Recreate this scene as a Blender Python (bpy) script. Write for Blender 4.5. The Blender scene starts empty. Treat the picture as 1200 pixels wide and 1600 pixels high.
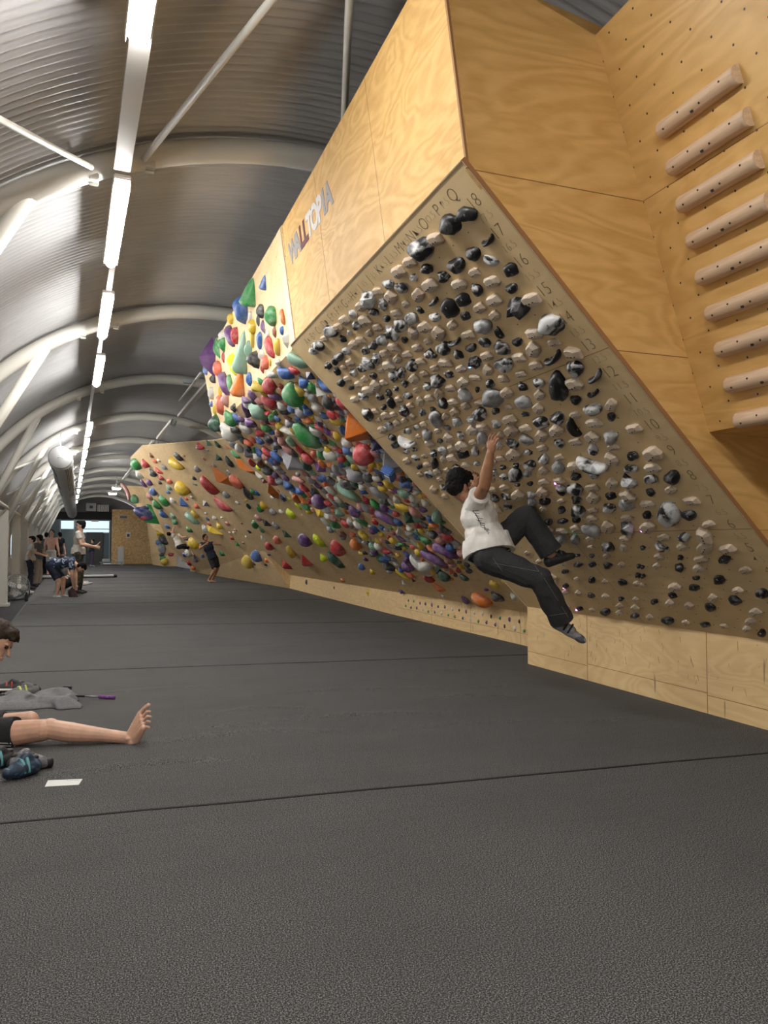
import bpy, bmesh, math, random
from mathutils import Vector, Matrix, noise
V = Vector
random.seed(7)
scene = bpy.context.scene
COL = scene.collection

# ---------------------------------------------------------------- camera
FPX, CAM_H = 1200.0, 1.1
YAW, PITCH = math.radians(22.3), math.atan(54 / 1200)
FW = V((math.sin(YAW) * math.cos(PITCH), math.cos(YAW) * math.cos(PITCH), math.sin(PITCH)))
RT = V((math.cos(YAW), -math.sin(YAW), 0))
UP = RT.cross(FW)
EYE = V((0, 0, CAM_H))
cam_data = bpy.data.cameras.new('camera')
cam = bpy.data.objects.new('camera', cam_data)
COL.objects.link(cam)
cam_data.sensor_fit = 'VERTICAL'
cam_data.sensor_height = 36.0
cam_data.lens = FPX / 1600 * 36.0
cam_data.clip_end = 300
cam.matrix_world = Matrix.Translation(EYE) @ Matrix((RT, UP, -FW)).transposed().to_4x4()
scene.camera = cam

# ---------------------------------------------------------------- world, exposure
scene.view_settings.view_transform = 'Standard'
scene.view_settings.look = 'None'
scene.view_settings.gamma = 1.0
scene.view_settings.use_curve_mapping = False
scene.view_settings.exposure = 0.66
LAMP_POWER = 76.0
WORLD_POWER = 1.0
world = bpy.data.worlds.new('world')
scene.world = world
world.use_nodes = True
bg = world.node_tree.nodes['Background']
bg.inputs[0].default_value = (0.95, 0.97, 1.0, 1)
bg.inputs[1].default_value = WORLD_POWER


def at(px, py, depth):
    """A point in the hall at a given distance along the view direction."""
    return EYE + (FW + RT * ((px - 600) / FPX) - UP * ((py - 800) / FPX)) * depth


def seen_at(p):
    d = p - EYE
    z = d.dot(FW)
    return 600 + FPX * d.dot(RT) / z, 800 - FPX * d.dot(UP) / z


# ---------------------------------------------------------------- materials
class NT:
    def __init__(s, name):
        m = bpy.data.materials.new(name)
        m.use_nodes = True
        s.m, s.t = m, m.node_tree
        s.b = s.t.nodes['Principled BSDF']

    def n(s, kind, **kw):
        nd = s.t.nodes.new('ShaderNode' + kind)
        for k, v in kw.items():
            if k.startswith('i_'):
                key = k[2:]
                nd.inputs[int(key) if key.isdigit() else key.replace('_', ' ')].default_value = v
            else:
                setattr(nd, k, v)
        return nd

    def l(s, a, b):
        s.t.links.new(a, b)

    def math(s, op, a, b=None, c=None):
        nd = s.t.nodes.new('ShaderNodeMath')
        nd.operation = op
        for i, x in enumerate((a, b, c)):
            if x is None:
                continue
            if isinstance(x, (int, float)):
                nd.inputs[i].default_value = x
            else:
                s.l(x, nd.inputs[i])
        return nd.outputs[0]

    def ramp(s, fac, stops):
        r = s.t.nodes.new('ShaderNodeValToRGB')
        e = r.color_ramp.elements
        while len(e) < len(stops):
            e.new(0.5)
        for q, (p, c) in zip(e, stops):
            q.position = p
            q.color = (*c, 1)
        s.l(fac, r.inputs[0])
        return r.outputs[0]

    def mix(s, fac, a, b):
        nd = s.t.nodes.new('ShaderNodeMix')
        nd.data_type = 'RGBA'
        for i, x in ((0, fac), (6, a), (7, b)):
            if isinstance(x, (int, float)):
                nd.inputs[i].default_value = x
            elif isinstance(x, tuple):
                nd.inputs[i].default_value = (*x, 1)
            else:
                s.l(x, nd.inputs[i])
        return nd.outputs[2]

    def bump(s, h, strength=0.3, dist=0.01):
        nd = s.t.nodes.new('ShaderNodeBump')
        nd.inputs['Strength'].default_value = strength
        nd.inputs['Distance'].default_value = dist
        s.l(h, nd.inputs['Height'])
        s.l(nd.outputs[0], s.b.inputs['Normal'])


def plain(name, c, rough=0.6, metal=0.0, spec=0.5):
    k = NT(name)
    k.b.inputs['Base Color'].default_value = (*c, 1)
    k.b.inputs['Roughness'].default_value = rough
    k.b.inputs['Metallic'].default_value = metal
    k.b.inputs['Specular IOR Level'].default_value = spec
    return k.m


def plywood(name, light, dark, rough=0.45, dots=0.0, grain=1.0, scuff=0.0, offs=0.0):
    """rotary-cut birch: contour-like grain; optional threaded bolt holes in a grid (uv in metres)"""
    k = NT(name)
    uv = k.n('TexCoord').outputs['UV']
    mp = k.n('Mapping')
    mp.inputs['Scale'].default_value = (0.8 * grain, 2.6 * grain, 1)
    mp.inputs['Location'].default_value = (offs, offs * .7, offs)
    k.l(uv, mp.inputs['Vector'])
    nz = k.n('TexNoise', i_Scale=1.3, i_Detail=3.0, i_Roughness=0.45, i_Distortion=0.6)
    k.l(mp.outputs[0], nz.inputs['Vector'])
    rings = k.math('SINE', k.math('MULTIPLY', nz.outputs[0], 75.0))
    rings = k.math('MULTIPLY_ADD', rings, 0.5, 0.5)
    fine = k.n('TexNoise', i_Scale=9.0, i_Detail=5.0, i_Roughness=0.6)
    k.l(mp.outputs[0], fine.inputs['Vector'])
    f = k.math('MULTIPLY_ADD', rings, 0.34, k.math('MULTIPLY', fine.outputs[0], 0.75))
    c = k.ramp(f, [(0.2, light), (0.85, dark)])
    if scuff:
        sm = k.n('Mapping')
        sm.inputs['Scale'].default_value = (26, 1.6, 1)
        sm.inputs['Rotation'].default_value = (0, 0, 0.25)
        k.l(uv, sm.inputs['Vector'])
        sn = k.n('TexNoise', i_Scale=1.0, i_Detail=2.0, i_Roughness=0.5)
        k.l(sm.outputs[0], sn.inputs['Vector'])
        sf = k.ramp(sn.outputs[0], [(0.70, (0, 0, 0)), (0.74, (1, 1, 1))])
        c = k.mix(k.math('MULTIPLY', sf, scuff), c, (0.09, 0.06, 0.04))
    if dots:
        sep = k.n('SeparateXYZ')
        k.l(uv, sep.inputs[0])
        row = k.math('FLOOR', k.math('DIVIDE', sep.outputs[1], dots * .5))
        sh = k.math('MULTIPLY', k.math('MODULO', k.math('ABSOLUTE', row), 2.0), dots * .5)
        fx = k.math('SUBTRACT', k.math('FRACT', k.math('DIVIDE', k.math('ADD', sep.outputs[0], sh), dots)), 0.5)
        fy = k.math('SUBTRACT', k.math('FRACT', k.math('DIVIDE', sep.outputs[1], dots * .5)), 0.5)
        fx = k.math('MULTIPLY', fx, dots)
        fy = k.math('MULTIPLY', fy, dots * .5)
        r2 = k.math('ADD', k.math('MULTIPLY', fx, fx), k.math('MULTIPLY', fy, fy))
        dot = k.math('LESS_THAN', r2, 0.0052 ** 2)
        c = k.mix(dot, c, (0.03, 0.025, 0.02))
    k.l(c, k.b.inputs['Base Color'])
    k.b.inputs['Roughness'].default_value = rough
    k.bump(fine.outputs[0], 0.08, 0.002)
    return k.m


def chalky(name, c, rough=0.5, chalk=0.35, scale=9.0):
    """moulded plastic with chalk rubbed in patches"""
    k = NT(name)
    oi = k.n('ObjectInfo')
    tc = k.n('TexCoord')
    add = k.n('VectorMath', operation='ADD')
    k.l(tc.outputs['Object'], add.inputs[0])
    mm = k.n('VectorMath', operation='SCALE', i_Scale=17.0)
    cmb = k.n('CombineXYZ')
    k.l(oi.outputs['Random'], cmb.inputs[0])
    k.l(oi.outputs['Random'], cmb.inputs[1])
    k.l(cmb.outputs[0], mm.inputs[0])
    k.l(mm.outputs[0], add.inputs[1])
    nz = k.n('TexNoise', i_Scale=1.3, i_Detail=5.0, i_Roughness=0.65)
    k.l(add.outputs[0], nz.inputs['Vector'])
    f = k.ramp(nz.outputs[0], [(0.42, (0, 0, 0)), (0.72, (1, 1, 1))])
    w = tuple(0.35 * v + 0.42 for v in c)
    col = k.mix(k.math('MULTIPLY', f, chalk), c, w)
    k.l(col, k.b.inputs['Base Color'])
    k.b.inputs['Roughness'].default_value = rough
    k.bump(nz.outputs[0], 0.15, 0.01)
    return k.m


def stone(name, lo, hi, a, b):
    k = NT(name)
    oi = k.n('ObjectInfo')
    tc = k.n('TexCoord')
    cmb = k.n('CombineXYZ')
    for i in range(3):
        k.l(k.math('MULTIPLY', oi.outputs['Random'], 31.0 + 7 * i), cmb.inputs[i])
    add = k.n('VectorMath', operation='ADD')
    k.l(tc.outputs['Object'], add.inputs[0])
    k.l(cmb.outputs[0], add.inputs[1])
    nz = k.n('TexNoise', i_Scale=0.6, i_Detail=4.0, i_Roughness=0.5, i_Distortion=0.9)
    k.l(add.outputs[0], nz.inputs['Vector'])
    f = k.ramp(nz.outputs[0], [(a, lo), (b, hi)])
    k.l(f, k.b.inputs['Base Color'])
    k.b.inputs['Roughness'].default_value = 0.42
    k.bump(nz.outputs[0], 0.2, 0.01)
    return k.m


M = {}
M['ply_board'] = plywood('board_plywood', (0.84, 0.64, 0.36), (0.76, 0.55, 0.28), 0.5, 0, 0.5)
M['ply_upper'] = plywood('varnished_birch', (0.76, 0.50, 0.19), (0.58, 0.33, 0.10), 0.6, 0, 1.0)
M['ply_side'] = plywood('varnished_birch_side', (0.78, 0.50, 0.19), (0.60, 0.34, 0.10), 0.38, 0, 0.8, 0, 3.3)
M['ply_campus'] = plywood('campus_birch', (0.78, 0.50, 0.19), (0.62, 0.36, 0.11), 0.4, 0.174, 0.8, 0, 7.1)
M['ply_kick'] = plywood('kick_birch', (0.84, 0.62, 0.33), (0.72, 0.49, 0.23), 0.45, 0, 0.9, 0.6, 1.7)
M['ply_spray'] = plywood('spray_birch', (0.84, 0.63, 0.35), (0.74, 0.51, 0.25), 0.5, 0.2, 0.6, 0, 5.0)
M['ply_edge'] = plain('plywood_edge', (0.33, 0.16, 0.06), 0.6)
M['ply_trim'] = plain('pale_trim', (0.72, 0.58, 0.38), 0.5)
M['ink'] = plain('engraving', (0.17, 0.12, 0.07), 0.8)
M['hole'] = plain('bolt_hole', (0.02, 0.018, 0.015), 0.6)
M['bolt'] = plain('bolt_steel', (0.35, 0.35, 0.36), 0.35, 0.8)
M['black'] = plain('black_rubber', (0.012, 0.012, 0.013), 0.6)
M['white_paint'] = plain('white_paint', (0.74, 0.72, 0.68), 0.45)
M['cream_paint'] = plain('cream_paint', (0.66, 0.64, 0.58), 0.5)
M['hold_hole_wood'] = plain('screw_hole', (0.05, 0.04, 0.03), 0.8)


def m_hold_wood():
    k = NT('pale_hold_wood')
    oi = k.n('ObjectInfo')
    tc = k.n('TexCoord')
    mp = k.n('Mapping')
    mp.inputs['Scale'].default_value = (1.0, 7.0, 1.0)
    k.l(tc.outputs['Object'], mp.inputs['Vector'])
    nz = k.n('TexNoise', i_Scale=1.2, i_Detail=3.0)
    k.l(mp.outputs[0], nz.inputs['Vector'])
    a = k.ramp(nz.outputs[0], [(0.3, (0.74, 0.64, 0.51)), (0.7, (0.62, 0.51, 0.39))])
    b = k.ramp(oi.outputs['Random'], [(0.0, (0.80, 0.74, 0.70)), (1.0, (1.0, 1.0, 1.0))])
    mx = k.n('Mix', data_type='RGBA', blend_type='MULTIPLY')
    mx.inputs[0].default_value = 1.0
    k.l(a, mx.inputs[6])
    k.l(b, mx.inputs[7])
    k.l(mx.outputs[2], k.b.inputs['Base Color'])
    k.b.inputs['Roughness'].default_value = 0.6
    return k.m


M['hold_wood'] = m_hold_wood()
M['stone_k'] = stone('black_stone_plastic', (0.006, 0.006, 0.007), (0.22, 0.22, 0.23), 0.52, 0.74)
M['stone_m'] = stone('black_white_marbled_plastic', (0.012, 0.012, 0.013), (0.62, 0.62, 0.62), 0.45, 0.56)
M['stone_g'] = stone('grey_marbled_plastic', (0.10, 0.10, 0.105), (0.48, 0.48, 0.48), 0.30, 0.55)
M['stone_c'] = M['stone_k']
CC = {'r': (0.50, 0.025, 0.03), 'o': (0.72, 0.19, 0.02), 's': (0.75, 0.16, 0.08), 'y': (0.72, 0.50, 0.02),
      'l': (0.62, 0.72, 0.02), 'g': (0.03, 0.26, 0.06), 'e': (0.02, 0.085, 0.05), 'm': (0.22, 0.40, 0.29),
      'b': (0.04, 0.13, 0.42), 'd': (0.02, 0.025, 0.13), 'p': (0.14, 0.05, 0.20), 'w': (0.66, 0.65, 0.60),
      'k': (0.03, 0.032, 0.035), 'a': (0.33, 0.33, 0.36), 'n': (0.58, 0.26, 0.24), 'c': (0.30, 0.11, 0.05)}
CN = {'r': 'red', 'o': 'orange', 's': 'coral', 'y': 'yellow', 'l': 'lime yellow', 'g': 'green', 'e': 'dark green',
      'm': 'mint green', 'b': 'blue', 'd': 'navy blue', 'p': 'purple', 'w': 'off-white', 'k': 'black', 'a': 'grey',
      'n': 'pink', 'c': 'brown'}
for c_, v_ in CC.items():
    M['c_' + c_] = chalky(CN[c_].replace(' ', '_') + '_plastic', v_, 0.45, 0.55 if c_ not in 'lw' else 0.15)
    M['v_' + c_] = chalky(CN[c_].replace(' ', '_') + '_volume_paint', v_, 0.4, 0.25)


def m_carpet(name='carpet'):
    k = NT(name)
    g = k.n('NewGeometry').outputs['Position']
    nz = k.n('TexNoise', i_Scale=225.0, i_Detail=3.0, i_Roughness=0.85)
    k.l(g, nz.inputs['Vector'])
    big = k.n('TexNoise', i_Scale=1.6, i_Detail=3.0)
    k.l(g, big.inputs['Vector'])
    c = k.ramp(nz.outputs[0], [(0.40, (0.012, 0.012, 0.013)), (0.50, (0.042, 0.0415, 0.042)), (0.60, (0.27, 0.267, 0.262))])
    c2 = k.mix(k.math('MULTIPLY', k.ramp(big.outputs[0], [(0.35, (0, 0, 0)), (0.7, (1, 1, 1))]), 0.25), c, (0.05, 0.0495, 0.051))
    k.l(c2, k.b.inputs['Base Color'])
    k.b.inputs['Roughness'].default_value = 0.95
    k.b.inputs['Specular IOR Level'].default_value = 0.15
    mp = k.n('Mapping')
    mp.inputs['Rotation'].default_value = (0, 0, 0.1)
    mp.inputs['Scale'].default_value = (0.7, 4.5, 1)
    k.l(g, mp.inputs['Vector'])
    wv = k.n('TexNoise', i_Scale=1.0, i_Detail=3.0, i_Roughness=0.55)
    k.l(mp.outputs[0], wv.inputs['Vector'])
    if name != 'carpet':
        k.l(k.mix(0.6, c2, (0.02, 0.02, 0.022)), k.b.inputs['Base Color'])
    h = k.math('ADD', k.math('MULTIPLY', wv.outputs[0], 0.022), 0.0)
    k.bump(h, 0.6, 1.0)
    return k.m


def m_roof():
    k = NT('corrugated_sheet')
    g = k.n('NewGeometry').outputs['Position']
    nz = k.n('TexNoise', i_Scale=0.8, i_Detail=4.0)
    k.l(g, nz.inputs['Vector'])
    mp = k.n('Mapping')
    mp.inputs['Scale'].default_value = (2.2, 40, 2.2)
    k.l(g, mp.inputs['Vector'])
    n2 = k.n('TexNoise', i_Scale=1.0, i_Detail=2.0)
    k.l(mp.outputs[0], n2.inputs['Vector'])
    f = k.math('ADD', k.math('MULTIPLY', nz.outputs[0], .6), k.math('MULTIPLY', n2.outputs[0], .4))
    c = k.ramp(f, [(0.3, (0.38, 0.38, 0.385)), (0.7, (0.52, 0.515, 0.51))])
    k.l(c, k.b.inputs['Base Color'])
    k.b.inputs['Metallic'].default_value = 0.2
    k.b.inputs['Roughness'].default_value = 0.46
    return k.m


def m_osb():
    k = NT('strand_board')
    uv = k.n('TexCoord').outputs['UV']
    vo = k.n('TexVoronoi', i_Scale=16.0)
    k.l(uv, vo.inputs['Vector'])
    c = k.ramp(vo.outputs['Color'], [(0.1, (0.50, 0.30, 0.12)), (0.9, (0.78, 0.55, 0.27))])
    k.l(c, k.b.inputs['Base Color'])
    k.b.inputs['Roughness'].default_value = 0.6
    return k.m


def m_rung():
    k = NT('ash_rung')
    tc = k.n('TexCoord')
    mp = k.n('Mapping')
    mp.inputs['Scale'].default_value = (3.0, 45.0, 45.0)
    k.l(tc.outputs['Object'], mp.inputs['Vector'])
    nz = k.n('TexNoise', i_Scale=1.0, i_Detail=3.0, i_Distortion=0.8)
    k.l(mp.outputs[0], nz.inputs['Vector'])
    c = k.ramp(nz.outputs[0], [(0.35, (0.74, 0.55, 0.38)), (0.65, (0.60, 0.41, 0.26))])
    k.l(c, k.b.inputs['Base Color'])
    k.b.inputs['Roughness'].default_value = 0.55
    return k.m


def glow(name, c, s):
    k = NT(name)
    k.b.inputs['Base Color'].default_value = (*c, 1)
    k.b.inputs['Emission Color'].default_value = (*c, 1)
    k.b.inputs['Emission Strength'].default_value = s
    return k.m


def cloth(name, c, scale=60, rough=0.85, amt=0.15, second=None, thr=0.6, pscale=10):
    k = NT(name)
    tc = k.n('TexCoord').outputs['Object']
    nz = k.n('TexNoise', i_Scale=float(scale), i_Detail=3.0)
    k.l(tc, nz.inputs['Vector'])
    fo = k.n('TexNoise', i_Scale=7.0, i_Detail=3.0, i_Distortion=1.0)
    k.l(tc, fo.inputs['Vector'])
    a = tuple(v * (1 - amt) for v in c)
    b = tuple(min(1, v * (1 + amt)) for v in c)
    col = k.ramp(nz.outputs[0], [(0.3, a), (0.7, b)])
    if second:
        pn = k.n('TexNoise', i_Scale=float(pscale), i_Detail=1.0, i_Distortion=1.5)
        k.l(tc, pn.inputs['Vector'])
        col = k.mix(k.math('GREATER_THAN', pn.outputs[0], thr), col, second)
    k.l(col, k.b.inputs['Base Color'])
    k.b.inputs['Roughness'].default_value = rough
    k.bump(fo.outputs[0], 0.5, 0.02)
    return k.m


def skin(name, c):
    k = NT(name)
    tc = k.n('TexCoord').outputs['Object']
    nz = k.n('TexNoise', i_Scale=14.0, i_Detail=4.0)
    k.l(tc, nz.inputs['Vector'])
    col = k.ramp(nz.outputs[0], [(0.3, tuple(v * .86 for v in c)), (0.7, tuple(min(1, v * 1.1) for v in c))])
    k.l(col, k.b.inputs['Base Color'])
    k.b.inputs['Roughness'].default_value = 0.5
    k.b.inputs['Subsurface Weight'].default_value = 0.06
    k.b.inputs['Subsurface Radius'].default_value = (0.01, 0.004, 0.002)
    return k.m


M['carpet'] = m_carpet()
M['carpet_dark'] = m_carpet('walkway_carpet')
M['roof'] = m_roof()
M['osb'] = m_osb()
M['rung'] = m_rung()
M['lamp'] = glow('lamp_tube', (1.0, 0.975, 0.94), LAMP_POWER)
M['led_blue'] = glow('blue_led', (0.1, 0.3, 1.0), 6)
M['led_purple'] = glow('purple_led', (0.8, 0.3, 1.0), 6)
M['led_green'] = glow('green_led', (0.1, 1.0, 0.7), 6)
M['seam'] = plain('dark_seam', (0.008, 0.008, 0.008), 0.9)  # dark colour of the carpet joints
M['wall_grey'] = plain('grey_board', (0.30, 0.30, 0.30), 0.7)
M['dark'] = plain('dark_beam', (0.012, 0.012, 0.014), 0.7)
M['duct'] = plain('duct_fabric', (0.50, 0.50, 0.50), 0.75)
M['glass'] = plain('tinted_glass', (0.14, 0.20, 0.23), 0.15)
M['bright'] = glow('pane_and_wall_glow', (0.72, 0.90, 1.0), 0.6)  # lit far glazing, and a made-up glow for the left wall strips
M['door'] = plain('grey_door_paint', (0.06, 0.065, 0.07), 0.5)
M['frame'] = plain('frame_aluminium', (0.30, 0.33, 0.35), 0.4, 0.5)


# ---------------------------------------------------------------- mesh helpers
def newobj(name, bm, mat, parent=None, smooth=False, mats=None):
    me = bpy.data.meshes.new(name)
    bm.normal_update()
    bm.to_mesh(me)
    bm.free()
    o = bpy.data.objects.new(name, me)
    COL.objects.link(o)
    for m in (mats or [mat]):
        me.materials.append(m)
    if smooth:
        for p in me.polygons:
            p.use_smooth = True
    if parent:
        setparent(o, parent)
    return o


def setparent(o, p):
    o.parent = p
    o.matrix_parent_inverse = p.matrix_basis.inverted()


def thing(name, loc, label, cat, group=None):
    o = bpy.data.objects.new(name, None)
    o.empty_display_size = 0.1
    o.location = loc
    COL.objects.link(o)
    tag(o, label, cat, group)
    return o


def tag(o, label, cat, group=None):
    o['label'] = label
    o['category'] = cat
    if group:
        o['group'] = group
    return o


def structure(o):
    o['kind'] = 'structure'
    return o


def frame(x, z):
    x = x.normalized()
    z = (z - x * z.dot(x)).normalized()
    return Matrix((x, z.cross(x), z)).transposed()


def add_box(bm, c, sx, sy, sz, rot=None, bev=0.0):
    mt = Matrix.Translation(c) @ (rot.to_4x4() if rot else Matrix()) @ Matrix.Diagonal((sx, sy, sz, 1))
    r = bmesh.ops.create_cube(bm, size=1, matrix=mt)
    if bev:
        es = list({e for v in r['verts'] for e in v.link_edges})
        bmesh.ops.bevel(bm, geom=es, offset=bev, segments=2, affect='EDGES', clamp_overlap=True)


def add_cone(bm, a, b, ra, rb, seg=16, caps=True):
    d = b - a
    L = d.length
    if L < 1e-6:
        return
    q = V((0, 0, 1)).rotation_difference(d).to_matrix().to_4x4()
    bmesh.ops.create_cone(bm, cap_ends=caps, segments=seg, radius1=ra, radius2=rb, depth=L,
                          matrix=Matrix.Translation((a + b) / 2) @ q)


SPH = {}
def add_ball(bm, c, r, rot=None, seg=16):
    if isinstance(r, (int, float)):
        r = (r, r, r)
    rg = max(8, seg * 2 // 3)
    if (seg, rg) not in SPH:
        pts = [V((0, 0, 1))]
        for i in range(1, rg):
            t = math.pi * i / rg
            pts += [V((math.sin(t) * math.cos(2 * math.pi * k / seg), math.sin(t) * math.sin(2 * math.pi * k / seg), math.cos(t))) for k in range(seg)]
        pts.append(V((0, 0, -1)))
        fs = [(0, 1 + k, 1 + (k + 1) % seg) for k in range(seg)]
        for i in range(rg - 2):
            o = 1 + i * seg
            fs += [(o + k, o + seg + k, o + seg + (k + 1) % seg, o + (k + 1) % seg) for k in range(seg)]
        o = 1 + (rg - 2) * seg
        fs += [(o + k, len(pts) - 1, o + (k + 1) % seg) for k in range(seg)]
        SPH[(seg, rg)] = (pts, fs)
    pts, fs = SPH[(seg, rg)]
    mt = Matrix.Translation(c) @ (rot.to_4x4() if rot else Matrix()) @ Matrix.Diagonal((*r, 1))
    vs = [bm.verts.new(mt @ p) for p in pts]
    for f in fs:
        bm.faces.new([vs[i] for i in f])


def tube(bm, pts, r, seg=12):
    """swept tube through points"""
    rings = []
    prev = None
    for i, p in enumerate(pts):
        t = (pts[min(i + 1, len(pts) - 1)] - pts[max(i - 1, 0)]).normalized()
        n = prev if prev else (V((0, 1, 0)) if abs(t.y) < 0.8 else V((1, 0, 0)))
        n = (n - t * n.dot(t)).normalized()
        prev = n
        b = t.cross(n)
        rr = r[i] if isinstance(r, (list, tuple)) else r
        rings.append([bm.verts.new(p + (n * math.cos(2 * math.pi * k / seg) + b * math.sin(2 * math.pi * k / seg)) * rr) for k in range(seg)])
    for a, b in zip(rings, rings[1:]):
        for k in range(seg):
            bm.faces.new((a[k], a[(k + 1) % seg], b[(k + 1) % seg], b[k]))
    bm.faces.new(rings[0][::-1])
    bm.faces.new(rings[-1])


def slab(name, pts, away, th, mat, parent=None, O=None, e1=None, e2=None, back=None):
    """panel: front polygon `pts`, thickness th pushed in direction `away`; uv in metres along e1,e2"""
    bm = bmesh.new()
    uvl = bm.loops.layers.uv.new('UVMap')
    f = [bm.verts.new(p) for p in pts]
    b = [bm.verts.new(p + away * th) for p in pts]
    faces = []
    try:
        faces.append(bm.faces.new(f))
        faces.append(bm.faces.new(b[::-1]))
    except ValueError:
        pass
    n = len(pts)
    for i in range(n):
        faces.append(bm.faces.new((f[i], b[i], b[(i + 1) % n], f[(i + 1) % n])))
    O = O or pts[0]
    e1 = (e1 or (pts[1] - pts[0])).normalized()
    e2 = (e2 or (pts[-1] - pts[0]))
    e2 = (e2 - e1 * e2.dot(e1)).normalized()
    for fc in faces:
        for lp in fc.loops:
            q = lp.vert.co - O
            lp[uvl].uv = (q.dot(e1), q.dot(e2))
    bmesh.ops.triangulate(bm, faces=[fc for fc in bm.faces if len(fc.verts) > 4])
    bmesh.ops.recalc_face_normals(bm, faces=bm.faces)
    return newobj(name, bm, mat, parent)


def strip(bm, a, b, n, w=0.004, h=0.002):
    """thin joint line between a and b lying on a surface of normal n"""
    d = (b - a)
    add_box(bm, (a + b) / 2, d.length, w, h, frame(d, n))


def text_mesh(s, size, origin, x, n, font_off=0.0, extr=0.0008):
    cu = bpy.data.curves.new('txt', 'FONT')
    cu.body = s
    cu.size = size
    cu.offset = font_off
    cu.extrude = extr
    cu.align_x = 'CENTER'
    cu.align_y = 'CENTER'
    ob = bpy.data.objects.new('txt', cu)
    COL.objects.link(ob)
    bpy.context.view_layer.update()
    me = bpy.data.meshes.new_from_object(ob.evaluated_get(bpy.context.evaluated_depsgraph_get()))
    bpy.data.objects.remove(ob)
    me.transform(Matrix.Translation(origin) @ frame(x, n).to_4x4())
    return me


def joined(name, meshes, mat, parent):
    bm = bmesh.new()
    for me in meshes:
        bm.from_mesh(me)
        bpy.data.meshes.remove(me)
    return newobj(name, bm, mat, parent)

# ================================================================ the setting
END = 52.0
def seamline(bm, a, b, z=0.001):
    prev = None
    n = 24
    for i in range(n + 1):
        p = a.lerp(b, i / n)
        p = V((p.x, p.y + 0.012 * noise.noise(V((p.x * 2.5, a.y, 0))), z))
        if prev:
            strip(bm, prev, p, V((0, 0, 1)), 0.016, 0.004)
        prev = p


bm = bmesh.new()
add_box(bm, V((2.62, 21.5, -0.1)), 6.76, 61, 0.2)
mat_floor = structure(newobj('floor', bm, M['carpet']))
bm = bmesh.new()
for a, b in (((-.757, 3.506), (4.3, 2.97)), ((-.757, 7.52), (4.6, 6.70)), ((-.757, 11.79), (4.9, 10.3)), ((-.757, 16.1), (5.2, 15.3)),
             ((-.757, 20.4), (5.3, 19.5)), ((-.757, 24.6), (5.2, 23.7)), ((-.757, 28.9), (5.1, 28.0)), ((-.757, 33.1), (5.0, 32.2)),
             ((-.757, 37.4), (5.0, 36.6)), ((-.757, 42), (5.0, 41.2)), ((-.757, 46.5), (5.0, 46))):
    seamline(bm, V((*a, 0)), V((*b, 0)))
newobj('carpet_seams', bm, M['seam'], mat_floor)
# low wrinkles where the carpet has ridden up
bm = bmesh.new()
random.seed(3)
for cx, cy, L, h in ((2.2, 5.55, 2.6, .010), (3.1, 6.2, 1.4, .012), (0.9, 4.55, 1.6, .009), (1.7, 4.75, 2.2, .009), (0.2, 4.1, 1.5, .008),
                     (2.9, 5.0, 1.3, .010), (1.2, 8.9, 2.6, .010), (3.2, 9.4, 2.0, .010), (0.6, 6.2, 1.8, .007), (2.6, 4.2, 2.0, .007),
                     (1.5, 12.8, 3.5, .012), (2.6, 13.9, 3.0, .014), (1.6, 17.5, 4.0, .018), (1.9, 18.5, 4.0, .016),
                     (1.6, 21.7, 4.5, .020), (1.9, 26.5, 4.5, .02), (1.2, 5.2, .9, .008)):
    ang = -0.14 + random.uniform(-.08, .08)
    ex, ey = V((math.cos(ang), math.sin(ang), 0)), V((-math.sin(ang), math.cos(ang), 0))
    rows = []
    nx, wd = 26, 0.16 + 4 * h
    for i in range(nx + 1):
        t = i / nx * 2 - 1
        env = max(0, 1 - t * t) ** 1.2
        c = V((cx, cy, 0)) + ex * (t * L / 2) + ey * (0.06 * math.sin(t * 4 + cx))
        rows.append([bm.verts.new(c + ey * (q * wd / 2) + V((0, 0, -0.001 + h * env * (0.5 + 0.5 * math.cos(q * math.pi))))) for q in (-1, -.66, -.33, 0, .33, .66, 1)])
    for a, b in zip(rows, rows[1:]):
        for k in range(6):
            bm.faces.new((a[k], b[k], b[k + 1], a[k + 1]))
bmesh.ops.recalc_face_normals(bm, faces=bm.faces)
newobj('carpet_wrinkles', bm, M['carpet'], mat_floor, smooth=True)
bm = bmesh.new()
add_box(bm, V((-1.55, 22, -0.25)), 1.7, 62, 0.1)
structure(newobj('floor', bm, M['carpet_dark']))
bm = bmesh.new()
add_box(bm, V((-.745, 22, -.0985)), .03, 60, .203)
structure(newobj('trim_2', bm, M['dark']))

# vault
U0, Z0, RA = 1.75, 0.47, 3.7
def vault(u_ang, s, r):
    return V((U0 + r * math.sin(u_ang), s, Z0 + r * math.cos(u_ang)))


bm = bmesh.new()
NA = 84
angs = [math.radians(-100 + 200 * i / NA) for i in range(NA + 1)]
ss, s = [], -9.0
while s < 27:
    ss.append((s, 0.011 * math.sin(2 * math.pi * s / 0.08)))
    s += 0.08 / 6
while s < END + .2:
    ss.append((s, 0.0022 * math.sin(2 * math.pi * s / 0.32)))
    s += 0.08
rows = [[bm.verts.new(vault(a, s, RA + 0.12 + dz)) for a in angs] for s, dz in ss]
for a, b in zip(rows, rows[1:]):
    for k in range(NA):
        bm.faces.new((a[k], a[k + 1], b[k + 1], b[k]))
roof = structure(newobj('ceiling', bm, M['roof'], smooth=True))

ORD = ['first', 'second', 'third', 'fourth', 'fifth', 'sixth', 'seventh', 'eighth', 'ninth', 'tenth', 'eleventh', 'twelfth',
       'thirteenth', 'fourteenth', 'fifteenth', 'sixteenth', 'seventeenth', 'eighteenth', 'nineteenth', 'twentieth']


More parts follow.
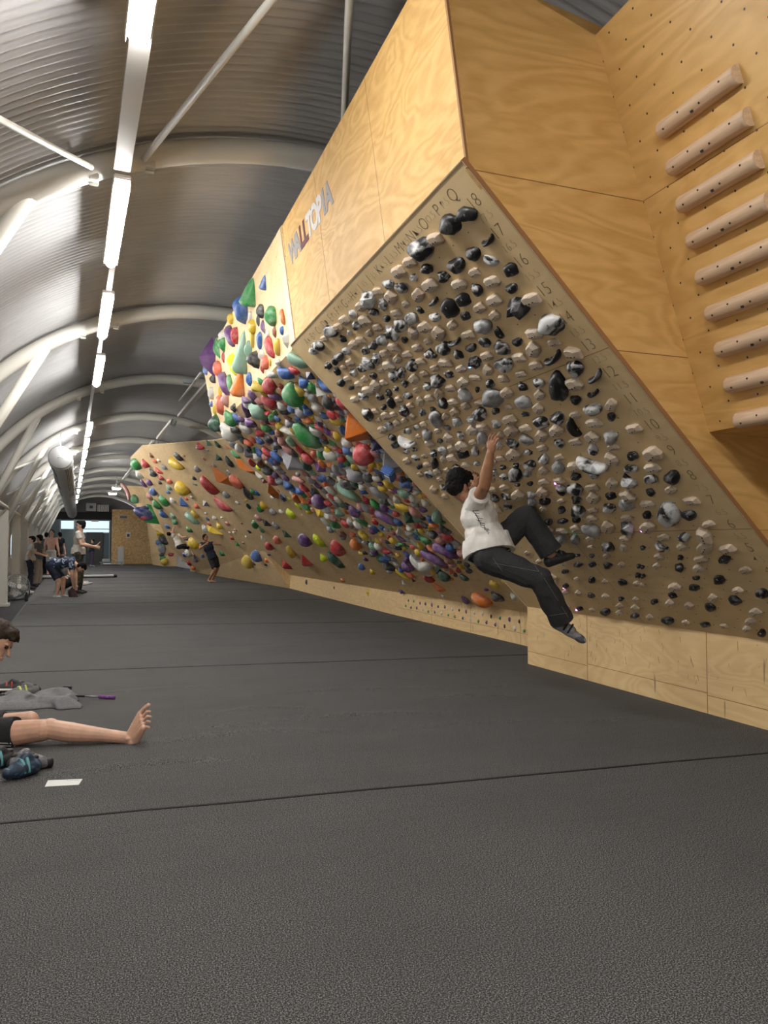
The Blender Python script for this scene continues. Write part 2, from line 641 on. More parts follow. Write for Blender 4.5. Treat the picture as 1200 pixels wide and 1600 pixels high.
def ordn(i):
    if i < 20:
        return ORD[i]
    t = ['twenty', 'thirty', 'forty', 'fifty', 'sixty', 'seventy', 'eighty', 'ninety'][(i + 1) // 10 - 2]
    r = (i + 1) % 10
    return t + '-' + ORD[r - 1] if r else t + ' th'


for i in range(12):
    s = 1.38 + 4.35 * i
    t = thing('roof_arch', V((U0, s, 0)),
              'white tubular roof arch just behind the camera overhead' if i == 0 else
              'white tubular steel roof arch, %s counted away from the camera' % ORD[i - 1], 'roof arch', 'white tubular arches under the roof')
    bm = bmesh.new()
    tube(bm, [vault(math.radians(-92 + 184 * k / 48), s, RA) for k in range(49)], 0.088, 16)
    newobj('arch_tube', bm, M['cream_paint'], t, True)
    bm = bmesh.new()
    a = V((-.27 if i < 3 else -.5, s, 0))
    a.z = Z0 + math.sqrt(RA ** 2 - (U0 - a.x) ** 2)
    add_cone(bm, V((-1.3, s, 1.65)), a, 0.062, 0.062, 16)
    newobj('strut', bm, M['cream_paint'], t, True)
    bm = bmesh.new()
    add_box(bm, V((-1.33, s, 0.85)), 0.2, 0.3, 2.1, bev=0.01)
    add_box(bm, V((-1.33, s, -0.17)), 0.3, 0.4, 0.06, bev=0.005)
    newobj('column', bm, M['cream_paint'], t)
    bm = bmesh.new()
    for u in (0.12, 0.5):
        z = Z0 + math.sqrt(RA ** 2 - (U0 - u) ** 2)
        add_box(bm, V((u, s, z - 0.07)), 0.07, 0.12, 0.07, bev=0.008)
        add_cone(bm, V((u - .03, s, z - 0.12)), V((u + .03, s, z - 0.12)), 0.012, 0.012, 8)
    newobj('bracket', bm, M['cream_paint'], t)

# wind bracing rods and horizontal rails at the left side
def rod(name, a, b, r, label, cat, group=None, mat='cream_paint'):
    bm = bmesh.new()
    add_cone(bm, a, b, r, r, 12)
    return tag(newobj(name, bm, M[mat], smooth=True), label, cat, group)


rod('brace_rod', V((0.10, 5.62, 3.74)), V((-1.0, 2.9, 2.86)), 0.02, 'thin white brace rod running from the nearest arch to the upper left corner', 'brace rod')
rod('brace_rod', V((0.45, 5.62, 3.87)), V((1.28, 2.75, 4.10)), 0.024, 'white brace rod running from the nearest arch to the top edge of the photo', 'brace rod')
rod('brace_rod', V((1.86, 5.35, 4.09)), V((1.18, 3.25, 4.12)), 0.024, 'white pole meeting the top edge of the plywood beside the first arch', 'brace rod')
for k in range(5):
    s0 = 14.43 + 4.35 * k
    rod('side_rail', V((-1.25, s0, 1.95)), V((-1.25, s0 + 4.35, 1.95)), 0.035,
        'white horizontal rail joining the left columns, %s from the camera' % ORD[k], 'rail', 'rails between the left columns')
    rod('side_rail', V((-1.27, s0, 2.25)), V((-0.75, s0 + 4.35, 3.0)), 0.022,
        'thin diagonal white tie above the left columns, %s from the camera' % ORD[k], 'rail', 'diagonal ties above the left columns')

# light channel with lamps
t = thing('light_channel', V((0.33, 20, 3.8)), 'long white metal channel carrying the row of ceiling lamps', 'cable channel')
bm = bmesh.new()
add_box(bm, V((0.30, 3.5, 3.745)), 0.11, 4.1, 0.05)
add_box(bm, V((0.335, 9.0, 3.735)), 0.05, 6.6, 0.05)
add_box(bm, V((0.33, 24.5, 3.735)), 0.05, 24.0, 0.05)
newobj('channel_body', bm, M['white_paint'], t)
bm = bmesh.new()
for i in range(9):
    s = 1.38 + 4.35 * i
    for du in (-.03, .03):
        add_cone(bm, V((.32 + du, s + .12, 3.71)), V((.32 + du, s + .12, 3.80)), 0.006, 0.006, 8)
newobj('hanger', bm, M['bolt'], t)


def lamp(s0, L, k, label):
    u = 0.25 + min(s0, 12) * 0.010
    t = thing('ceiling_lamp', V((u, s0 + L / 2, 3.66)), label, 'lamp', 'tube lamps along the roof')
    bm = bmesh.new()
    add_box(bm, V((u, s0 + L / 2, 3.70)), 0.12, L + .06, 0.035, bev=0.008)
    for q in (-1, 1):
        add_box(bm, V((u + q * .056, s0 + L / 2, 3.678)), 0.006, L + .04, 0.05, bev=0.001)
    newobj('lamp_housing', bm, M['white_paint'], t)
    bm = bmesh.new()
    n = 14
    r = [0.02, 0.042] + [0.047] * 10 + [0.042, 0.02]
    yy = [s0, s0 + .02] + [s0 + .05 + (L - .1) * q / 9 for q in range(10)] + [s0 + L - .02, s0 + L]
    tube(bm, [V((u, y, 3.655)) for y in yy], r, 14)
    newobj('lamp_tube', bm, M['lamp'], t, True)
    return t


LS = [(2.75, 1.22), (5.62, 1.65), (8.25, 1.62), (11.0, 1.85), (17.0, 1.7), (19.6, 1.5), (22.0, 1.5), (24.6, 1.5), (27.4, 1.5), (30.4, 1.5), (33.6, 1.5), (37.4, 1.6), (41.6, 1.6), (46.5, 1.6)]  # the last few are added past the visible row to brighten the hall's end
for i, (s0, L) in enumerate(LS):
    lamp(s0, L, i, 'glowing white tube lamp cut by the top edge of the photo' if i == 0 else
         'glowing white tube lamp, %s in the row counted from the camera' % ORD[i])
for s0 in (-8.6, -6.0, -3.4, -0.6):
    lamp(s0, 1.62, 0, 'glowing tube lamp behind the camera, %s' % ('just overhead' if s0 > -1 else ORD[int((-s0 - .9) / 2.5)] + ' farther back'))

# cable tray along the right side of the roof
t = thing('cable_tray', V((2.05, 16, 3.85)), 'white cable tray running under the roof behind the colourful wall', 'cable tray')
bm = bmesh.new()
for y0, y1 in ((12.0, 16.6), (17.2, 20.2), (20.8, 33)):
    add_box(bm, V((2.13 - (y0 - 12) * .012, (y0 + y1) / 2, 3.86)), 0.10, y1 - y0, 0.06)
newobj('tray', bm, M['white_paint'], t)
bm = bmesh.new()
add_box(bm, V((1.9, 13.6, 3.86)), 0.03, 2.6, 0.03)
newobj('rail', bm, M['white_paint'], t)
bm = bmesh.new()
for s in (17.0, 16.9, 20.5):
    tube(bm, [V((2.02, s, 3.84)), V((1.98, s - .05, 3.72)), V((2.06, s - .08, 3.68)), V((2.1, s, 3.8))], 0.012, 8)
newobj('clamp', bm, M['frame'], t)
bm = bmesh.new()
add_box(bm, V((1.78, 12.9, 3.83)), 0.14, 0.12, 0.06, bev=.01)
tag(newobj('motion_sensor', bm, M['frame']), 'small grey sensor box fixed under the roof beside the cable tray', 'sensor')

# left wall
bm = bmesh.new()
add_box(bm, V((-1.93, 24, 0.75)), 0.06, 58, 1.95)
structure(newobj('wall_left', bm, M['white_paint']))
for k in range(9):
    s = 12.2 + 4.35 * k
    bm = bmesh.new()
    add_box(bm, V((-1.86, s, 1.35)), 0.04, 0.9, 1.25)
    w = structure(newobj('bright_strip_%d' % (k + 1), bm, M['white_paint']))
    bm = bmesh.new()
    add_box(bm, V((-1.835, s, 1.35)), 0.02, 0.74, 1.08)
    newobj('pane', bm, M['bright'], w)  # glow added in place of lamplight on the white wall between columns
for k in range(5):
    s = 15.2 + 4.35 * k
    bm = bmesh.new()
    add_box(bm, V((-1.42, s, 0.75)), 0.03, 1.5, 1.9)
    tag(newobj('wall_panel', bm, M['cream_paint']), 'cream panel standing between the left columns, %s from the camera' % ORD[k], 'panel', 'cream panels between the left columns')

# end of the hall
bm = bmesh.new()
vs = [bm.verts.new(vault(math.radians(a), END, RA + .1)) for a in range(-95, 96, 5)]
bm.faces.new(vs)
structure(newobj('wall_back', bm, M['wall_grey']))
bm = bmesh.new()
vs = [bm.verts.new(vault(math.radians(a), -9.0, RA + .1)) for a in range(-95, 96, 5)]
bm.faces.new(vs)
structure(newobj('wall_front', bm, M['white_paint']))
bm = bmesh.new()
add_box(bm, V((0.6, END - .3, 3.02)), 3.9, 0.5, 0.46)
structure(newobj('trim_1', bm, M['dark']))
t = thing('glass_partition', V((0.6, END - .5, 0)), 'glazed partition with blue-grey glass at the far end of the hall', 'glass partition')
bm = bmesh.new()
add_box(bm, V((0.6, END - .35, 1.42)), 3.9, 0.04, 2.8)
newobj('glass', bm, M['glass'], t)
bm = bmesh.new()
add_box(bm, V((1.58, END - .38, 2.35)), 1.55, 0.03, 0.72)
add_box(bm, V((-.1, END - .38, 2.45)), 0.75, 0.03, 0.5)
newobj('lit_pane', bm, M['bright'], t)
bm = bmesh.new()
for x in (-1.25, -.5, .3, .78, 2.38):
    add_box(bm, V((x, END - .42, 1.42)), 0.07, 0.06, 2.8)
for z in (1.95, 2.78, 2.2):
    add_box(bm, V((1.55, END - .42, z)), 1.6, 0.05, 0.05)
newobj('glazing_frame', bm, M['frame'], t)
bm = bmesh.new()
add_box(bm, V((1.5, END - .5, 1.0)), 1.0, 0.05, 2.0)
d1 = structure(newobj('door_1', bm, M['door']))
bm = bmesh.new()
add_box(bm, V((1.12, END - .55, 1.0)), 0.03, 0.05, 0.25)
newobj('door_handle', bm, M['frame'], d1)
bm = bmesh.new()
add_box(bm, V((1.5, END - .45, 2.72)), 0.42, 0.04, 0.12)
tag(newobj('exit_sign', bm, M['white_paint']), 'small white sign above the grey door at the far end', 'sign')
t = thing('air_handler', V((1.4, END - .8, 3.45)), 'pale grey ventilation box with ribbed front above the dark beam', 'ventilation unit')
bm = bmesh.new()
add_box(bm, V((1.25, END - .8, 3.55)), 0.6, 0.5, 0.5, bev=.02)
newobj('casing', bm, M['duct'], t)
bm = bmesh.new()
for k in range(7):
    add_box(bm, V((1.65 + .1 * k, END - .8, 3.5)), 0.06, 0.5, 0.42)
newobj('ribs', bm, M['white_paint'], t)
bm = bmesh.new()
add_box(bm, V((1.25, END - 1.06, 3.55)), 0.2, 0.01, 0.16)
newobj('badge', bm, M['door'], t)
# strand board partition
P0, P1 = V((2.47, END - 1.2, 0)), V((5.7, END - 1.2, 0))
o = slab('strand_board_partition', [P0, P1, P1 + V((0, 0, 3.42)), P0 + V((0, 0, 3.42))], V((0, 1, 0)), 0.05, M['osb'])
tag(o, 'tall partition of yellow strand board beside the glass at the far end', 'partition')
bm = bmesh.new()
add_box(bm, V((3.15, END - 1.24, 2.95)), 0.45, 0.02, 0.17)
nt = tag(newobj('notice', bm, M['frame']), 'small dark-lettered notice high on the strand board', 'notice')
bm = bmesh.new()
for k in range(5):
    add_box(bm, V((3.0 + .075 * k, END - 1.255, 2.95)), 0.05, 0.008, 0.09)
newobj('lettering', bm, M['door'], nt)
bm = bmesh.new()
add_box(bm, V((3.45, END - 1.24, 1.82)), 0.28, 0.02, 0.36)
nt = tag(newobj('poster', bm, M['white_paint']), 'small white poster with a dark square on the strand board', 'poster')
bm = bmesh.new()
add_box(bm, V((3.45, END - 1.255, 1.80)), 0.16, 0.008, 0.18)
newobj('picture', bm, M['door'], nt)
# low bench with boxes in front of the partition
t = thing('low_bench', V((2.2, 47, 0)), 'low grey bench at the far end beside the strand board', 'bench')
bm = bmesh.new()
add_box(bm, V((2.3, 47, .2)), 1.3, 0.4, 0.05, bev=.01)
newobj('seat', bm, M['frame'], t)
for dx in (-.55, .55):
    bm = bmesh.new()
    add_box(bm, V((2.3 + dx, 47, .09)), 0.05, 0.35, 0.18)
    newobj('leg', bm, M['frame'], t)
bm = bmesh.new()
add_box(bm, V((2.0, 47, .31)), .42, .36, .16, bev=.03)
tag(newobj('bag', bm, M['duct']), 'small grey bag lying on the low bench at the far end', 'bag')
bm = bmesh.new()
add_box(bm, V((2.95, 49.5, .55)), .35, .4, 1.1, bev=.02)
tag(newobj('bin', bm, M['duct']), 'pale grey bin beside the edge of the strand board', 'bin')

# fabric duct
t = thing('fabric_duct', V((-.2, 18, 3.05)), 'long grey perforated fabric duct hanging along the roof by the lamps', 'air duct')
bm = bmesh.new()
pts = [V((-.2 + .012 * (y - 18), y, 3.05 - .004 * (y - 18) + .03 * math.sin(y * 1.3))) for y in [18.2 + 1.0 * k for k in range(29)]]
tube(bm, pts, [.25 + .008 * math.sin(k * 1.7) for k in range(29)], 24)
newobj('duct_sleeve', bm, M['duct'], t, True)
bm = bmesh.new()
for k in range(60):
    y = 18.35 + k * .16
    for a in (35, 45, 55, 65, 125, 135):
        ca = math.radians(a)
        c = V((-.2 + .012 * (y - 18) + .253 * math.cos(-ca), y, 3.05 - .004 * (y - 18) + .03 * math.sin(y * 1.3) + .253 * math.sin(-ca)))
        add_box(bm, c, .012, .045, .012)
newobj('perforations', bm, M['hole'], t)
bm = bmesh.new()
add_cone(bm, V((-.2, 18.17, 3.05)), V((-.2, 18.2, 3.05)), .235, .255, 24)
tube(bm, [V((-.26, 18.15, 3.03)), V((-.2, 18.12, 3.06)), V((-.14, 18.15, 3.03))], .008, 6)
newobj('end_cap', bm, M['duct'], t, True)
bm = bmesh.new()
tube(bm, [V((-.2, 18.25, 3.3)), V((-.22, 18.25, 3.45)), V((-.2, 18.3, 3.6))], .008, 6)
for y in (22.4, 26.8, 31.2):
    add_cone(bm, V((-.15, y, 3.28)), V((-.15, y, 3.58)), .006, .006, 6)
newobj('hanging_wire', bm, M['bolt'], t)

# standing fan
t = thing('floor_fan', V((-1.22, 21.2, -.2)), 'round silver floor fan standing by the left columns', 'fan')
fr = frame(V((.35, 1, 0)), V((1, -.35, 0)).normalized())
fc = V((-1.13, 20.6, .14))
ax = V((.55, -.83, .05)).normalized()
bm = bmesh.new()
qx = ax.cross(V((0, 0, 1))).normalized(); qz = qx.cross(ax)
for off in (-.07, .07):
    for r in (.07, .13, .19, .25, .29):
        tube(bm, [fc + ax * off * (1 if r < .28 else .7) + (qx * math.cos(a) + qz * math.sin(a)) * r for a in [2 * math.pi * k / 24 for k in range(25)]], .004 if r < .28 else .009, 6)
    for k in range(20):
        a = 2 * math.pi * k / 20
        add_cone(bm, fc + ax * off, fc + ax * off * .7 + (qx * math.cos(a) + qz * math.sin(a)) * .29, .003, .003, 5)
newobj('grille', bm, M['frame'], t)
bm = bmesh.new()
for k in range(4):
    a = math.pi / 2 * k + .3
    w = (qx * math.cos(a) + qz * math.sin(a))
    add_ball(bm, fc + w * .14, (.13, .075, .008), frame(w, (ax + w.cross(ax) * .5).normalized()), 12)
newobj('blade', bm, M['white_paint'], t, True)
bm = bmesh.new()
add_cone(bm, fc - ax * .08, fc + ax * .08, .06, .06, 16)
newobj('hub', bm, M['white_paint'], t)
bm = bmesh.new()
tube(bm, [fc + qx * .31, fc + qx * .31 - qz * .2, V((fc.x + qx.x * .25, fc.y + qx.y * .25, -.18)), V((fc.x - qx.x * .25, fc.y - qx.y * .25, -.18)), fc - qx * .31 - qz * .2, fc - qx * .31], .014, 8)
newobj('stand', bm, M['dark'], t)

# ================================================================ climbing walls
Dv = V((.04, .999, 0)).normalized()
Nv = V((-Dv.y, Dv.x, 0))
A1 = -Dv
KT = V((4.008, 6.213, .534))
UB = (Nv + V((0, 0, 1))).normalized()
NB = A1.cross(UB)
if NB.dot(EYE - KT) < 0:
    NB = -NB
BW, BH = 3.335, 3.23
TBoard = thing('training_board', V((KT.x, KT.y - BW / 2, 0)), 'steep square plywood training board with printed numbers and letters', 'climbing board')
bpt = lambda a, b, h=0: KT + A1 * a + UB * b + NB * h
slab('face_panel', [bpt(0, 0), bpt(BW, 0), bpt(BW, BH), bpt(0, BH)], -NB, .02, M['ply_board'], TBoard, KT, A1, UB)
bm = bmesh.new()
for b in (.93, 2.14):
    strip(bm, bpt(0, b), bpt(BW, b), NB, .003, .0016)
strip(bm, bpt(1.67, 0), bpt(1.67, .93), NB, .0025, .0012)
strip(bm, bpt(.8, .93), bpt(.8, 2.14), NB, .0025, .0012)
newobj('panel_joint', bm, M['ply_edge'], TBoard)
# edge strips
bm = bmesh.new()
add_box(bm, bpt(BW + .006, BH / 2, -.010), .012, BH + .01, .022, frame(A1, NB))
newobj('right_edge', bm, M['ply_edge'], TBoard)
bm = bmesh.new()
add_box(bm, bpt(BW + .006, BH / 2, .0015), .003, BH, .002, frame(A1, NB))
newobj('edge_ply_line', bm, M['ply_trim'], TBoard)
bm = bmesh.new()
add_box(bm, bpt(BW / 2, BH + .003, -.009), BW, .006, .026, frame(A1, NB))
newobj('top_edge', bm, M['ply_trim'], TBoard)
bm = bmesh.new()
add_box(bm, bpt(-.006, BH / 2, -.02), .012, BH, .05, frame(A1, NB))
newobj('left_edge', bm, M['ply_trim'], TBoard)
# unused bolt holes
bm = bmesh.new()
for i in range(17):
    for j in range(18):
        for h in (0, .5):
            a, b = .341 + .174 * (i + h), .0926 + .17465 * (j + h)
            if a < BW - .25 and b < BH - .2:
                r = bmesh.ops.create_circle(bm, cap_ends=True, segments=10, radius=.0042, matrix=Matrix.Translation(bpt(a, b, .0012)) @ frame(A1, NB).to_4x4())
newobj('bolt_holes', bm, M['hole'], TBoard)['kind'] = 'stuff'
nums, lets = [], []
for i in range(35):
    n = 1 + i / 2
    s = '%g' % n
    nums.append(text_mesh(s, .098 if n == int(n) else .066, bpt(3.222, .0926 + .17465 * (n - 1), .0008), A1, NB, -.0028, .0003))
for i in range(33):
    s = 'ABCDEFGHIJKLMNOPQ'[i // 2] + ('' if i % 2 == 0 else '.5')
    lets.append(text_mesh(s, .095 if i % 2 == 0 else .062, bpt(.341 + .174 * i / 2, 3.153, .0008), A1, NB, -.0028, .0003))
for me in nums:
    joined('row_number', [me], M['ink'], TBoard)
for me in lets:
    joined('column_letter', [me], M['ink'], TBoard)
# kick board below
KTOP = KT + NB * 0
k0, k1 = V((KT.x, KT.y, 0)), V((KT.x, KT.y, 0)) + A1 * 3.6
slab('kick_panel', [k0, k1, k1 + V((0, 0, .54)), k0 + V((0, 0, .54))], -Nv, .8, M['ply_kick'], TBoard, k0, A1, V((0, 0, 1)))
bm = bmesh.new()
for a in (.95, 2.29):
    strip(bm, k0 + A1 * a, k0 + A1 * a + V((0, 0, .54)), Nv, .005, .002)
for a0, a1, z in ((0, .95, .12), (.95, 2.29, .135), (2.29, 3.6, .12)):
    strip(bm, k0 + A1 * a0 + V((0, 0, z)), k0 + A1 * a1 + V((0, 0, z)), Nv, .004, .002)
newobj('kick_joint', bm, M['ply_edge'], TBoard)
# black shoe scuffs
bm = bmesh.new()
random.seed(11)
for k in range(60):
    a, z = random.choice([random.gauss(1.5, .35), random.gauss(2.0, .3), random.gauss(2.7, .4), random.gauss(.9, .3)]), random.uniform(.15, .5)
    if not (.1 < a < 3.4):
        continue
    L = random.uniform(.006, .06)
    dd = (V((0, 0, 1)) * random.uniform(.6, 1) + A1 * random.uniform(-.4, .4)).normalized()
    p = k0 + A1 * a + V((0, 0, z)) + Nv * .0003
    strip(bm, p - dd * L / 2, p + dd * L / 2, Nv, random.choice((.0012, .0018, .003)), .0008)
newobj('scuff_marks', bm, M['ply_edge'], TBoard)
# upright varnished panel above the board, with the wall lettering
UO = V((1.62, 2.97, 2.79))
UT = V((1.52, 2.974, 3.542))
E2 = (UT - UO).normalized()
NU = A1.cross(E2)
if NU.dot(EYE - UO) < 0:
    NU = -NU
upt = lambda a, b, h=0: UO + A1 * a + E2 * b + NU * h
top_b = 1.015
slab('upper_panel', [upt(-3.34, .035), upt(0, .0), upt(0, top_b), upt(-3.34, top_b)], -NU, .02, M['ply_upper'], TBoard, UO, A1, E2)
bm = bmesh.new()
for a in (-1.05, -2.2):
    strip(bm, upt(a, 0), upt(a, top_b), NU, .003, .0016)
newobj('upper_joint', bm, M['ply_edge'], TBoard)
bm = bmesh.new()
strip(bm, upt(.004, 0), upt(.004, top_b), NU, .016, .012)
newobj('upper_edge', bm, M['ply_edge'], TBoard)
letters = []
M['let_grey'] = plain('grey_vinyl', (0.30, 0.29, 0.29), 0.5)
M['let_red'] = plain('dark_red_vinyl', (0.10, 0.008, 0.012), 0.5)
M['let_white'] = plain('white_vinyl', (0.66, 0.64, 0.64), 0.5)
sg = tag(bpy.data.objects.new('wall_lettering', None), 'grey, dark red and white block lettering high on the varnished panel', 'lettering')
COL.objects.link(sg)
sg.location = upt(-2.43, .71)
xs = [-3.0, -2.875, -2.77, -2.66, -2.55, -2.43, -2.30, -2.16, -2.05, -1.93]
for ch, x, m in zip('WALLTOPIA', [-2.985, -2.83, -2.69, -2.575, -2.455, -2.31, -2.165, -2.055, -1.94], ['grey', 'grey', 'red', 'red', 'white', 'white', 'white', 'grey', 'grey']):
    me = text_mesh(ch, .235, upt(x, .712, .001), A1, NU, .0105, .002)
    letters.append((me, m))
for me, m in letters:
    bm = bmesh.new()
    bm.from_mesh(me)
    newobj('letter', bm, M['let_' + m], sg)

# side cheek right of the board
SD = A1                      # faces the camera
SO = UO.copy()
IN = -Nv
tp = lambda t, z: V((SO.x, SO.y, 0)) + IN * t + V((0, 0, z))
slab('side_panel', [tp(-.10, 3.56), tp(0, 2.79), tp(2.30, .50), tp(2.6, .5), tp(2.6, 3.35), tp(.69, 3.565), tp(.1, 3.73), tp(-.11, 3.80)], Dv, .02, M['ply_side'], TBoard, tp(0, 0), IN, V((0, 0, 1)))
bm = bmesh.new()
for z, t0, t1 in ((2.789, .02, .95), (2.037, .76, 1.21), (1.184, 1.62, 2.5)):
    strip(bm, tp(t0, z) + A1 * .001, tp(t1, z) + A1 * .001, A1, .0035, .002)
newobj('side_joint', bm, M['ply_edge'], TBoard)

# campus board
cT, cB = tp(.69, 3.565), tp(1.335, 1.672)
Ucp = (cT - cB).normalized()
NC = A1.cross(Ucp)
if NC.dot(EYE - cB) < 0:
    NC = -NC
CB = thing('campus_board', cB + A1 * 1.5, 'overhanging varnished plywood board fitted with round wooden rungs', 'campus board')
cpt = lambda a, b, h=0: cB + A1 * a + Ucp * b + NC * h
LC = (cT - cB).length
slab('face_panel', [cpt(0, 0), cpt(3.2, 0), cpt(3.2, LC), cpt(0, LC)], -NC, .02, M['ply_campus'], CB, cB, A1, Ucp)
slab('underside', [cpt(0, 0), cpt(3.2, 0), cpt(3.2, 0) + IN * .9 + V((0, 0, -.02)), cpt(0, 0) + IN * .9 + V((0, 0, -.02))], V((0, 0, 1)), .02, M['ply_side'], CB)
bm = bmesh.new()
strip(bm, cpt(0, 1.18), cpt(3.2, 1.16), NC, .003, .0016)
newobj('panel_joint', bm, M['ply_edge'], CB)
slab('rear_panel', [tp(2.35, 0) + A1 * .02, tp(2.35, 0) + A1 * 3.2, tp(2.35, 1.65) + A1 * 3.2, tp(2.35, 1.65) + A1 * .02], IN, .02, M['ply_side'], CB)
RC = 9
def rung_mesh():
    bm = bmesh.new()
    L, r = .475, .040
    n, seg = 22, 16
    rows = []
    for i in range(n + 1):
        t = i / n
        x = -L / 2 + (.034 * (i / 6) if i < 6 else .034 + (L - .034) * (i - 6) / (n - 6))
        if i < 6:            # rounded end
            q = 1 - (1 - i / 6) ** 2
            k = math.sqrt(max(q, 0.02))
        else:
            k = 1.0
        rows.append([bm.verts.new((x, r * k * math.cos(a), max(-.002, r * 1.0 * k * math.sin(a) + .012 * min(1, math.sin(a) * 5)))) for a in [math.pi * j / seg for j in range(seg + 1)]])
    for a, b in zip(rows, rows[1:]):
        for j in range(seg):
            bm.faces.new((a[j], a[j + 1], b[j + 1], b[j]))
        bm.faces.new((a[seg], a[0], b[0], b[seg]))
    bm.faces.new(rows[0])
    bm.faces.new(rows[-1][::-1])
    bmesh.ops.recalc_face_normals(bm, faces=bm.faces)
    me = bpy.data.meshes.new('campus_rung')
    bm.to_mesh(me)
    bm.free()
    me.materials.append(M['rung'])
    for p in me.polygons:
        p.use_smooth = len(p.vertices) == 4
    return me
rme = rung_mesh()
bm = bmesh.new()
bmesh.ops.create_cone(bm, cap_ends=True, segments=12, radius1=.0045, radius2=.0045, depth=.004)
screw = bpy.data.meshes.new('screw'); bm.to_mesh(screw); bm.free(); screw.materials.append(M['hole'])
R3 = frame(A1, NC)
for i in range(9):
    b = .03 + .1722 * i
    o = bpy.data.objects.new('campus_rung', rme)
    COL.objects.link(o)
    o.matrix_world = Matrix.Translation(cpt(.19 + .237 + .004 * i, b)) @ R3.to_4x4()
    tag(o, ('lowest' if i == 0 else 'highest' if i == 8 else ORD[i] + ' from the bottom') + ' of the round wooden campus rungs on the varnished board', 'rung', 'wooden campus rungs')
    for x, y, z in ((-.17, -.01, .0505), (-.07, .012, .050), (.05, -.012, .0505), (.17, .01, .0505), (0, -.02, .0465)):
        c = bpy.data.objects.new('screw', screw)
        COL.objects.link(c)
        c.parent = o
        c.location = (x, y, z)
        if x == 0:
            c.scale = (1.9, 1.9, 1)

# colourful spray wall beyond the board
def vv(*a):
    return V(a)
K_, A_, T_, T2_, L_, TP_ = vv(5.4, 19.7, .355), vv(4.703, 19.731, 1.0), vv(1.768, 21.352, 3.8), vv(2.244, 13.011, 2.891), vv(3.9, 33, 1.1), vv(1.675, 24.4, 3.8)
BE = vv(4.87, 11.3, .37)
KB0 = vv(4.66, 6.2, .37)
rdg = lambda s: vv(1.62 + (s - 2.97) * .04, s, 2.8)
R0, R1, TU0, TU1 = rdg(6.2), rdg(11.3), vv(1.61, 6.2, 3.8), vv(1.80, 11.5, 3.8)
SURF = {}
def surf(k, O, e1, e2):
    e1 = e1.normalized()
    e2 = (e2 - e1 * e2.dot(e1)).normalized()
    n = e1.cross(e2)
    if n.dot(EYE - O) < 0:
        n = -n
    SURF[k] = (O, e1, e2, n)
    return SURF[k]
surf('spray_low', KB0, BE - KB0, R1 - BE)
surf('spray_up', R0, R1 - R0, TU0 - R0)
surf('spray_kick', vv(4.66, 6.2, 0), BE - KB0, V((0, 0, 1)))
surf('prow', BE, K_ - BE, T_ - K_)
surf('prow_kick', vv(4.87, 11.3, 0), K_ - BE, V((0, 0, 1)))
surf('far_a', T_, L_ - A_, A_ - T_)
surf('far_b', T_, L_ - T_, TP_ - T_)
F0, F1 = vv(5.4, 19.7, 0), vv(5.0, 33, 0)
surf('low_a', F0, F1 - F0, A_ - F0)
surf('low_b', F1, F0 - F1, L_ - F1)
E0, E1, E2_, E3 = vv(2.03, 35.6, 3.8), vv(4.5, 34.9, 3.7), vv(5, 34.9, 1), vv(3.43, 35.1, 1.9)
surf('end_face', E3, E2_ - E3, E1 - E2_)
G0 = [vv(4.9, 44, 0), vv(6.2, 44, 0), vv(6.2, 44, 3), vv(4.2, 44, 3)]
surf('back', G0[0], vv(1, 0, 0), vv(0, 0, 1))
def face(name, key, pts, parent, th=.02, mat='ply_spray'):
    O, e1, e2, n = SURF[key]
    return slab(name, pts, -n, th, M[mat], parent, O, e1, e2)
SW = thing('spray_wall', vv(4.8, 8.8, 0), 'overhanging plywood wall packed with colourful holds beside the numbered board', 'climbing wall')
face('lower_panel', 'spray_low', [KB0, BE, R1, R0], SW)
face('upper_panel', 'spray_up', [R0, R1, TU1, TU0], SW)
face('kick_panel', 'spray_kick', [vv(4.66, 6.2, 0), vv(4.87, 11.3, 0), BE, KB0], SW, mat='ply_kick')
bm = bmesh.new()
O, e1, e2, n = SURF['spray_up']
add_box(bm, O + e1 * .09 + e2 * .5 + n * .004, .15, 1.0, .01, frame(e1, n))
newobj('upright_trim', bm, M['ply_trim'], SW)
bm = bmesh.new()
O, e1, e2, n = SURF['spray_kick']
for a in (1.25, 2.5, 3.75):
    strip(bm, O + e1 * a, O + e1 * a + e2 * .37, n, .004, .002)
strip(bm, O + e2 * .13, O + e1 * 5.1 + e2 * .13, n, .004, .002)
newobj('kick_joint', bm, M['ply_edge'], SW)
slab('end_cheek', [R1, BE, BE + vv(.4, .05, 0), R1 + vv(3.2, .05, 0)], Dv, .02, M['ply_spray'], SW)
PW = thing('prow_wall', vv(5.1, 15.5, 0), 'tilted plywood wall with big orange and red holds behind the spray wall', 'climbing wall')
face('main_panel', 'prow', [BE, K_, A_, T_, T2_, vv(2.15, 11.3, 2.7)], PW)
face('kick_panel', 'prow_kick', [vv(4.87, 11.3, 0), vv(5.4, 19.7, 0), K_, BE], PW, mat='ply_kick')
FWL = thing('far_overhang', vv(5.1, 26, 0), 'steep plywood overhang with small holds beyond the tilted wall', 'climbing wall')
face('overhang_panel', 'far_a', [T_, A_, L_], FWL)
face('overhang_panel', 'far_b', [T_, L_, TP_], FWL)
face('lower_panel', 'low_a', [F0, A_, F1], FWL)
face('lower_panel', 'low_b', [F1, A_, L_], FWL)
slab('low_joining_panel', [F0, K_, A_], V((1, 0, 0)), .02, M['ply_spray'], FWL)
EW = thing('end_wall_panel', vv(4.2, 35.2, 0), 'farthest plywood climbing panel leaning out before the strand board', 'climbing wall')
face('leaning_panel', 'end_face', [E0, E1, E2_, E3], EW)
BWL = thing('back_wall_panel', vv(5.2, 44, 0), 'upright plywood climbing panel at floor level near the strand board', 'climbing wall')
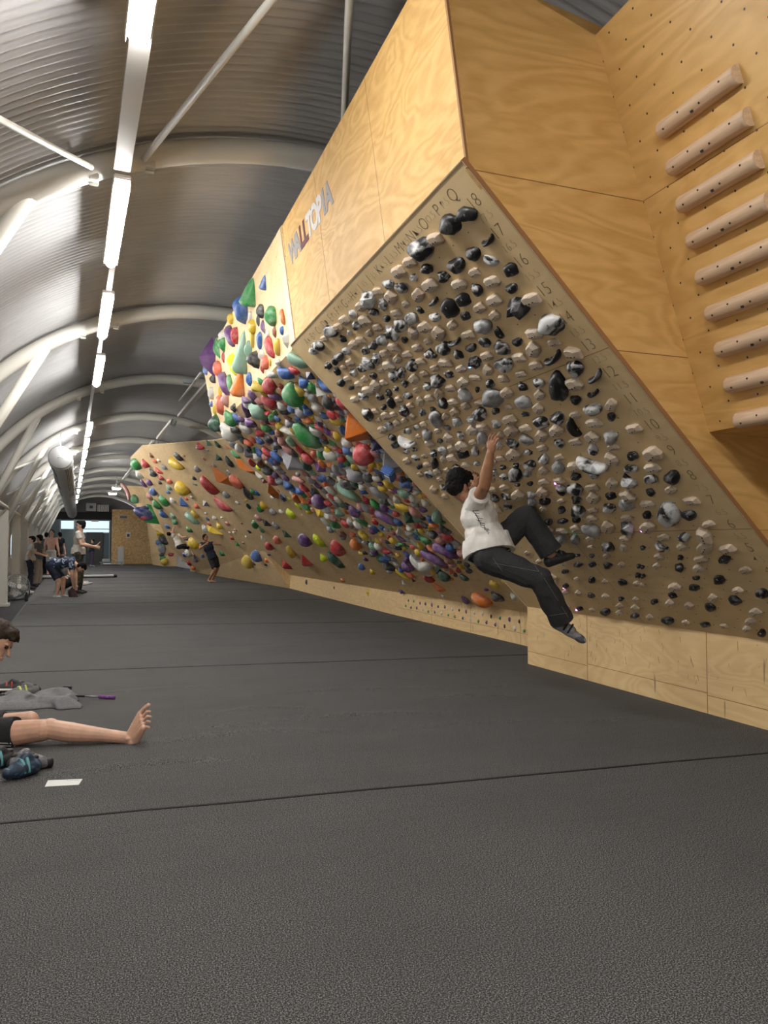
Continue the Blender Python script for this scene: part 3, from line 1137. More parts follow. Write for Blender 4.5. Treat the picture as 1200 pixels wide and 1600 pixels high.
face('upright_panel', 'back', G0, BWL)
slab('side_face', [vv(4.9, 44, 0), vv(4.2, 44, 3), vv(4.35, 49, 3), vv(4.75, 49, 0)], V((1, 0, 0)), .02, M['ply_spray'], BWL)
slab('near_panel', [vv(5.0, 34.7, 0), vv(6.0, 34.9, 0), vv(6, 34.9, 1.6), vv(4.8, 34.7, 1.6)], V((0, 1, 0)), .02, M['ply_spray'], BWL)

BOARD_HOLDS = """
c 3.134 2.886 0.053 0.032 -179 ; c 2.354 2.808 0.062 0.029 -177 ; c 2.241 2.542 0.074 0.033 176 ; c 2.691 2.459 0.04 0.031 81 ; c 2.938 2.206 0.085 0.042 -171 ; c 0.588 2.03 0.104 0.068 147
c 3.119 2.024 0.074 0.034 -162 ; c 3.014 1.937 0.05 0.027 -175 ; c 2.668 1.77 0.07 0.046 78 ; c 0.703 1.767 0.083 0.045 -144 ; c 2.574 1.502 0.117 0.07 152 ; g 2.597 2.536 0.085 0.041 176
g 1.896 2.206 0.068 0.046 5 ; g 2.15 2.116 0.124 0.059 -172 ; g 1.278 2.115 0.114 0.054 -164 ; g 1.518 2.04 0.068 0.034 8 ; g 0.97 2.031 0.086 0.041 -163 ; g 1.331 2.022 0.039 0.024 -5
g 2.393 2.016 0.083 0.04 -177 ; g 1.698 2.016 0.059 0.028 -177 ; g 1.659 1.863 0.082 0.039 -153 ; g 2.132 1.768 0.058 0.042 169 ; g 2.881 1.656 0.063 0.034 -162 ; g 1.835 1.51 0.049 0.026 19
g 2.206 1.51 0.079 0.038 -155 ; g 1.662 1.323 0.055 0.026 -171 ; g 1.589 1.261 0.069 0.033 -171 ; g 2.547 1.156 0.07 0.041 18 ; g 2.02 0.97 0.083 0.054 8 ; g 1.556 0.882 0.07 0.033 -162
g 1.722 0.879 0.068 0.032 -148 ; h 0.285 2.38 0.107 0.051 -178 ; h 3.105 2.372 0.095 0.053 -179 ; h 2.402 1.681 0.058 0.028 -170 ; h 1.94 1.57 0.068 0.032 -170 ; h 1.425 1.568 0.063 0.03 -164
h 2.826 1.417 0.058 0.027 -172 ; h 2.205 1.324 0.068 0.047 10 ; h 2.373 1.146 0.067 0.032 -164 ; h 2.812 0.882 0.055 0.026 -159 ; h 2.022 0.8 0.078 0.04 20 ; h 2.551 0.799 0.053 0.039 8
k 2.972 3.063 0.085 0.048 177 ; k 3.122 3.045 0.072 0.036 164 ; k 0.958 2.981 0.052 0.028 -1 ; k 2.526 2.973 0.057 0.027 171 ; k 0.35 2.901 0.078 0.028 -177 ; k 0.678 2.9 0.085 0.03 178
k 1.737 2.899 0.05 0.021 177 ; k 0.53 2.895 0.078 0.028 -178 ; k 2.784 2.887 0.069 0.036 175 ; k 2.961 2.879 0.06 0.033 176 ; k 0.426 2.82 0.063 0.032 -163 ; k 1.311 2.814 0.073 0.029 -177
k 0.323 2.726 0.084 0.03 -178 ; k 2.444 2.721 0.084 0.051 -168 ; k 1.729 2.719 0.046 0.019 176 ; k 2.61 2.718 0.069 0.035 179 ; k 3.122 2.707 0.053 0.031 -179 ; k 0.405 2.643 0.055 0.02 179
k 2.518 2.635 0.046 0.023 -178 ; k 0.941 2.63 0.05 0.027 -4 ; k 3.033 2.629 0.042 0.023 175 ; k 2.964 2.53 0.095 0.048 -171 ; k 2.337 2.46 0.058 0.022 179 ; k 0.937 2.458 0.053 0.027 -172
k 0.841 2.378 0.072 0.038 -164 ; k 0.662 2.372 0.056 0.02 -175 ; k 2.761 2.366 0.042 0.021 179 ; k 2.057 2.205 0.034 0.015 -162 ; k 1.35 2.2 0.042 0.016 -178 ; k 2.793 2.037 0.122 0.056 -140
k 0.275 2.029 0.083 0.03 -175 ; k 2.054 2.019 0.046 0.021 -170 ; k 1.063 1.938 0.048 0.018 -172 ; k 2.835 1.928 0.049 0.024 -178 ; k 1.226 1.774 0.093 0.033 -176 ; k 3 1.77 0.04 0.02 31
k 0.363 1.763 0.064 0.023 -167 ; k 1.764 1.585 0.047 0.018 -174 ; k 2.919 1.498 0.049 0.026 -159 ; k 1.584 1.421 0.037 0.014 -174 ; k 2.304 1.419 0.051 0.029 21 ; k 1.756 1.417 0.037 0.015 -171
k 1.053 1.406 0.05 0.019 -167 ; k 3.088 1.324 0.062 0.034 -158 ; k 1.748 1.247 0.076 0.027 -174 ; k 0.866 1.238 0.069 0.024 -168 ; k 2.478 1.238 0.054 0.024 -167 ; k 2.83 1.235 0.042 0.021 -161
k 1.858 1.16 0.059 0.024 -153 ; k 2.653 1.066 0.05 0.023 -151 ; k 1.927 1.06 0.058 0.024 -163 ; k 1.761 1.057 0.065 0.023 -171 ; k 1.574 1.055 0.06 0.023 -167 ; k 2.991 1.051 0.051 0.029 -173
k 2.371 0.795 0.032 0.014 -158 ; k 1.569 0.712 0.039 0.014 -166 ; k 2.637 0.711 0.035 0.015 -146 ; k 1.744 0.711 0.041 0.015 -165 ; k 2.987 0.707 0.051 0.025 -153 ; k 2.176 0.624 0.032 0.014 -151
k 2.552 0.623 0.054 0.024 -155 ; k 1.664 0.623 0.056 0.022 -159 ; k 1.841 0.62 0.062 0.024 -162 ; k 1.484 0.617 0.063 0.023 -166 ; k 2.205 0.616 0.03 0.013 -155 ; k 2.628 0.535 0.039 0.015 -164
k 2.811 0.532 0.059 0.027 -147 ; k 2.083 0.53 0.045 0.018 -150 ; k 1.209 0.529 0.06 0.021 -165 ; k 2.127 0.523 0.037 0.015 -150 ; k 1.483 0.451 0.063 0.024 -152 ; k 2.543 0.448 0.058 0.024 -159
k 1.841 0.447 0.055 0.028 20 ; k 3.063 0.44 0.047 0.029 32 ; k 2.801 0.355 0.054 0.032 28 ; k 1.034 0.355 0.056 0.02 -158 ; k 2.27 0.352 0.044 0.023 -160 ; k 1.291 0.271 0.048 0.024 -164
k 2.537 0.267 0.054 0.03 33 ; k 2.015 0.267 0.052 0.02 -152 ; k 1.651 0.265 0.044 0.016 -160 ; k 1.292 0.085 0.078 0.028 -160 ; k 2.349 0.083 0.057 0.021 -160 ; k 1.641 0.082 0.061 0.022 -158
k 0.938 0.081 0.058 0.021 -162 ; k 1.993 0.078 0.068 0.03 -164 ; k 2.803 0.074 0.049 0.02 -141 ; m 0.88 3.086 0.105 0.05 173 ; m 1.726 3.072 0.102 0.049 172 ; m 2.622 3.072 0.111 0.054 171
m 0.504 3.069 0.085 0.041 167 ; m 0.331 3.067 0.07 0.033 169 ; m 1.387 3.066 0.06 0.028 170 ; m 2.067 3.053 0.057 0.027 165 ; m 1.307 2.99 0.061 0.034 -179 ; m 1.129 2.988 0.04 0.019 -178
m 1.839 2.987 0.064 0.031 -174 ; m 1.653 2.984 0.057 0.027 171 ; m 2.178 2.982 0.057 0.034 -14 ; m 2.349 2.982 0.042 0.02 -178 ; m 0.858 2.897 0.061 0.029 175 ; m 2.608 2.885 0.058 0.029 174
m 1.133 2.816 0.059 0.028 -179 ; m 2.154 2.814 0.035 0.023 -10 ; m 1.827 2.811 0.085 0.044 -2 ; m 1.652 2.809 0.076 0.052 -168 ; m 1.474 2.807 0.081 0.038 -178 ; m 1.996 2.803 0.081 0.038 -177
m 3.039 2.801 0.053 0.026 147 ; m 0.673 2.738 0.062 0.03 178 ; m 1.015 2.727 0.083 0.05 -12 ; m 2.245 2.727 0.051 0.025 167 ; m 0.853 2.726 0.065 0.031 177 ; m 1.193 2.726 0.076 0.036 177
m 2.777 2.722 0.047 0.032 163 ; m 1.571 2.548 0.077 0.037 -175 ; m 1.196 2.546 0.074 0.035 -177 ; m 1.883 2.545 0.056 0.037 -7 ; m 1.355 2.544 0.074 0.035 -175 ; m 2.076 2.54 0.08 0.038 -178
m 0.496 2.534 0.081 0.038 174 ; m 1.275 2.462 0.054 0.026 -178 ; m 0.744 2.462 0.069 0.033 5 ; m 2.161 2.459 0.049 0.031 3 ; m 1.088 2.458 0.044 0.021 175 ; m 2.504 2.449 0.04 0.031 -17
m 1.715 2.377 0.089 0.043 -179 ; m 2.261 2.374 0.072 0.035 -173 ; m 1.896 2.373 0.054 0.026 178 ; m 1.179 2.373 0.062 0.029 179 ; m 2.601 2.372 0.065 0.043 -1 ; m 1.533 2.372 0.055 0.027 178
m 2.506 2.28 0.084 0.04 179 ; m 0.936 2.28 0.081 0.039 -176 ; m 0.475 2.212 0.074 0.035 -178 ; m 1.54 2.21 0.073 0.04 -168 ; m 2.234 2.209 0.047 0.028 -160 ; m 1.171 2.205 0.055 0.026 -167
m 0.71 2.112 0.062 0.029 -176 ; m 2.502 2.111 0.037 0.028 0 ; m 0.897 2.111 0.051 0.024 -170 ; m 0.347 2.105 0.066 0.032 178 ; m 3.013 2.102 0.073 0.039 -177 ; m 2.658 2.1 0.054 0.026 174
m 1.873 2.04 0.083 0.04 -169 ; m 0.371 1.94 0.055 0.026 -172 ; m 2.317 1.938 0.041 0.019 179 ; m 0.537 1.934 0.045 0.021 -177 ; m 1.956 1.934 0.06 0.028 -176 ; m 1.415 1.931 0.059 0.028 -177
m 0.434 1.854 0.062 0.029 -179 ; m 0.974 1.853 0.076 0.036 -173 ; m 2.58 1.852 0.067 0.034 -168 ; m 2.4 1.852 0.08 0.038 -173 ; m 0.803 1.852 0.063 0.03 -174 ; m 2.918 1.845 0.067 0.032 179
m 1.429 1.775 0.061 0.031 -158 ; m 1.954 1.764 0.05 0.035 162 ; m 0.961 1.68 0.061 0.029 -171 ; m 1.304 1.672 0.046 0.022 -176 ; m 2.027 1.67 0.048 0.023 -177 ; m 0.422 1.664 0.08 0.038 -175
m 2.135 1.594 0.062 0.03 -160 ; m 2.658 1.594 0.054 0.029 -144 ; m 1.59 1.59 0.042 0.02 -171 ; m 1.676 1.515 0.102 0.049 -158 ; m 1.503 1.51 0.055 0.026 -167 ; m 0.464 1.509 0.054 0.031 -2
m 2.473 1.414 0.053 0.025 -175 ; m 1.313 1.33 0.06 0.036 13 ; m 1.122 1.329 0.07 0.033 -160 ; m 2.036 1.328 0.072 0.034 -161 ; m 2.735 1.325 0.056 0.046 23 ; m 2.912 1.325 0.058 0.03 -163
m 1.218 1.24 0.049 0.031 12 ; m 2.118 1.239 0.056 0.027 -165 ; m 2.037 1.141 0.089 0.042 -161 ; m 2.843 1.063 0.123 0.058 -141 ; m 2.38 0.971 0.083 0.039 -153 ; w 0.684 3.077 0.048 0.023 170
w 1.218 3.073 0.071 0.034 176 ; w 1.046 3.068 0.06 0.029 171 ; w 1.578 3.064 0.069 0.033 176 ; w 2.264 3.064 0.072 0.034 174 ; w 1.902 3.062 0.053 0.025 165 ; w 2.431 3.06 0.062 0.03 167
w 2.782 3.057 0.066 0.032 167 ; w 1.991 2.984 0.071 0.039 -172 ; w 1.478 2.979 0.076 0.039 -8 ; w 1.047 2.9 0.07 0.033 0 ; w 1.391 2.895 0.049 0.023 179 ; w 2.071 2.893 0.045 0.021 -179
w 1.204 2.892 0.063 0.03 166 ; w 1.554 2.891 0.06 0.029 170 ; w 2.444 2.891 0.072 0.036 178 ; w 2.262 2.889 0.07 0.034 -174 ; w 1.904 2.887 0.059 0.028 170 ; w 0.597 2.814 0.045 0.021 175
w 0.762 2.811 0.063 0.03 175 ; w 2.863 2.798 0.046 0.024 174 ; w 2.68 2.796 0.065 0.031 171 ; w 0.482 2.723 0.053 0.025 172 ; w 1.899 2.722 0.059 0.033 -155 ; w 1.554 2.717 0.062 0.036 161
w 1.368 2.716 0.069 0.033 175 ; w 2.074 2.713 0.071 0.034 176 ; w 2.935 2.71 0.06 0.03 171 ; w 0.766 2.642 0.056 0.026 -177 ; w 1.465 2.637 0.058 0.027 -172 ; w 0.581 2.635 0.056 0.027 174
w 2.159 2.635 0.072 0.04 -165 ; w 1.103 2.632 0.046 0.022 169 ; w 2.343 2.632 0.052 0.026 -174 ; w 2.691 2.631 0.052 0.027 -178 ; w 1.28 2.63 0.07 0.042 -7 ; w 1.804 2.629 0.059 0.028 173
w 1.624 2.627 0.058 0.027 173 ; w 1.975 2.626 0.046 0.022 174 ; w 2.847 2.624 0.058 0.03 176 ; w 0.848 2.555 0.088 0.042 -169 ; w 2.756 2.553 0.048 0.026 -173 ; w 0.652 2.552 0.085 0.041 172
w 1 2.544 0.056 0.027 175 ; w 0.296 2.544 0.063 0.03 176 ; w 1.71 2.541 0.054 0.026 173 ; w 2.415 2.534 0.06 0.028 170 ; w 3.108 2.528 0.063 0.032 171 ; w 1.455 2.457 0.068 0.033 -173
w 1.806 2.455 0.049 0.023 176 ; w 1.63 2.455 0.052 0.025 179 ; w 1.975 2.452 0.068 0.033 166 ; w 1.357 2.375 0.045 0.021 179 ; w 0.998 2.374 0.056 0.027 178 ; w 0.473 2.374 0.059 0.028 176
w 2.072 2.372 0.052 0.025 179 ; w 2.416 2.37 0.059 0.028 176 ; w 2.937 2.366 0.065 0.031 172 ; w 0.584 2.299 0.076 0.036 1 ; w 2.326 2.291 0.05 0.028 -158 ; w 0.385 2.29 0.043 0.021 -178
w 1.274 2.289 0.064 0.03 19 ; w 1.087 2.289 0.054 0.026 -178 ; w 2.841 2.289 0.057 0.037 -160 ; w 1.985 2.286 0.067 0.032 -171 ; w 1.608 2.285 0.065 0.031 -162 ; w 1.79 2.284 0.055 0.026 174
w 1.436 2.282 0.058 0.028 176 ; w 0.722 2.282 0.053 0.025 176 ; w 2.675 2.28 0.058 0.028 172 ; w 2.143 2.279 0.049 0.023 160 ; w 3.023 2.277 0.044 0.021 173 ; w 0.983 2.206 0.049 0.024 -167
w 0.658 2.205 0.061 0.029 -175 ; w 0.307 2.202 0.076 0.036 -175 ; w 2.401 2.201 0.042 0.027 170 ; w 2.76 2.199 0.056 0.027 177 ; w 0.81 2.198 0.049 0.023 -173 ; w 1.683 2.188 0.063 0.03 178
w 2.582 2.188 0.047 0.022 175 ; w 3.099 2.183 0.054 0.034 157 ; w 1.792 2.127 0.055 0.026 -175 ; w 1.607 2.115 0.064 0.031 10 ; w 1.951 2.113 0.043 0.02 178 ; w 1.038 2.111 0.05 0.024 -179
w 2.317 2.109 0.066 0.032 -172 ; w 1.437 2.109 0.049 0.023 -165 ; w 0.472 2.039 0.065 0.031 -163 ; w 0.795 2.031 0.04 0.019 -174 ; w 2.589 2.026 0.052 0.027 -164 ; w 2.932 2.02 0.059 0.039 177
w 1.157 2.019 0.045 0.022 -179 ; w 2.224 2.018 0.041 0.02 178 ; w 2.485 1.946 0.052 0.031 17 ; w 0.888 1.945 0.067 0.034 4 ; w 1.233 1.942 0.074 0.035 -162 ; w 1.616 1.941 0.067 0.032 -162
w 1.775 1.935 0.064 0.034 171 ; w 2.137 1.933 0.074 0.035 -175 ; w 2.056 1.853 0.081 0.039 -166 ; w 0.241 1.848 0.067 0.032 -175 ; w 1.32 1.847 0.082 0.042 10 ; w 0.612 1.846 0.042 0.02 179
w 1.505 1.845 0.055 0.026 -177 ; w 2.21 1.843 0.057 0.027 179 ; w 1.148 1.843 0.067 0.032 -178 ; w 1.895 1.843 0.049 0.024 -164 ; w 3.071 1.84 0.05 0.026 28 ; w 2.743 1.839 0.045 0.021 178
w 2.489 1.774 0.071 0.035 -163 ; w 0.88 1.773 0.059 0.028 -160 ; w 1.565 1.769 0.036 0.017 -170 ; w 1.048 1.768 0.063 0.038 -2 ; w 2.319 1.765 0.066 0.035 -158 ; w 1.766 1.765 0.05 0.024 -160
w 0.536 1.762 0.056 0.027 -178 ; w 2.839 1.76 0.061 0.029 176 ; w 0.255 1.687 0.054 0.026 -172 ; w 1.138 1.677 0.059 0.028 -175 ; w 1.863 1.676 0.086 0.041 -165 ; w 2.737 1.674 0.059 0.037 18
w 0.605 1.674 0.065 0.031 -169 ; w 2.213 1.674 0.054 0.026 -178 ; w 0.783 1.67 0.056 0.026 -178 ; w 3.092 1.669 0.057 0.027 -179 ; w 2.563 1.668 0.055 0.026 178 ; w 1.671 1.667 0.053 0.025 178
w 1.53 1.658 0.062 0.03 -160 ; w 0.536 1.597 0.05 0.024 -174 ; w 2.303 1.584 0.046 0.022 -175 ; w 2.833 1.581 0.045 0.021 -177 ; w 1.318 1.507 0.052 0.025 -162 ; w 0.256 1.506 0.072 0.034 -161
w 2.03 1.505 0.056 0.027 -164 ; w 2.748 1.503 0.057 0.039 38 ; w 2.386 1.495 0.062 0.038 -178 ; w 3.091 1.494 0.063 0.042 15 ; w 1.396 1.416 0.06 0.028 -170 ; w 1.93 1.415 0.054 0.026 -174
w 0.345 1.413 0.052 0.025 -178 ; w 1.206 1.408 0.054 0.026 -177 ; w 2.107 1.407 0.054 0.026 -178 ; w 2.999 1.402 0.058 0.028 -178 ; w 1.494 1.333 0.081 0.038 -164 ; w 1.823 1.33 0.068 0.036 23
w 2.579 1.328 0.065 0.031 -153 ; w 0.929 1.32 0.06 0.029 -175 ; w 2.378 1.32 0.06 0.029 -179 ; w 0.689 1.245 0.055 0.026 -171 ; w 3.001 1.238 0.046 0.024 -158 ; w 2.303 1.237 0.072 0.034 -154
w 1.936 1.233 0.042 0.02 -170 ; w 1.029 1.228 0.068 0.038 175 ; w 2.633 1.227 0.057 0.041 8 ; w 1.656 1.183 0.049 0.023 -161 ; w 2.736 1.152 0.055 0.026 -173 ; w 3.087 1.148 0.057 0.027 -178
w 2.187 1.133 0.051 0.024 -176 ; w 2.116 1.068 0.051 0.029 12 ; w 2.458 1.052 0.051 0.024 -170 ; w 2.202 0.983 0.078 0.037 32 ; w 1.839 0.981 0.06 0.029 -169 ; w 1.489 0.973 0.061 0.029 -162
w 3.076 0.973 0.046 0.023 -163 ; w 2.58 0.97 0.076 0.036 -157 ; w 1.645 0.962 0.058 0.028 -175 ; w 2.981 0.889 0.063 0.04 59 ; w 2.641 0.883 0.046 0.026 -164 ; w 1.904 0.88 0.051 0.024 -161
w 2.265 0.874 0.048 0.023 -166 ; w 1.091 0.82 0.039 0.018 -152 ; w 2.729 0.803 0.05 0.024 -154 ; w 2.188 0.797 0.051 0.024 -139 ; w 2.905 0.795 0.072 0.034 -148 ; w 1.826 0.794 0.045 0.021 -167
w 3.068 0.784 0.064 0.03 -163 ; w 0.876 0.726 0.041 0.02 -160 ; w 2.456 0.713 0.044 0.026 19 ; w 1.924 0.711 0.045 0.021 -160 ; w 2.803 0.702 0.055 0.026 -167 ; w 0.952 0.634 0.041 0.02 -159
w 2.009 0.63 0.043 0.021 -153 ; w 2.362 0.629 0.041 0.02 -156 ; w 1.307 0.629 0.051 0.024 -158 ; w 2.724 0.624 0.046 0.027 27 ; w 3.071 0.62 0.046 0.022 -160 ; w 1.291 0.448 0.043 0.02 -161
w 2.89 0.446 0.047 0.022 -156 ; w 2 0.446 0.041 0.02 -158 ; w 0.947 0.443 0.064 0.03 -156 ; w 1.638 0.443 0.038 0.018 -152 ; w 2.366 0.438 0.066 0.031 -156 ; w 2.038 0.431 0.031 0.015 -145
w 2.632 0.362 0.048 0.023 -145 ; w 1.13 0.281 0.045 0.022 -153 ; w 0.951 0.278 0.05 0.024 -157 ; w 1.477 0.273 0.05 0.024 26 ; w 1.826 0.273 0.037 0.018 -154 ; w 2.175 0.268 0.049 0.025 32
w 2.355 0.267 0.051 0.024 -150 ; w 2.89 0.264 0.053 0.025 -152 ; w 1.559 0.178 0.049 0.023 -153 ; w 1.735 0.176 0.052 0.025 -153 ; w 2.79 0.174 0.049 0.023 -149 ; w 2.523 0.096 0.036 0.017 -166
w 2.704 0.095 0.04 0.019 -145 ; w 0.757 0.093 0.056 0.027 -160 ; w 1.472 0.093 0.044 0.021 -155 ; w 1.813 0.088 0.046 0.022 -149 ; w 1.113 0.083 0.042 0.02 -162 ; w 2.17 0.079 0.044 0.021 -158
"""
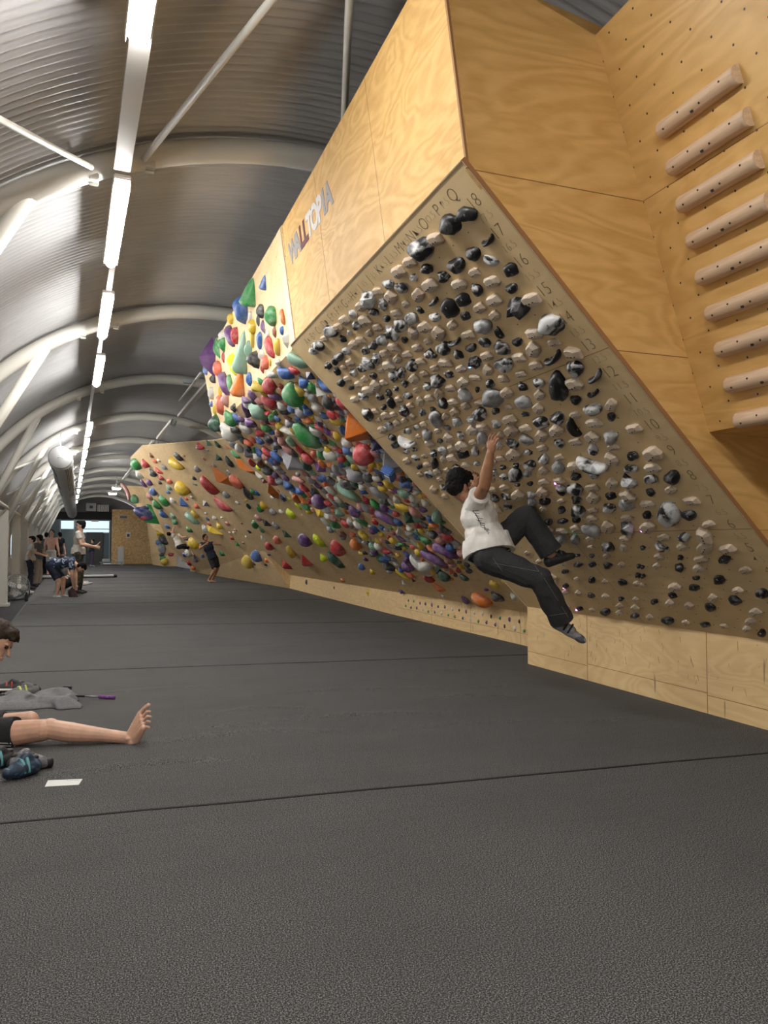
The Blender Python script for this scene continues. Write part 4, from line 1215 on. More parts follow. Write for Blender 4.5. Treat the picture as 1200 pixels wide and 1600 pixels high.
COLOUR_HOLDS = """
@back
o y -0.207 1.859 0.199 0.142 0 ; o k -0.034 1.462 0.266 0.199 -60 ; s y 0.008 0.27 0.177 0.177 0 36 ; o r 0.368 0.666 0.124 0.089 0 ; o a -0.129 0.976 0.243 0.168 -69 ; o b -0.284 1.329 0.15 0.124 0
o g -0.196 1.065 0.221 0.124 -79 ; o g -0.078 0.447 0.133 0.133 0 ; o k -0.141 0.623 0.111 0.088 0 ; o y 1.023 0.173 0.268 0.098 -84
@end_face
v g -0.233 0.571 0.405 0.387 30 19 ; o d -0.791 0.451 0.281 0.14 51 ; s r -0.58 0.29 0.176 0.158 30 ; o d -0.614 0.351 0.421 0.211 9 ; c n -1.818 0.82 0.384 0.122 -35 ; o g -1.327 0.705 0.175 0.133 -20
@far_a
o c -0.032 0.359 0.064 0.064 172 ; o w -0.253 0.574 0.085 0.047 172 ; o s 0.21 0.546 0.099 0.061 168 ; o k 1.623 0.797 0.141 0.105 173 ; o r 0.802 0.825 0.135 0.063 138 ; o a -0.172 0.81 0.108 0.076 173
o r 1.256 1.049 0.092 0.081 174 ; o s 0.675 1.218 0.102 0.079 174 ; o k 2.045 1.162 0.083 0.06 174 ; o m 1.546 1.415 0.106 0.082 175 ; o b 2.24 1.556 0.12 0.053 175 ; s y -0.176 1.533 0.188 0.177 175 18
o g 3.663 1.77 0.155 0.155 176 ; o b 5.902 2.279 0.168 0.14 13 ; o w 2.652 1.847 0.099 0.086 176 ; o m 4.873 2.442 0.162 0.094 177 ; o g 5.478 2.692 0.221 0.083 178 ; v b 1.57 2.019 0.167 0.143 15 35
o s 0.45 2.225 0.091 0.072 176 ; v a -0.751 2.197 0.141 0.119 17 ; o w 0.1 1.91 0.066 0.04 175 ; o r 0.82 1.92 0.069 0.046 176 ; c m 2.25 2.584 0.222 0.148 119 ; c y 1.569 2.496 0.179 0.108 37
o b 0.693 2.732 0.057 0.051 177 ; o w -0.193 2.717 0.062 0.055 18 ; o w -0.899 2.742 0.054 0.032 177 ; o r 1.109 2.92 0.07 0.052 178 ; o r -0.933 2.942 0.075 0.054 178 ; o y 0.111 3.015 0.113 0.09 178
v y 1.164 3.15 0.357 0.143 153 20 ; o n -1.065 3.205 0.064 0.039 179 ; o w -0.195 3.29 0.056 0.029 179 ; o w -0.648 3.295 0.055 0.031 179 ; o r 0.105 3.509 0.079 0.054 179 ; v g 0.164 3.746 0.091 0.068 -179
o c -0.591 3.695 0.055 0.033 -179 ; o w -1.487 3.451 0.042 0.034 179 ; o w 0.308 2.522 0.056 0.031 177 ; o w 1.951 3.053 0.11 0.11 178 ; o g 4.418 3.085 0.147 0.102 178 ; s y 5.504 3.674 0.184 0.184 -179 28
o b 7.557 2.876 0.163 0.089 178
@far_b
t g 2.573 0.557 0.22 0.159 -171 34 ; o r 1.509 0.03 0.139 0.116 -154 ; o w 3.816 0.615 0.141 0.128 7 ; t p 3.381 0.094 0.111 0.099 -173 ; t b 4.148 0.014 0.155 0.116 -173 ; o p 4.555 0.519 0.157 0.092 -15
o n 5.725 0.366 0.164 0.096 -14 ; o g 5.717 0.008 0.202 0.162 6
@low_a
t y 2.363 0.878 0.212 0.189 156 21 ; t b 0.876 1.103 0.176 0.165 155 22 ; o k 2.038 0.752 0.06 0.051 -24 ; o o 0.399 0.901 0.06 0.06 178 ; o k 0.779 0.745 0.061 0.043 178
@low_b
t b 5.569 1.123 0.099 0.071 15 ; o g 9.214 1.262 0.137 0.095 -154 ; o b 1.773 1.117 0.161 0.09 -163 ; s w 3.326 1.249 0.154 0.139 0 ; o r 0.733 0.591 0.166 0.093 -151 ; s o 0.805 0.36 0.116 0.093 2
o p 3.349 0.889 0.129 0.104 1 ; o n 6.985 1.25 0.054 0.054 0
@prow
o l 0.424 2.248 0.09 0.051 -162 ; o l 0.315 2.063 0.09 0.064 -37 ; o l 1.423 1.934 0.084 0.077 -176 ; o l 1.455 1.248 0.128 0.078 -60 ; t r 0.563 1.162 0.093 0.08 159 ; t b 0.419 0.627 0.063 0.055 157
o y 0.114 0.507 0.054 0.046 -23 ; o o 2.91 0.12 0.053 0.042 176 ; t r 0.573 1.099 0.143 0.116 159 ; o e 1.677 0.752 0.155 0.097 -82 ; o l 2.434 0.797 0.081 0.071 179 ; v r 4.34 0.645 0.174 0.139 -17 23
t p 2.253 1.331 0.121 0.121 162 ; o k 6.131 4.091 0.09 0.09 -170 ; c r 2.961 3.828 0.121 0.076 -169 ; v e 2.071 3.757 0.071 0.064 -169 ; c y 7.266 4.035 0.216 0.138 -139 26 ; o o 5.525 3.996 0.035 0.024 -170
o o 6.241 3.973 0.04 0.025 -171 ; o o 3.83 3.635 0.029 0.029 -171 ; o a 2.778 3.698 0.044 0.022 -170 ; v e 2.44 3.457 0.081 0.081 -170 ; o a 3.526 3.407 0.039 0.039 -171 ; s a 5.461 3.597 0.071 0.067 -172
o k 7.14 3.509 0.096 0.048 -9 ; c k 7.964 3.388 0.12 0.036 -165 ; v o 3.77 3.154 0.213 0.164 -136 16 ; c r 5.932 3.155 0.222 0.148 -76 17 ; s a 5.275 2.779 0.074 0.071 -174 ; o r 6.942 2.586 0.255 0.127 -141 25
o w 5.136 2.489 0.07 0.038 -165 ; o k 1.984 3.282 0.142 0.057 -30 ; v o 1.126 3.104 0.216 0.108 -110 ; o a 2.919 3.125 0.06 0.042 -28 ; o k 7.435 1.661 0.06 0.048 -178 ; t r 6.607 1.162 0.117 0.097 166
v r 7.158 0.452 0.163 0.142 -15 ; o p 8.146 0.81 0.073 0.042 179 ; c y 4.844 0.947 0.213 0.106 -31 37 ; o k 3.108 2.595 0.171 0.086 -30 ; o g 2.608 2.573 0.09 0.052 -31 ; o b 2.393 2.525 0.074 0.041 -31
c y 2.849 2.261 0.092 0.077 -31 ; c g 3.436 2.212 0.096 0.072 -30 ; s a 2.601 2.061 0.06 0.06 -176 ; c w 1.533 2.341 0.069 0.039 -174 ; c w 2.048 2.014 0.065 0.038 -164 ; o s 2.927 2.922 0.123 0.123 -173
v o 1.05 2.449 0.258 0.109 -34 40 ; o d 0.879 2.268 0.08 0.046 -35 ; o g 5.656 1.85 0.146 0.077 -19 ; o g 5.583 1.654 0.082 0.058 -28 ; v k 4.316 1.822 0.119 0.085 -177 ; o a 3.687 1.716 0.098 0.068 -31
o n 4.596 1.996 0.086 0.065 -176 ; v w 6.516 1.409 0.061 0.061 -178 ; t s 4.91 1.345 0.106 0.088 165 ; v e 3.543 1.462 0.097 0.081 -178 ; o e 4.359 2.333 0.1 0.042 -28 ; o c 7.243 1.949 0.031 0.031 -177
v c 0.861 3.497 0.125 0.092 -169 ; o e 1.555 3.637 0.082 0.048 -29 ; c y 3.969 2.463 0.033 0.033 -175 ; c r 0.56 2.416 0.064 0.039 62 ; c w 0.744 2.814 0.078 0.069 59 ; o a 0.532 2.328 0.083 0.054 95
o g 0.807 3.313 0.1 0.085 55 ; v r 0.831 2.689 0.086 0.079 160
@prow_kick
v y 1.548 0.284 0.06 0.052 -90 ; o k 6.426 0.267 0.051 0.036 -91 ; o r 3.884 0.254 0.027 0.027 177
@spray_kick
i g 4.746 0.181 0.023 0.02 -89 ; i p 4.525 0.171 0.023 0.02 -89 ; i p 4.293 0.182 0.026 0.021 -89 ; i w 4.061 0.178 0.028 0.022 -89 ; i g 3.858 0.163 0.022 0.02 -89 ; i b 3.631 0.172 0.021 0.018 -89
i w 3.4 0.175 0.027 0.021 -89 ; i g 3.168 0.171 0.02 0.02 175 ; i g 2.965 0.168 0.021 0.02 -89 ; i b 2.726 0.167 0.021 0.018 -89 ; i w 2.499 0.173 0.025 0.02 -89 ; i g 2.279 0.168 0.021 0.02 -89
i p 2.06 0.173 0.026 0.021 -89 ; i p 1.83 0.169 0.026 0.022 -89 ; i k 1.609 0.172 0.025 0.017 -89 ; i w 1.369 0.171 0.032 0.024 -89 ; i g 1.159 0.162 0.021 0.021 174 ; i k 4.634 0.271 0.02 0.016 -89
i g 4.413 0.276 0.023 0.019 -89 ; i p 4.17 0.261 0.025 0.019 -89 ; i p 3.965 0.269 0.028 0.022 -89 ; i p 3.73 0.27 0.027 0.023 -89 ; i k 3.511 0.261 0.021 0.018 -89 ; i p 3.284 0.272 0.026 0.022 -89
i w 3.044 0.261 0.026 0.02 -89 ; i k 2.834 0.263 0.02 0.018 -89 ; i p 2.623 0.261 0.028 0.019 -89 ; i w 2.385 0.263 0.027 0.019 -89 ; i w 2.161 0.271 0.029 0.021 -89 ; i k 1.94 0.256 0.023 0.018 -89
i g 1.714 0.257 0.023 0.02 -89 ; i p 1.493 0.262 0.03 0.022 -89 ; i k 1.269 0.258 0.024 0.017 -89
@spray_low
o g 3.544 3.744 0.095 0.095 -166 ; o w 4.263 3.631 0.148 0.125 -168 30 ; o k 3.928 3.61 0.087 0.065 -167 ; o m 0.13 3.691 0.106 0.064 -135 27 ; o b 0.626 3.678 0.099 0.061 -162 ; o w 0.956 3.767 0.059 0.039 -163
o r 0.413 3.644 0.059 0.037 -144 ; t r 1.22 3.713 0.082 0.074 164 ; c y 1.601 3.77 0.077 0.068 -164 ; c p 1.427 3.592 0.092 0.05 -147 ; t g 0.835 3.507 0.119 0.103 162 4 ; c y 0.681 3.483 0.069 0.054 -45
o b 0.436 3.501 0.056 0.056 -163 ; v d 0.21 3.518 0.058 0.054 -18 ; v w 0.35 3.352 0.074 0.059 -164 ; o b 0.096 3.36 0.078 0.05 -136 ; t w 0.022 3.26 0.035 0.035 158 ; o k 0.369 3.233 0.082 0.067 -20
o w 0.712 3.258 0.062 0.054 -165 ; o y 0.868 3.351 0.039 0.027 -18 ; o a 0.623 3.353 0.054 0.046 -165 ; o r 1.733 3.576 0.087 0.079 -40 ; c p 2.715 3.69 0.145 0.058 -24 ; o m 2.312 3.597 0.121 0.093 -166
o k 2.126 3.71 0.045 0.045 -165 ; o w 1.527 3.467 0.06 0.043 -165 ; o b 1.336 3.387 0.05 0.05 -165 ; o a 1.255 3.299 0.058 0.058 -166 ; o b 1.037 3.266 0.048 0.048 -166 ; o r 0.094 3.137 0.093 0.058 -127
v p 0.355 3.134 0.044 0.03 -166 ; o b 0.789 3.132 0.063 0.039 -166 ; o y 0.606 3.035 0.07 0.062 -167 ; v o 0.25 2.889 0.128 0.12 -23 5 ; c e 0.09 2.934 0.058 0.032 -84 ; o w 2.532 3.735 0.057 0.047 -12
o k 1.592 3.418 0.069 0.06 -166 ; o w 3.42 3.538 0.083 0.073 -167 ; o p 3.069 3.544 0.1 0.06 -167 ; o g 2.708 3.364 0.078 0.058 -167 ; c w 2.136 3.215 0.119 0.055 -142 ; o r 3.111 3.377 0.071 0.061 -168
o c 2.511 3.233 0.057 0.048 -168 ; o g 1.668 3.055 0.142 0.106 -79 6 ; o w 1.336 3.05 0.068 0.059 -168 ; c r 1.163 3.041 0.082 0.041 -129 ; o b 2.07 3.388 0.045 0.032 -167 ; o a 1.816 3.264 0.053 0.053 -167
o r 2.244 3.381 0.065 0.046 -131 ; o b 1.493 3.256 0.051 0.034 -166 ; c s 3.991 3.361 0.066 0.055 -135 ; o b 3.468 3.292 0.073 0.052 -169 ; o c 1.099 2.902 0.049 0.033 -129 ; o w 0.936 2.783 0.065 0.049 -169
v b 1.507 2.921 0.043 0.034 -169 ; v g 1.316 2.839 0.051 0.042 -169 ; s r 0.694 2.608 0.088 0.088 -170 7 ; v d 0.231 2.659 0.063 0.063 -169 24 ; o b 1.07 2.692 0.083 0.058 -169 ; o m 1.146 2.582 0.092 0.059 -170
o w 1.13 2.466 0.059 0.054 -171 ; V b 0.325 2.411 0.115 0.107 -26 8 ; o b 0.611 2.119 0.079 0.056 -173 ; o w 0.34 2.213 0.038 0.034 -172 ; o m 0.893 1.999 0.091 0.049 -174 ; o w 4.266 3.134 0.068 0.062 -170
s n 3.912 3.069 0.055 0.049 -170 ; v a 2.99 2.841 0.166 0.155 -170 9 ; c y 2.747 2.796 0.059 0.034 -39 ; o e 2.754 2.72 0.109 0.055 -29 ; v p 2.376 2.619 0.077 0.077 -171 ; o w 1.666 2.709 0.106 0.067 -170
s r 1.477 2.627 0.061 0.043 -21 ; v w 2.267 2.531 0.057 0.047 -20 ; o a 1.547 2.403 0.106 0.089 -172 10 ; t p 3.674 2.166 0.122 0.1 160 ; v y 4.258 1.933 0.129 0.094 -176 11 ; o m 2.335 2.184 0.126 0.077 -117 43
o a 1.502 2.071 0.106 0.071 -132 ; o y 1.266 1.831 0.104 0.056 -145 31 ; v e 1.426 1.642 0.08 0.08 -176 ; c p 2.036 1.696 0.142 0.071 -134 ; o p 2.888 1.866 0.082 0.072 -22 ; o r 3.735 1.658 0.089 0.056 -177
t o 4.256 1.248 0.107 0.083 157 ; o s 4.032 1.419 0.092 0.046 -178 ; v r 1.442 1.513 0.053 0.045 -177 ; o b 0.942 1.595 0.046 0.042 -29 ; c n 3.663 2.565 0.119 0.054 -156 ; o a 3.167 2.503 0.062 0.052 -172
c w 2.853 2.284 0.091 0.056 -77 ; o b 2.833 2.458 0.05 0.045 -172 ; o a 3.182 2.28 0.052 0.042 -174 ; c a 3.223 2.066 0.084 0.047 -76 ; v b 1.935 2.124 0.074 0.042 -174 ; o w 1.813 2.191 0.055 0.036 -173
s k 1.303 2.311 0.06 0.051 -172 ; v b 0.987 2.335 0.041 0.033 -172 ; o w 1.149 2.259 0.067 0.038 -172 ; s y 1.241 2.132 0.06 0.043 -173 ; o n 1.124 2.064 0.042 0.034 -174 ; s o 0.381 1.943 0.046 0.039 -174
o w 0.593 1.984 0.048 0.032 -174 ; o y 0.564 1.933 0.047 0.032 -174 ; o w 0.653 1.825 0.048 0.04 -175 ; o a 0.923 1.83 0.05 0.033 -175 ; o p 0.879 1.739 0.058 0.033 -175 ; t m 0.681 1.645 0.097 0.049 150
o k 1.114 1.621 0.046 0.031 -176 ; o k 1.227 1.508 0.047 0.031 -133 ; o w 1.38 1.381 0.042 0.027 -178 ; s n 1.223 1.276 0.058 0.047 -179 38 ; c p 1.351 1.123 0.151 0.092 -148 12 ; c p 1.958 0.967 0.156 0.075 -136 13
T w 2.592 0.785 0.163 0.144 151 14 ; s p 3.165 0.757 0.075 0.072 -27 47 ; c y 3.773 0.547 0.11 0.048 -120 46 ; s b 1.168 1.147 0.047 0.047 -179 ; s n 1.046 1.048 0.078 0.041 179 44 ; o g 1.638 1.266 0.066 0.049 -158
o w 1.955 1.382 0.062 0.034 -178 ; o a 2.167 1.271 0.052 0.035 -179 ; o r 2.431 1.409 0.041 0.03 -178 ; o y 2.883 1.392 0.05 0.031 -178 ; o p 3.004 1.474 0.057 0.05 -24 ; o b 2.565 1.511 0.042 0.042 -177
o g 2.303 1.495 0.047 0.029 -177 ; o r 2.601 1.629 0.042 0.036 -177 ; o p 2.362 1.301 0.065 0.035 -136 ; o y 2.702 1.277 0.049 0.049 -179 ; o r 3.397 1.082 0.118 0.049 -162 ; o k 2.798 1.144 0.05 0.05 -179
o e 4.141 0.974 0.07 0.042 179 ; o g 4.086 0.855 0.063 0.042 178 ; c y 4.603 0.997 0.065 0.036 -164 ; o y 3.119 0.974 0.045 0.032 179 ; o b 2.749 1.003 0.049 0.037 179 ; o y 2.567 1.133 0.042 0.03 179
o s 2.269 1.137 0.065 0.035 179 ; o w 1.946 0.942 0.04 0.034 178 ; o n 1.674 0.83 0.061 0.039 178 ; t r 1.653 0.737 0.05 0.028 148 ; s k 1.271 0.837 0.037 0.027 178 ; s k 1.384 0.734 0.049 0.03 177
s a 4.173 0.61 0.05 0.043 177 ; o p 4.743 0.846 0.044 0.037 178 ; o a 3.5 1.332 0.039 0.026 -179 ; o w 3.914 1.238 0.041 0.034 -23 ; o r 1.671 1.726 0.049 0.033 -176 ; o w 4.202 0.314 0.039 0.036 -27
v p 4.823 0.048 0.06 0.042 175 ; t k 1.904 0.633 0.029 0.023 148 ; s e 1.721 0.597 0.051 0.034 -136 ; c o 2.209 0.528 0.053 0.03 176 ; o o 2.931 0.302 0.083 0.048 -154 32 ; o w 3.189 0.089 0.026 0.023 174
v k 3.654 0.406 0.034 0.034 176 ; o a 3.483 0.866 0.053 0.033 178 ; o p 2.483 0.089 0.055 0.055 174 ; s o 1.89 0.179 0.13 0.078 -164 15 ; o k 1.395 0.26 0.08 0.061 174 ; o y 1.11 0.509 0.053 0.045 175
o y 0.78 0.563 0.051 0.034 -83 ; o w 0.94 0.311 0.041 0.041 174 ; o p 1.488 0.382 0.031 0.022 175 ; o w 3.436 3.494 0.073 0.042 -168 ; o l 4.752 2.964 0.059 0.053 -14 ; s k 4.482 2.882 0.099 0.07 -171
s a 3.937 2.86 0.055 0.05 -171 ; v a 3.152 2.868 0.125 0.104 -16 ; o b 4.363 2.522 0.093 0.07 -173 ; v a 4.536 3.24 0.116 0.081 -12 ; o b 3.971 3.146 0.08 0.053 106 ; s k 2.488 2.385 0.064 0.044 78
s b 3.48 3.001 0.076 0.049 82 ; o r 0.573 3.103 0.054 0.05 95 ; o n 2.318 2.073 0.07 0.058 126 ; o r 0.019 3.072 0.057 0.044 108 ; o e -0.069 3.264 0.045 0.035 9 ; s w 3.115 1.743 0.048 0.032 23
c p 2.923 0.86 0.084 0.061 117 ; o a 1.504 2.324 0.032 0.024 149 ; v a 0.476 2.492 0.056 0.038 173 ; v n 0.709 2.728 0.056 0.036 131 ; o r 0.597 2.661 0.036 0.034 123 ; o y 1.408 2.473 0.041 0.037 154
o a 4.509 2.643 0.093 0.071 2 ; o w 1.766 2.842 0.056 0.036 171 ; v m 3.554 1.869 0.084 0.077 169 ; v a 2.539 0.961 0.068 0.05 60 ; o a 4.01 1.276 0.046 0.037 79 ; o k 4.758 3.455 0.08 0.06 42
v o 4.462 2.214 0.085 0.066 53 ; o y 1.607 2.788 0.043 0.035 64 ; c k 0.189 2.777 0.051 0.038 59 ; o a 0.956 1.226 0.059 0.036 41 ; o w 3.345 1.597 0.064 0.051 71 ; s y -0.016 2.557 0.054 0.046 43
c k 0.834 1.435 0.06 0.046 67 ; s w 4.631 3.373 0.066 0.061 162 ; o r 3.085 2.156 0.056 0.052 121 ; o b 3.333 3.703 0.055 0.05 95 ; o c 4.422 1.481 0.073 0.061 70 ; o k -0.009 2.935 0.03 0.025 49
o g -0.003 2.811 0.044 0.027 42 ; o w 1.011 3.147 0.044 0.027 56 ; o a 2.344 1.878 0.076 0.059 76 ; o e 0.331 2.05 0.052 0.049 30 ; v b 1.751 1.768 0.052 0.039 59 ; o k 2.218 1.756 0.051 0.032 110
o c 1.178 3.586 0.054 0.039 53 ; c p 3.711 2.921 0.068 0.049 156 ; o w 0.67 3.407 0.043 0.036 31 ; o n 2.599 3.484 0.052 0.046 114 ; s y 2.193 3.301 0.057 0.046 134 ; o g 3.908 0.953 0.053 0.036 1
o w 3.228 2.177 0.042 0.031 15 ; o n 2.773 3.008 0.074 0.064 111 ; o w 0.456 2.742 0.051 0.046 35 ; v s 2.434 0.902 0.05 0.036 145 ; o w 4.582 1.726 0.079 0.052 105 ; v e 0.461 3.018 0.054 0.051 27
o w 3.913 1.98 0.07 0.06 81 ; c o 1.01 1.5 0.065 0.046 179 ; o y 1.991 1.158 0.057 0.038 106 ; o a 1.028 1.376 0.046 0.034 52 ; o r 3.534 2.076 0.062 0.047 46 ; o s 2.102 2.803 0.059 0.045 163
o w 3.562 0.786 0.049 0.042 51 ; o n 2.907 2.526 0.072 0.044 40 ; o b 0.379 3.075 0.032 0.02 153 ; s g 1.484 2.57 0.045 0.036 142 ; s c 1.615 0.91 0.061 0.041 7 ; o e 0.393 1.989 0.037 0.023 128
v o 3.255 1.858 0.046 0.031 119 ; o y 1.201 1.461 0.035 0.027 154 ; s m 1.667 1.946 0.036 0.027 104 ; o r 4.828 2.698 0.083 0.068 88 ; c o 4.674 2.272 0.082 0.062 130 ; o k 3.065 3.258 0.063 0.055 29
v k 1.4 0.883 0.054 0.035 178 ; o w 3.756 1.947 0.049 0.037 154 ; o r 1.941 0.831 0.064 0.05 111 ; o k 2.991 1.237 0.042 0.029 5 ; s y 3.957 0.652 0.061 0.037 144 ; o w 0.581 3.44 0.026 0.021 126
o y 0.992 2.878 0.056 0.042 132 ; o c 0.209 2.716 0.036 0.031 111 ; o y 1.474 0.804 0.044 0.033 113 ; s g 1.928 1.915 0.065 0.045 82 ; o r 3.62 3.112 0.072 0.068 75 ; s a 0.625 2.491 0.041 0.031 86
v r 1.049 3.62 0.034 0.032 139 ; o b 3.865 0.878 0.057 0.045 88 ; s c 3.817 1.714 0.052 0.032 71 ; v r 2.425 2.93 0.069 0.05 88 ; o k 3.848 1.366 0.06 0.037 3 ; v r 4.267 2.151 0.065 0.059 156
s y 0.197 2.424 0.031 0.029 169 ; o a 1.964 2.508 0.073 0.051 130 ; o g 4.246 1.678 0.075 0.07 68 ; o p 3.495 3.652 0.051 0.043 14 ; o s 3.503 0.553 0.068 0.044 86 ; o w 4.688 2.343 0.05 0.035 66
o y 1.451 1.701 0.042 0.026 168 ; o b 0.014 3.213 0.038 0.031 31 ; o w 0.816 1.911 0.05 0.041 89 ; v s 2.408 1.748 0.047 0.044 34 ; o a 2.232 2.459 0.047 0.043 57 ; s k 0.56 2.189 0.044 0.037 123
o e 2.259 0.601 0.079 0.071 40 ; v y 1.048 3.202 0.056 0.047 103 ; s s 3.627 1.93 0.051 0.033 33 ; o r 4.901 3.083 0.069 0.051 141 ; o w 2.495 2.306 0.072 0.054 116 ; c b 0.087 2.671 0.056 0.038 85
v w 0.093 2.886 0.028 0.021 122 ; o k 3.956 0.737 0.088 0.07 49 ; o w 2.089 1.203 0.059 0.037 84 ; o b 2.691 3.298 0.044 0.037 8 ; o b 0.711 2.91 0.057 0.039 143 ; o w 1.234 1.936 0.048 0.042 169
o n 2.676 3.142 0.071 0.054 140 ; o n 3.15 2.623 0.052 0.038 75 ; o r 0.346 2.726 0.031 0.023 64 ; o k -0.094 3.007 0.054 0.042 86 ; o g 0.407 3.431 0.059 0.049 87 ; o n 0.585 2.557 0.046 0.042 18
o w 2.185 2.354 0.058 0.049 118 ; o r 3.291 3.21 0.046 0.028 166 ; o n 2.5 1.913 0.066 0.051 6 ; v y 2.16 2.931 0.044 0.029 109 ; o w 4.625 3.742 0.05 0.038 68 ; v r 2.121 1.989 0.071 0.048 139
o n 4.52 1.993 0.048 0.044 2 ; o w 3.012 2.09 0.056 0.047 32 ; s b 3.611 0.919 0.055 0.037 56 ; o m 2.315 2.009 0.043 0.027 89 ; s m 3.615 1.18 0.07 0.061 159 ; o n 2.73 3.077 0.04 0.037 67
o k 2.741 2.931 0.056 0.043 135 ; o b 0.835 2.323 0.041 0.026 159 ; s g 1.878 2.77 0.061 0.051 143 ; o a 3.972 2.791 0.06 0.052 85 ; o k 0.16 2.352 0.043 0.028 80 ; o y 2.162 1.501 0.046 0.03 89
o p 1.088 3.1 0.034 0.029 1 ; o m 1.667 1.407 0.043 0.027 144 ; o o 1.072 2.394 0.05 0.033 176 ; o c 3.69 1.596 0.045 0.04 68 ; o b 0.835 2.815 0.027 0.024 151 ; o n 1.35 2.775 0.047 0.04 170
o o 0.284 3.27 0.025 0.017 33 ; c g 1.265 3.141 0.056 0.04 73 ; s b 3.624 0.653 0.05 0.038 156 ; o p 2.04 3.758 0.062 0.05 150 ; v w 1.081 1.146 0.041 0.028 146 ; o m 0.133 2.309 0.039 0.033 173
v p 1.801 1.155 0.044 0.032 51 ; o g 2.15 3.439 0.057 0.048 164 ; o b 0.818 2.276 0.051 0.046 53 ; o k 1.436 2.888 0.05 0.034 170 ; c c 1.724 3.336 0.048 0.029 57 ; c a 1.658 2.278 0.046 0.033 30
o e 1.916 2.259 0.05 0.045 25 ; v b 3.295 3.082 0.06 0.039 173 ; o k 0.3 3.177 0.04 0.028 71 ; s a 3.458 2.637 0.044 0.028 174 ; o k 3.504 2.327 0.075 0.045 130 ; o p 2.3 2.277 0.041 0.036 113
o a 2.692 1.197 0.038 0.034 37 ; c r 2.836 0.541 0.075 0.066 111 ; o r 3.804 2.409 0.065 0.058 63 ; v b 3.785 2.266 0.038 0.035 0 ; o w 2.126 3.632 0.034 0.026 63 ; s n 0.392 2.089 0.041 0.035 161
v w 2.134 1.439 0.076 0.067 142 ; o k 2.959 1.952 0.072 0.051 170 ; o o 2.019 2.596 0.049 0.035 47 ; o y 1.018 2.161 0.059 0.046 118 ; o g 3.016 1.677 0.076 0.049 60 ; s a 2.518 1.479 0.04 0.024 36
v p 0.666 2.026 0.05 0.041 19 ; v a 3.307 1.018 0.056 0.04 77 ; o a 4.781 1.566 0.084 0.053 173 ; v s 3.98 2.277 0.067 0.04 105 ; o y 4.27 1.757 0.053 0.043 68 ; o b 1.65 3.185 0.055 0.035 9
o y 1.32 1.007 0.07 0.046 87 ; o b 4.16 2.386 0.068 0.055 12 ; o w 1.432 1.911 0.051 0.032 96 ; o k 1.857 2.895 0.05 0.035 37 ; v r 2.732 1.331 0.05 0.033 155 ; o p 2.839 3.183 0.048 0.036 145
o o 1.691 1.133 0.063 0.049 39 ; o b 0.064 2.762 0.031 0.026 173 ; c g 0.729 1.549 0.04 0.026 39 ; o y 0.896 2.459 0.053 0.047 125 ; s y 2.699 3.427 0.04 0.027 113 ; v k 2.442 3.431 0.05 0.046 124
v n 1.959 2.404 0.05 0.037 48 ; c n 0.18 2.553 0.045 0.029 97 ; o b 2.646 2.454 0.054 0.043 104 ; o p 4.119 2.664 0.064 0.05 24 ; o m 4.531 1.555 0.06 0.046 96 ; o a 1.537 2.216 0.044 0.033 142
o y 3.546 1.404 0.074 0.066 83 ; o a 0.21 3.045 0.042 0.032 125 ; s c 0.004 2.883 0.03 0.028 147 ; c p 1.202 2.191 0.038 0.031 25 ; o b 2.844 1.509 0.051 0.035 111 ; o y 1.656 3.693 0.042 0.036 147
s r 2.418 2.797 0.07 0.061 91 ; v n 3.091 1.27 0.059 0.044 168 ; o g 4.643 2.088 0.075 0.068 51 ; o p 3.902 1.059 0.065 0.062 18 ; o o 0.414 2.282 0.053 0.043 93 ; o c 1.352 2.943 0.039 0.03 147
v p 1.007 2.055 0.06 0.045 47 ; o y 3.281 1.263 0.044 0.036 90 ; o b 1.764 3.228 0.036 0.028 57 ; s m 2.149 0.79 0.046 0.028 146 ; v w 1.031 3.038 0.028 0.022 120 ; o w 0.935 2.672 0.046 0.042 4
o r 2.253 1.821 0.044 0.034 140 ; o y 2.461 0.699 0.061 0.051 60 ; v a 1.988 0.73 0.053 0.036 175 ; o n 2.029 3.667 0.047 0.041 2 ; s r 1.357 3.465 0.036 0.027 66 ; o n 2.896 1.769 0.056 0.042 99
o g 3.073 2.988 0.047 0.03 8 ; c k 4.275 3.272 0.054 0.049 134 ; o n 1.122 1.725 0.068 0.057 86 ; o b 1.873 1.591 0.059 0.048 178 ; o m 4.016 3.531 0.045 0.038 135 ; v g 0.168 2.483 0.05 0.038 122
c b 4.336 2.432 0.066 0.046 97 ; c a 1.261 2.374 0.04 0.028 45 ; o n 4.045 1.772 0.048 0.043 55 ; o g 1.243 3.637 0.041 0.038 28 ; s g 1.676 1.316 0.041 0.026 64 ; o c 3.615 1.527 0.05 0.032 0
s k 1.266 1.364 0.068 0.043 171 ; s g 1.538 1.845 0.035 0.023 179 ; o p 3.174 2.384 0.049 0.039 78 ; v r 1.043 1.892 0.043 0.027 38 ; o k 2.105 2.272 0.07 0.065 26 ; o b 2.781 1.841 0.036 0.022 5
s r 0.06 2.409 0.049 0.043 53 ; o p 2.384 3.778 0.062 0.039 26 ; o w 3.096 3.435 0.037 0.033 159 ; o e 0.45 2.15 0.03 0.019 108 ; o g 3.065 2.008 0.068 0.042 117 ; o w 1.725 1.484 0.042 0.038 25
c g 1.925 3.451 0.04 0.025 142 ; o a -0.065 2.737 0.057 0.043 120 ; s k 0.222 3.215 0.028 0.023 4 ; o k 1.292 1.715 0.039 0.036 160 ; c c 4.443 3.008 0.087 0.065 131 ; o k 4.103 3.432 0.06 0.056 140
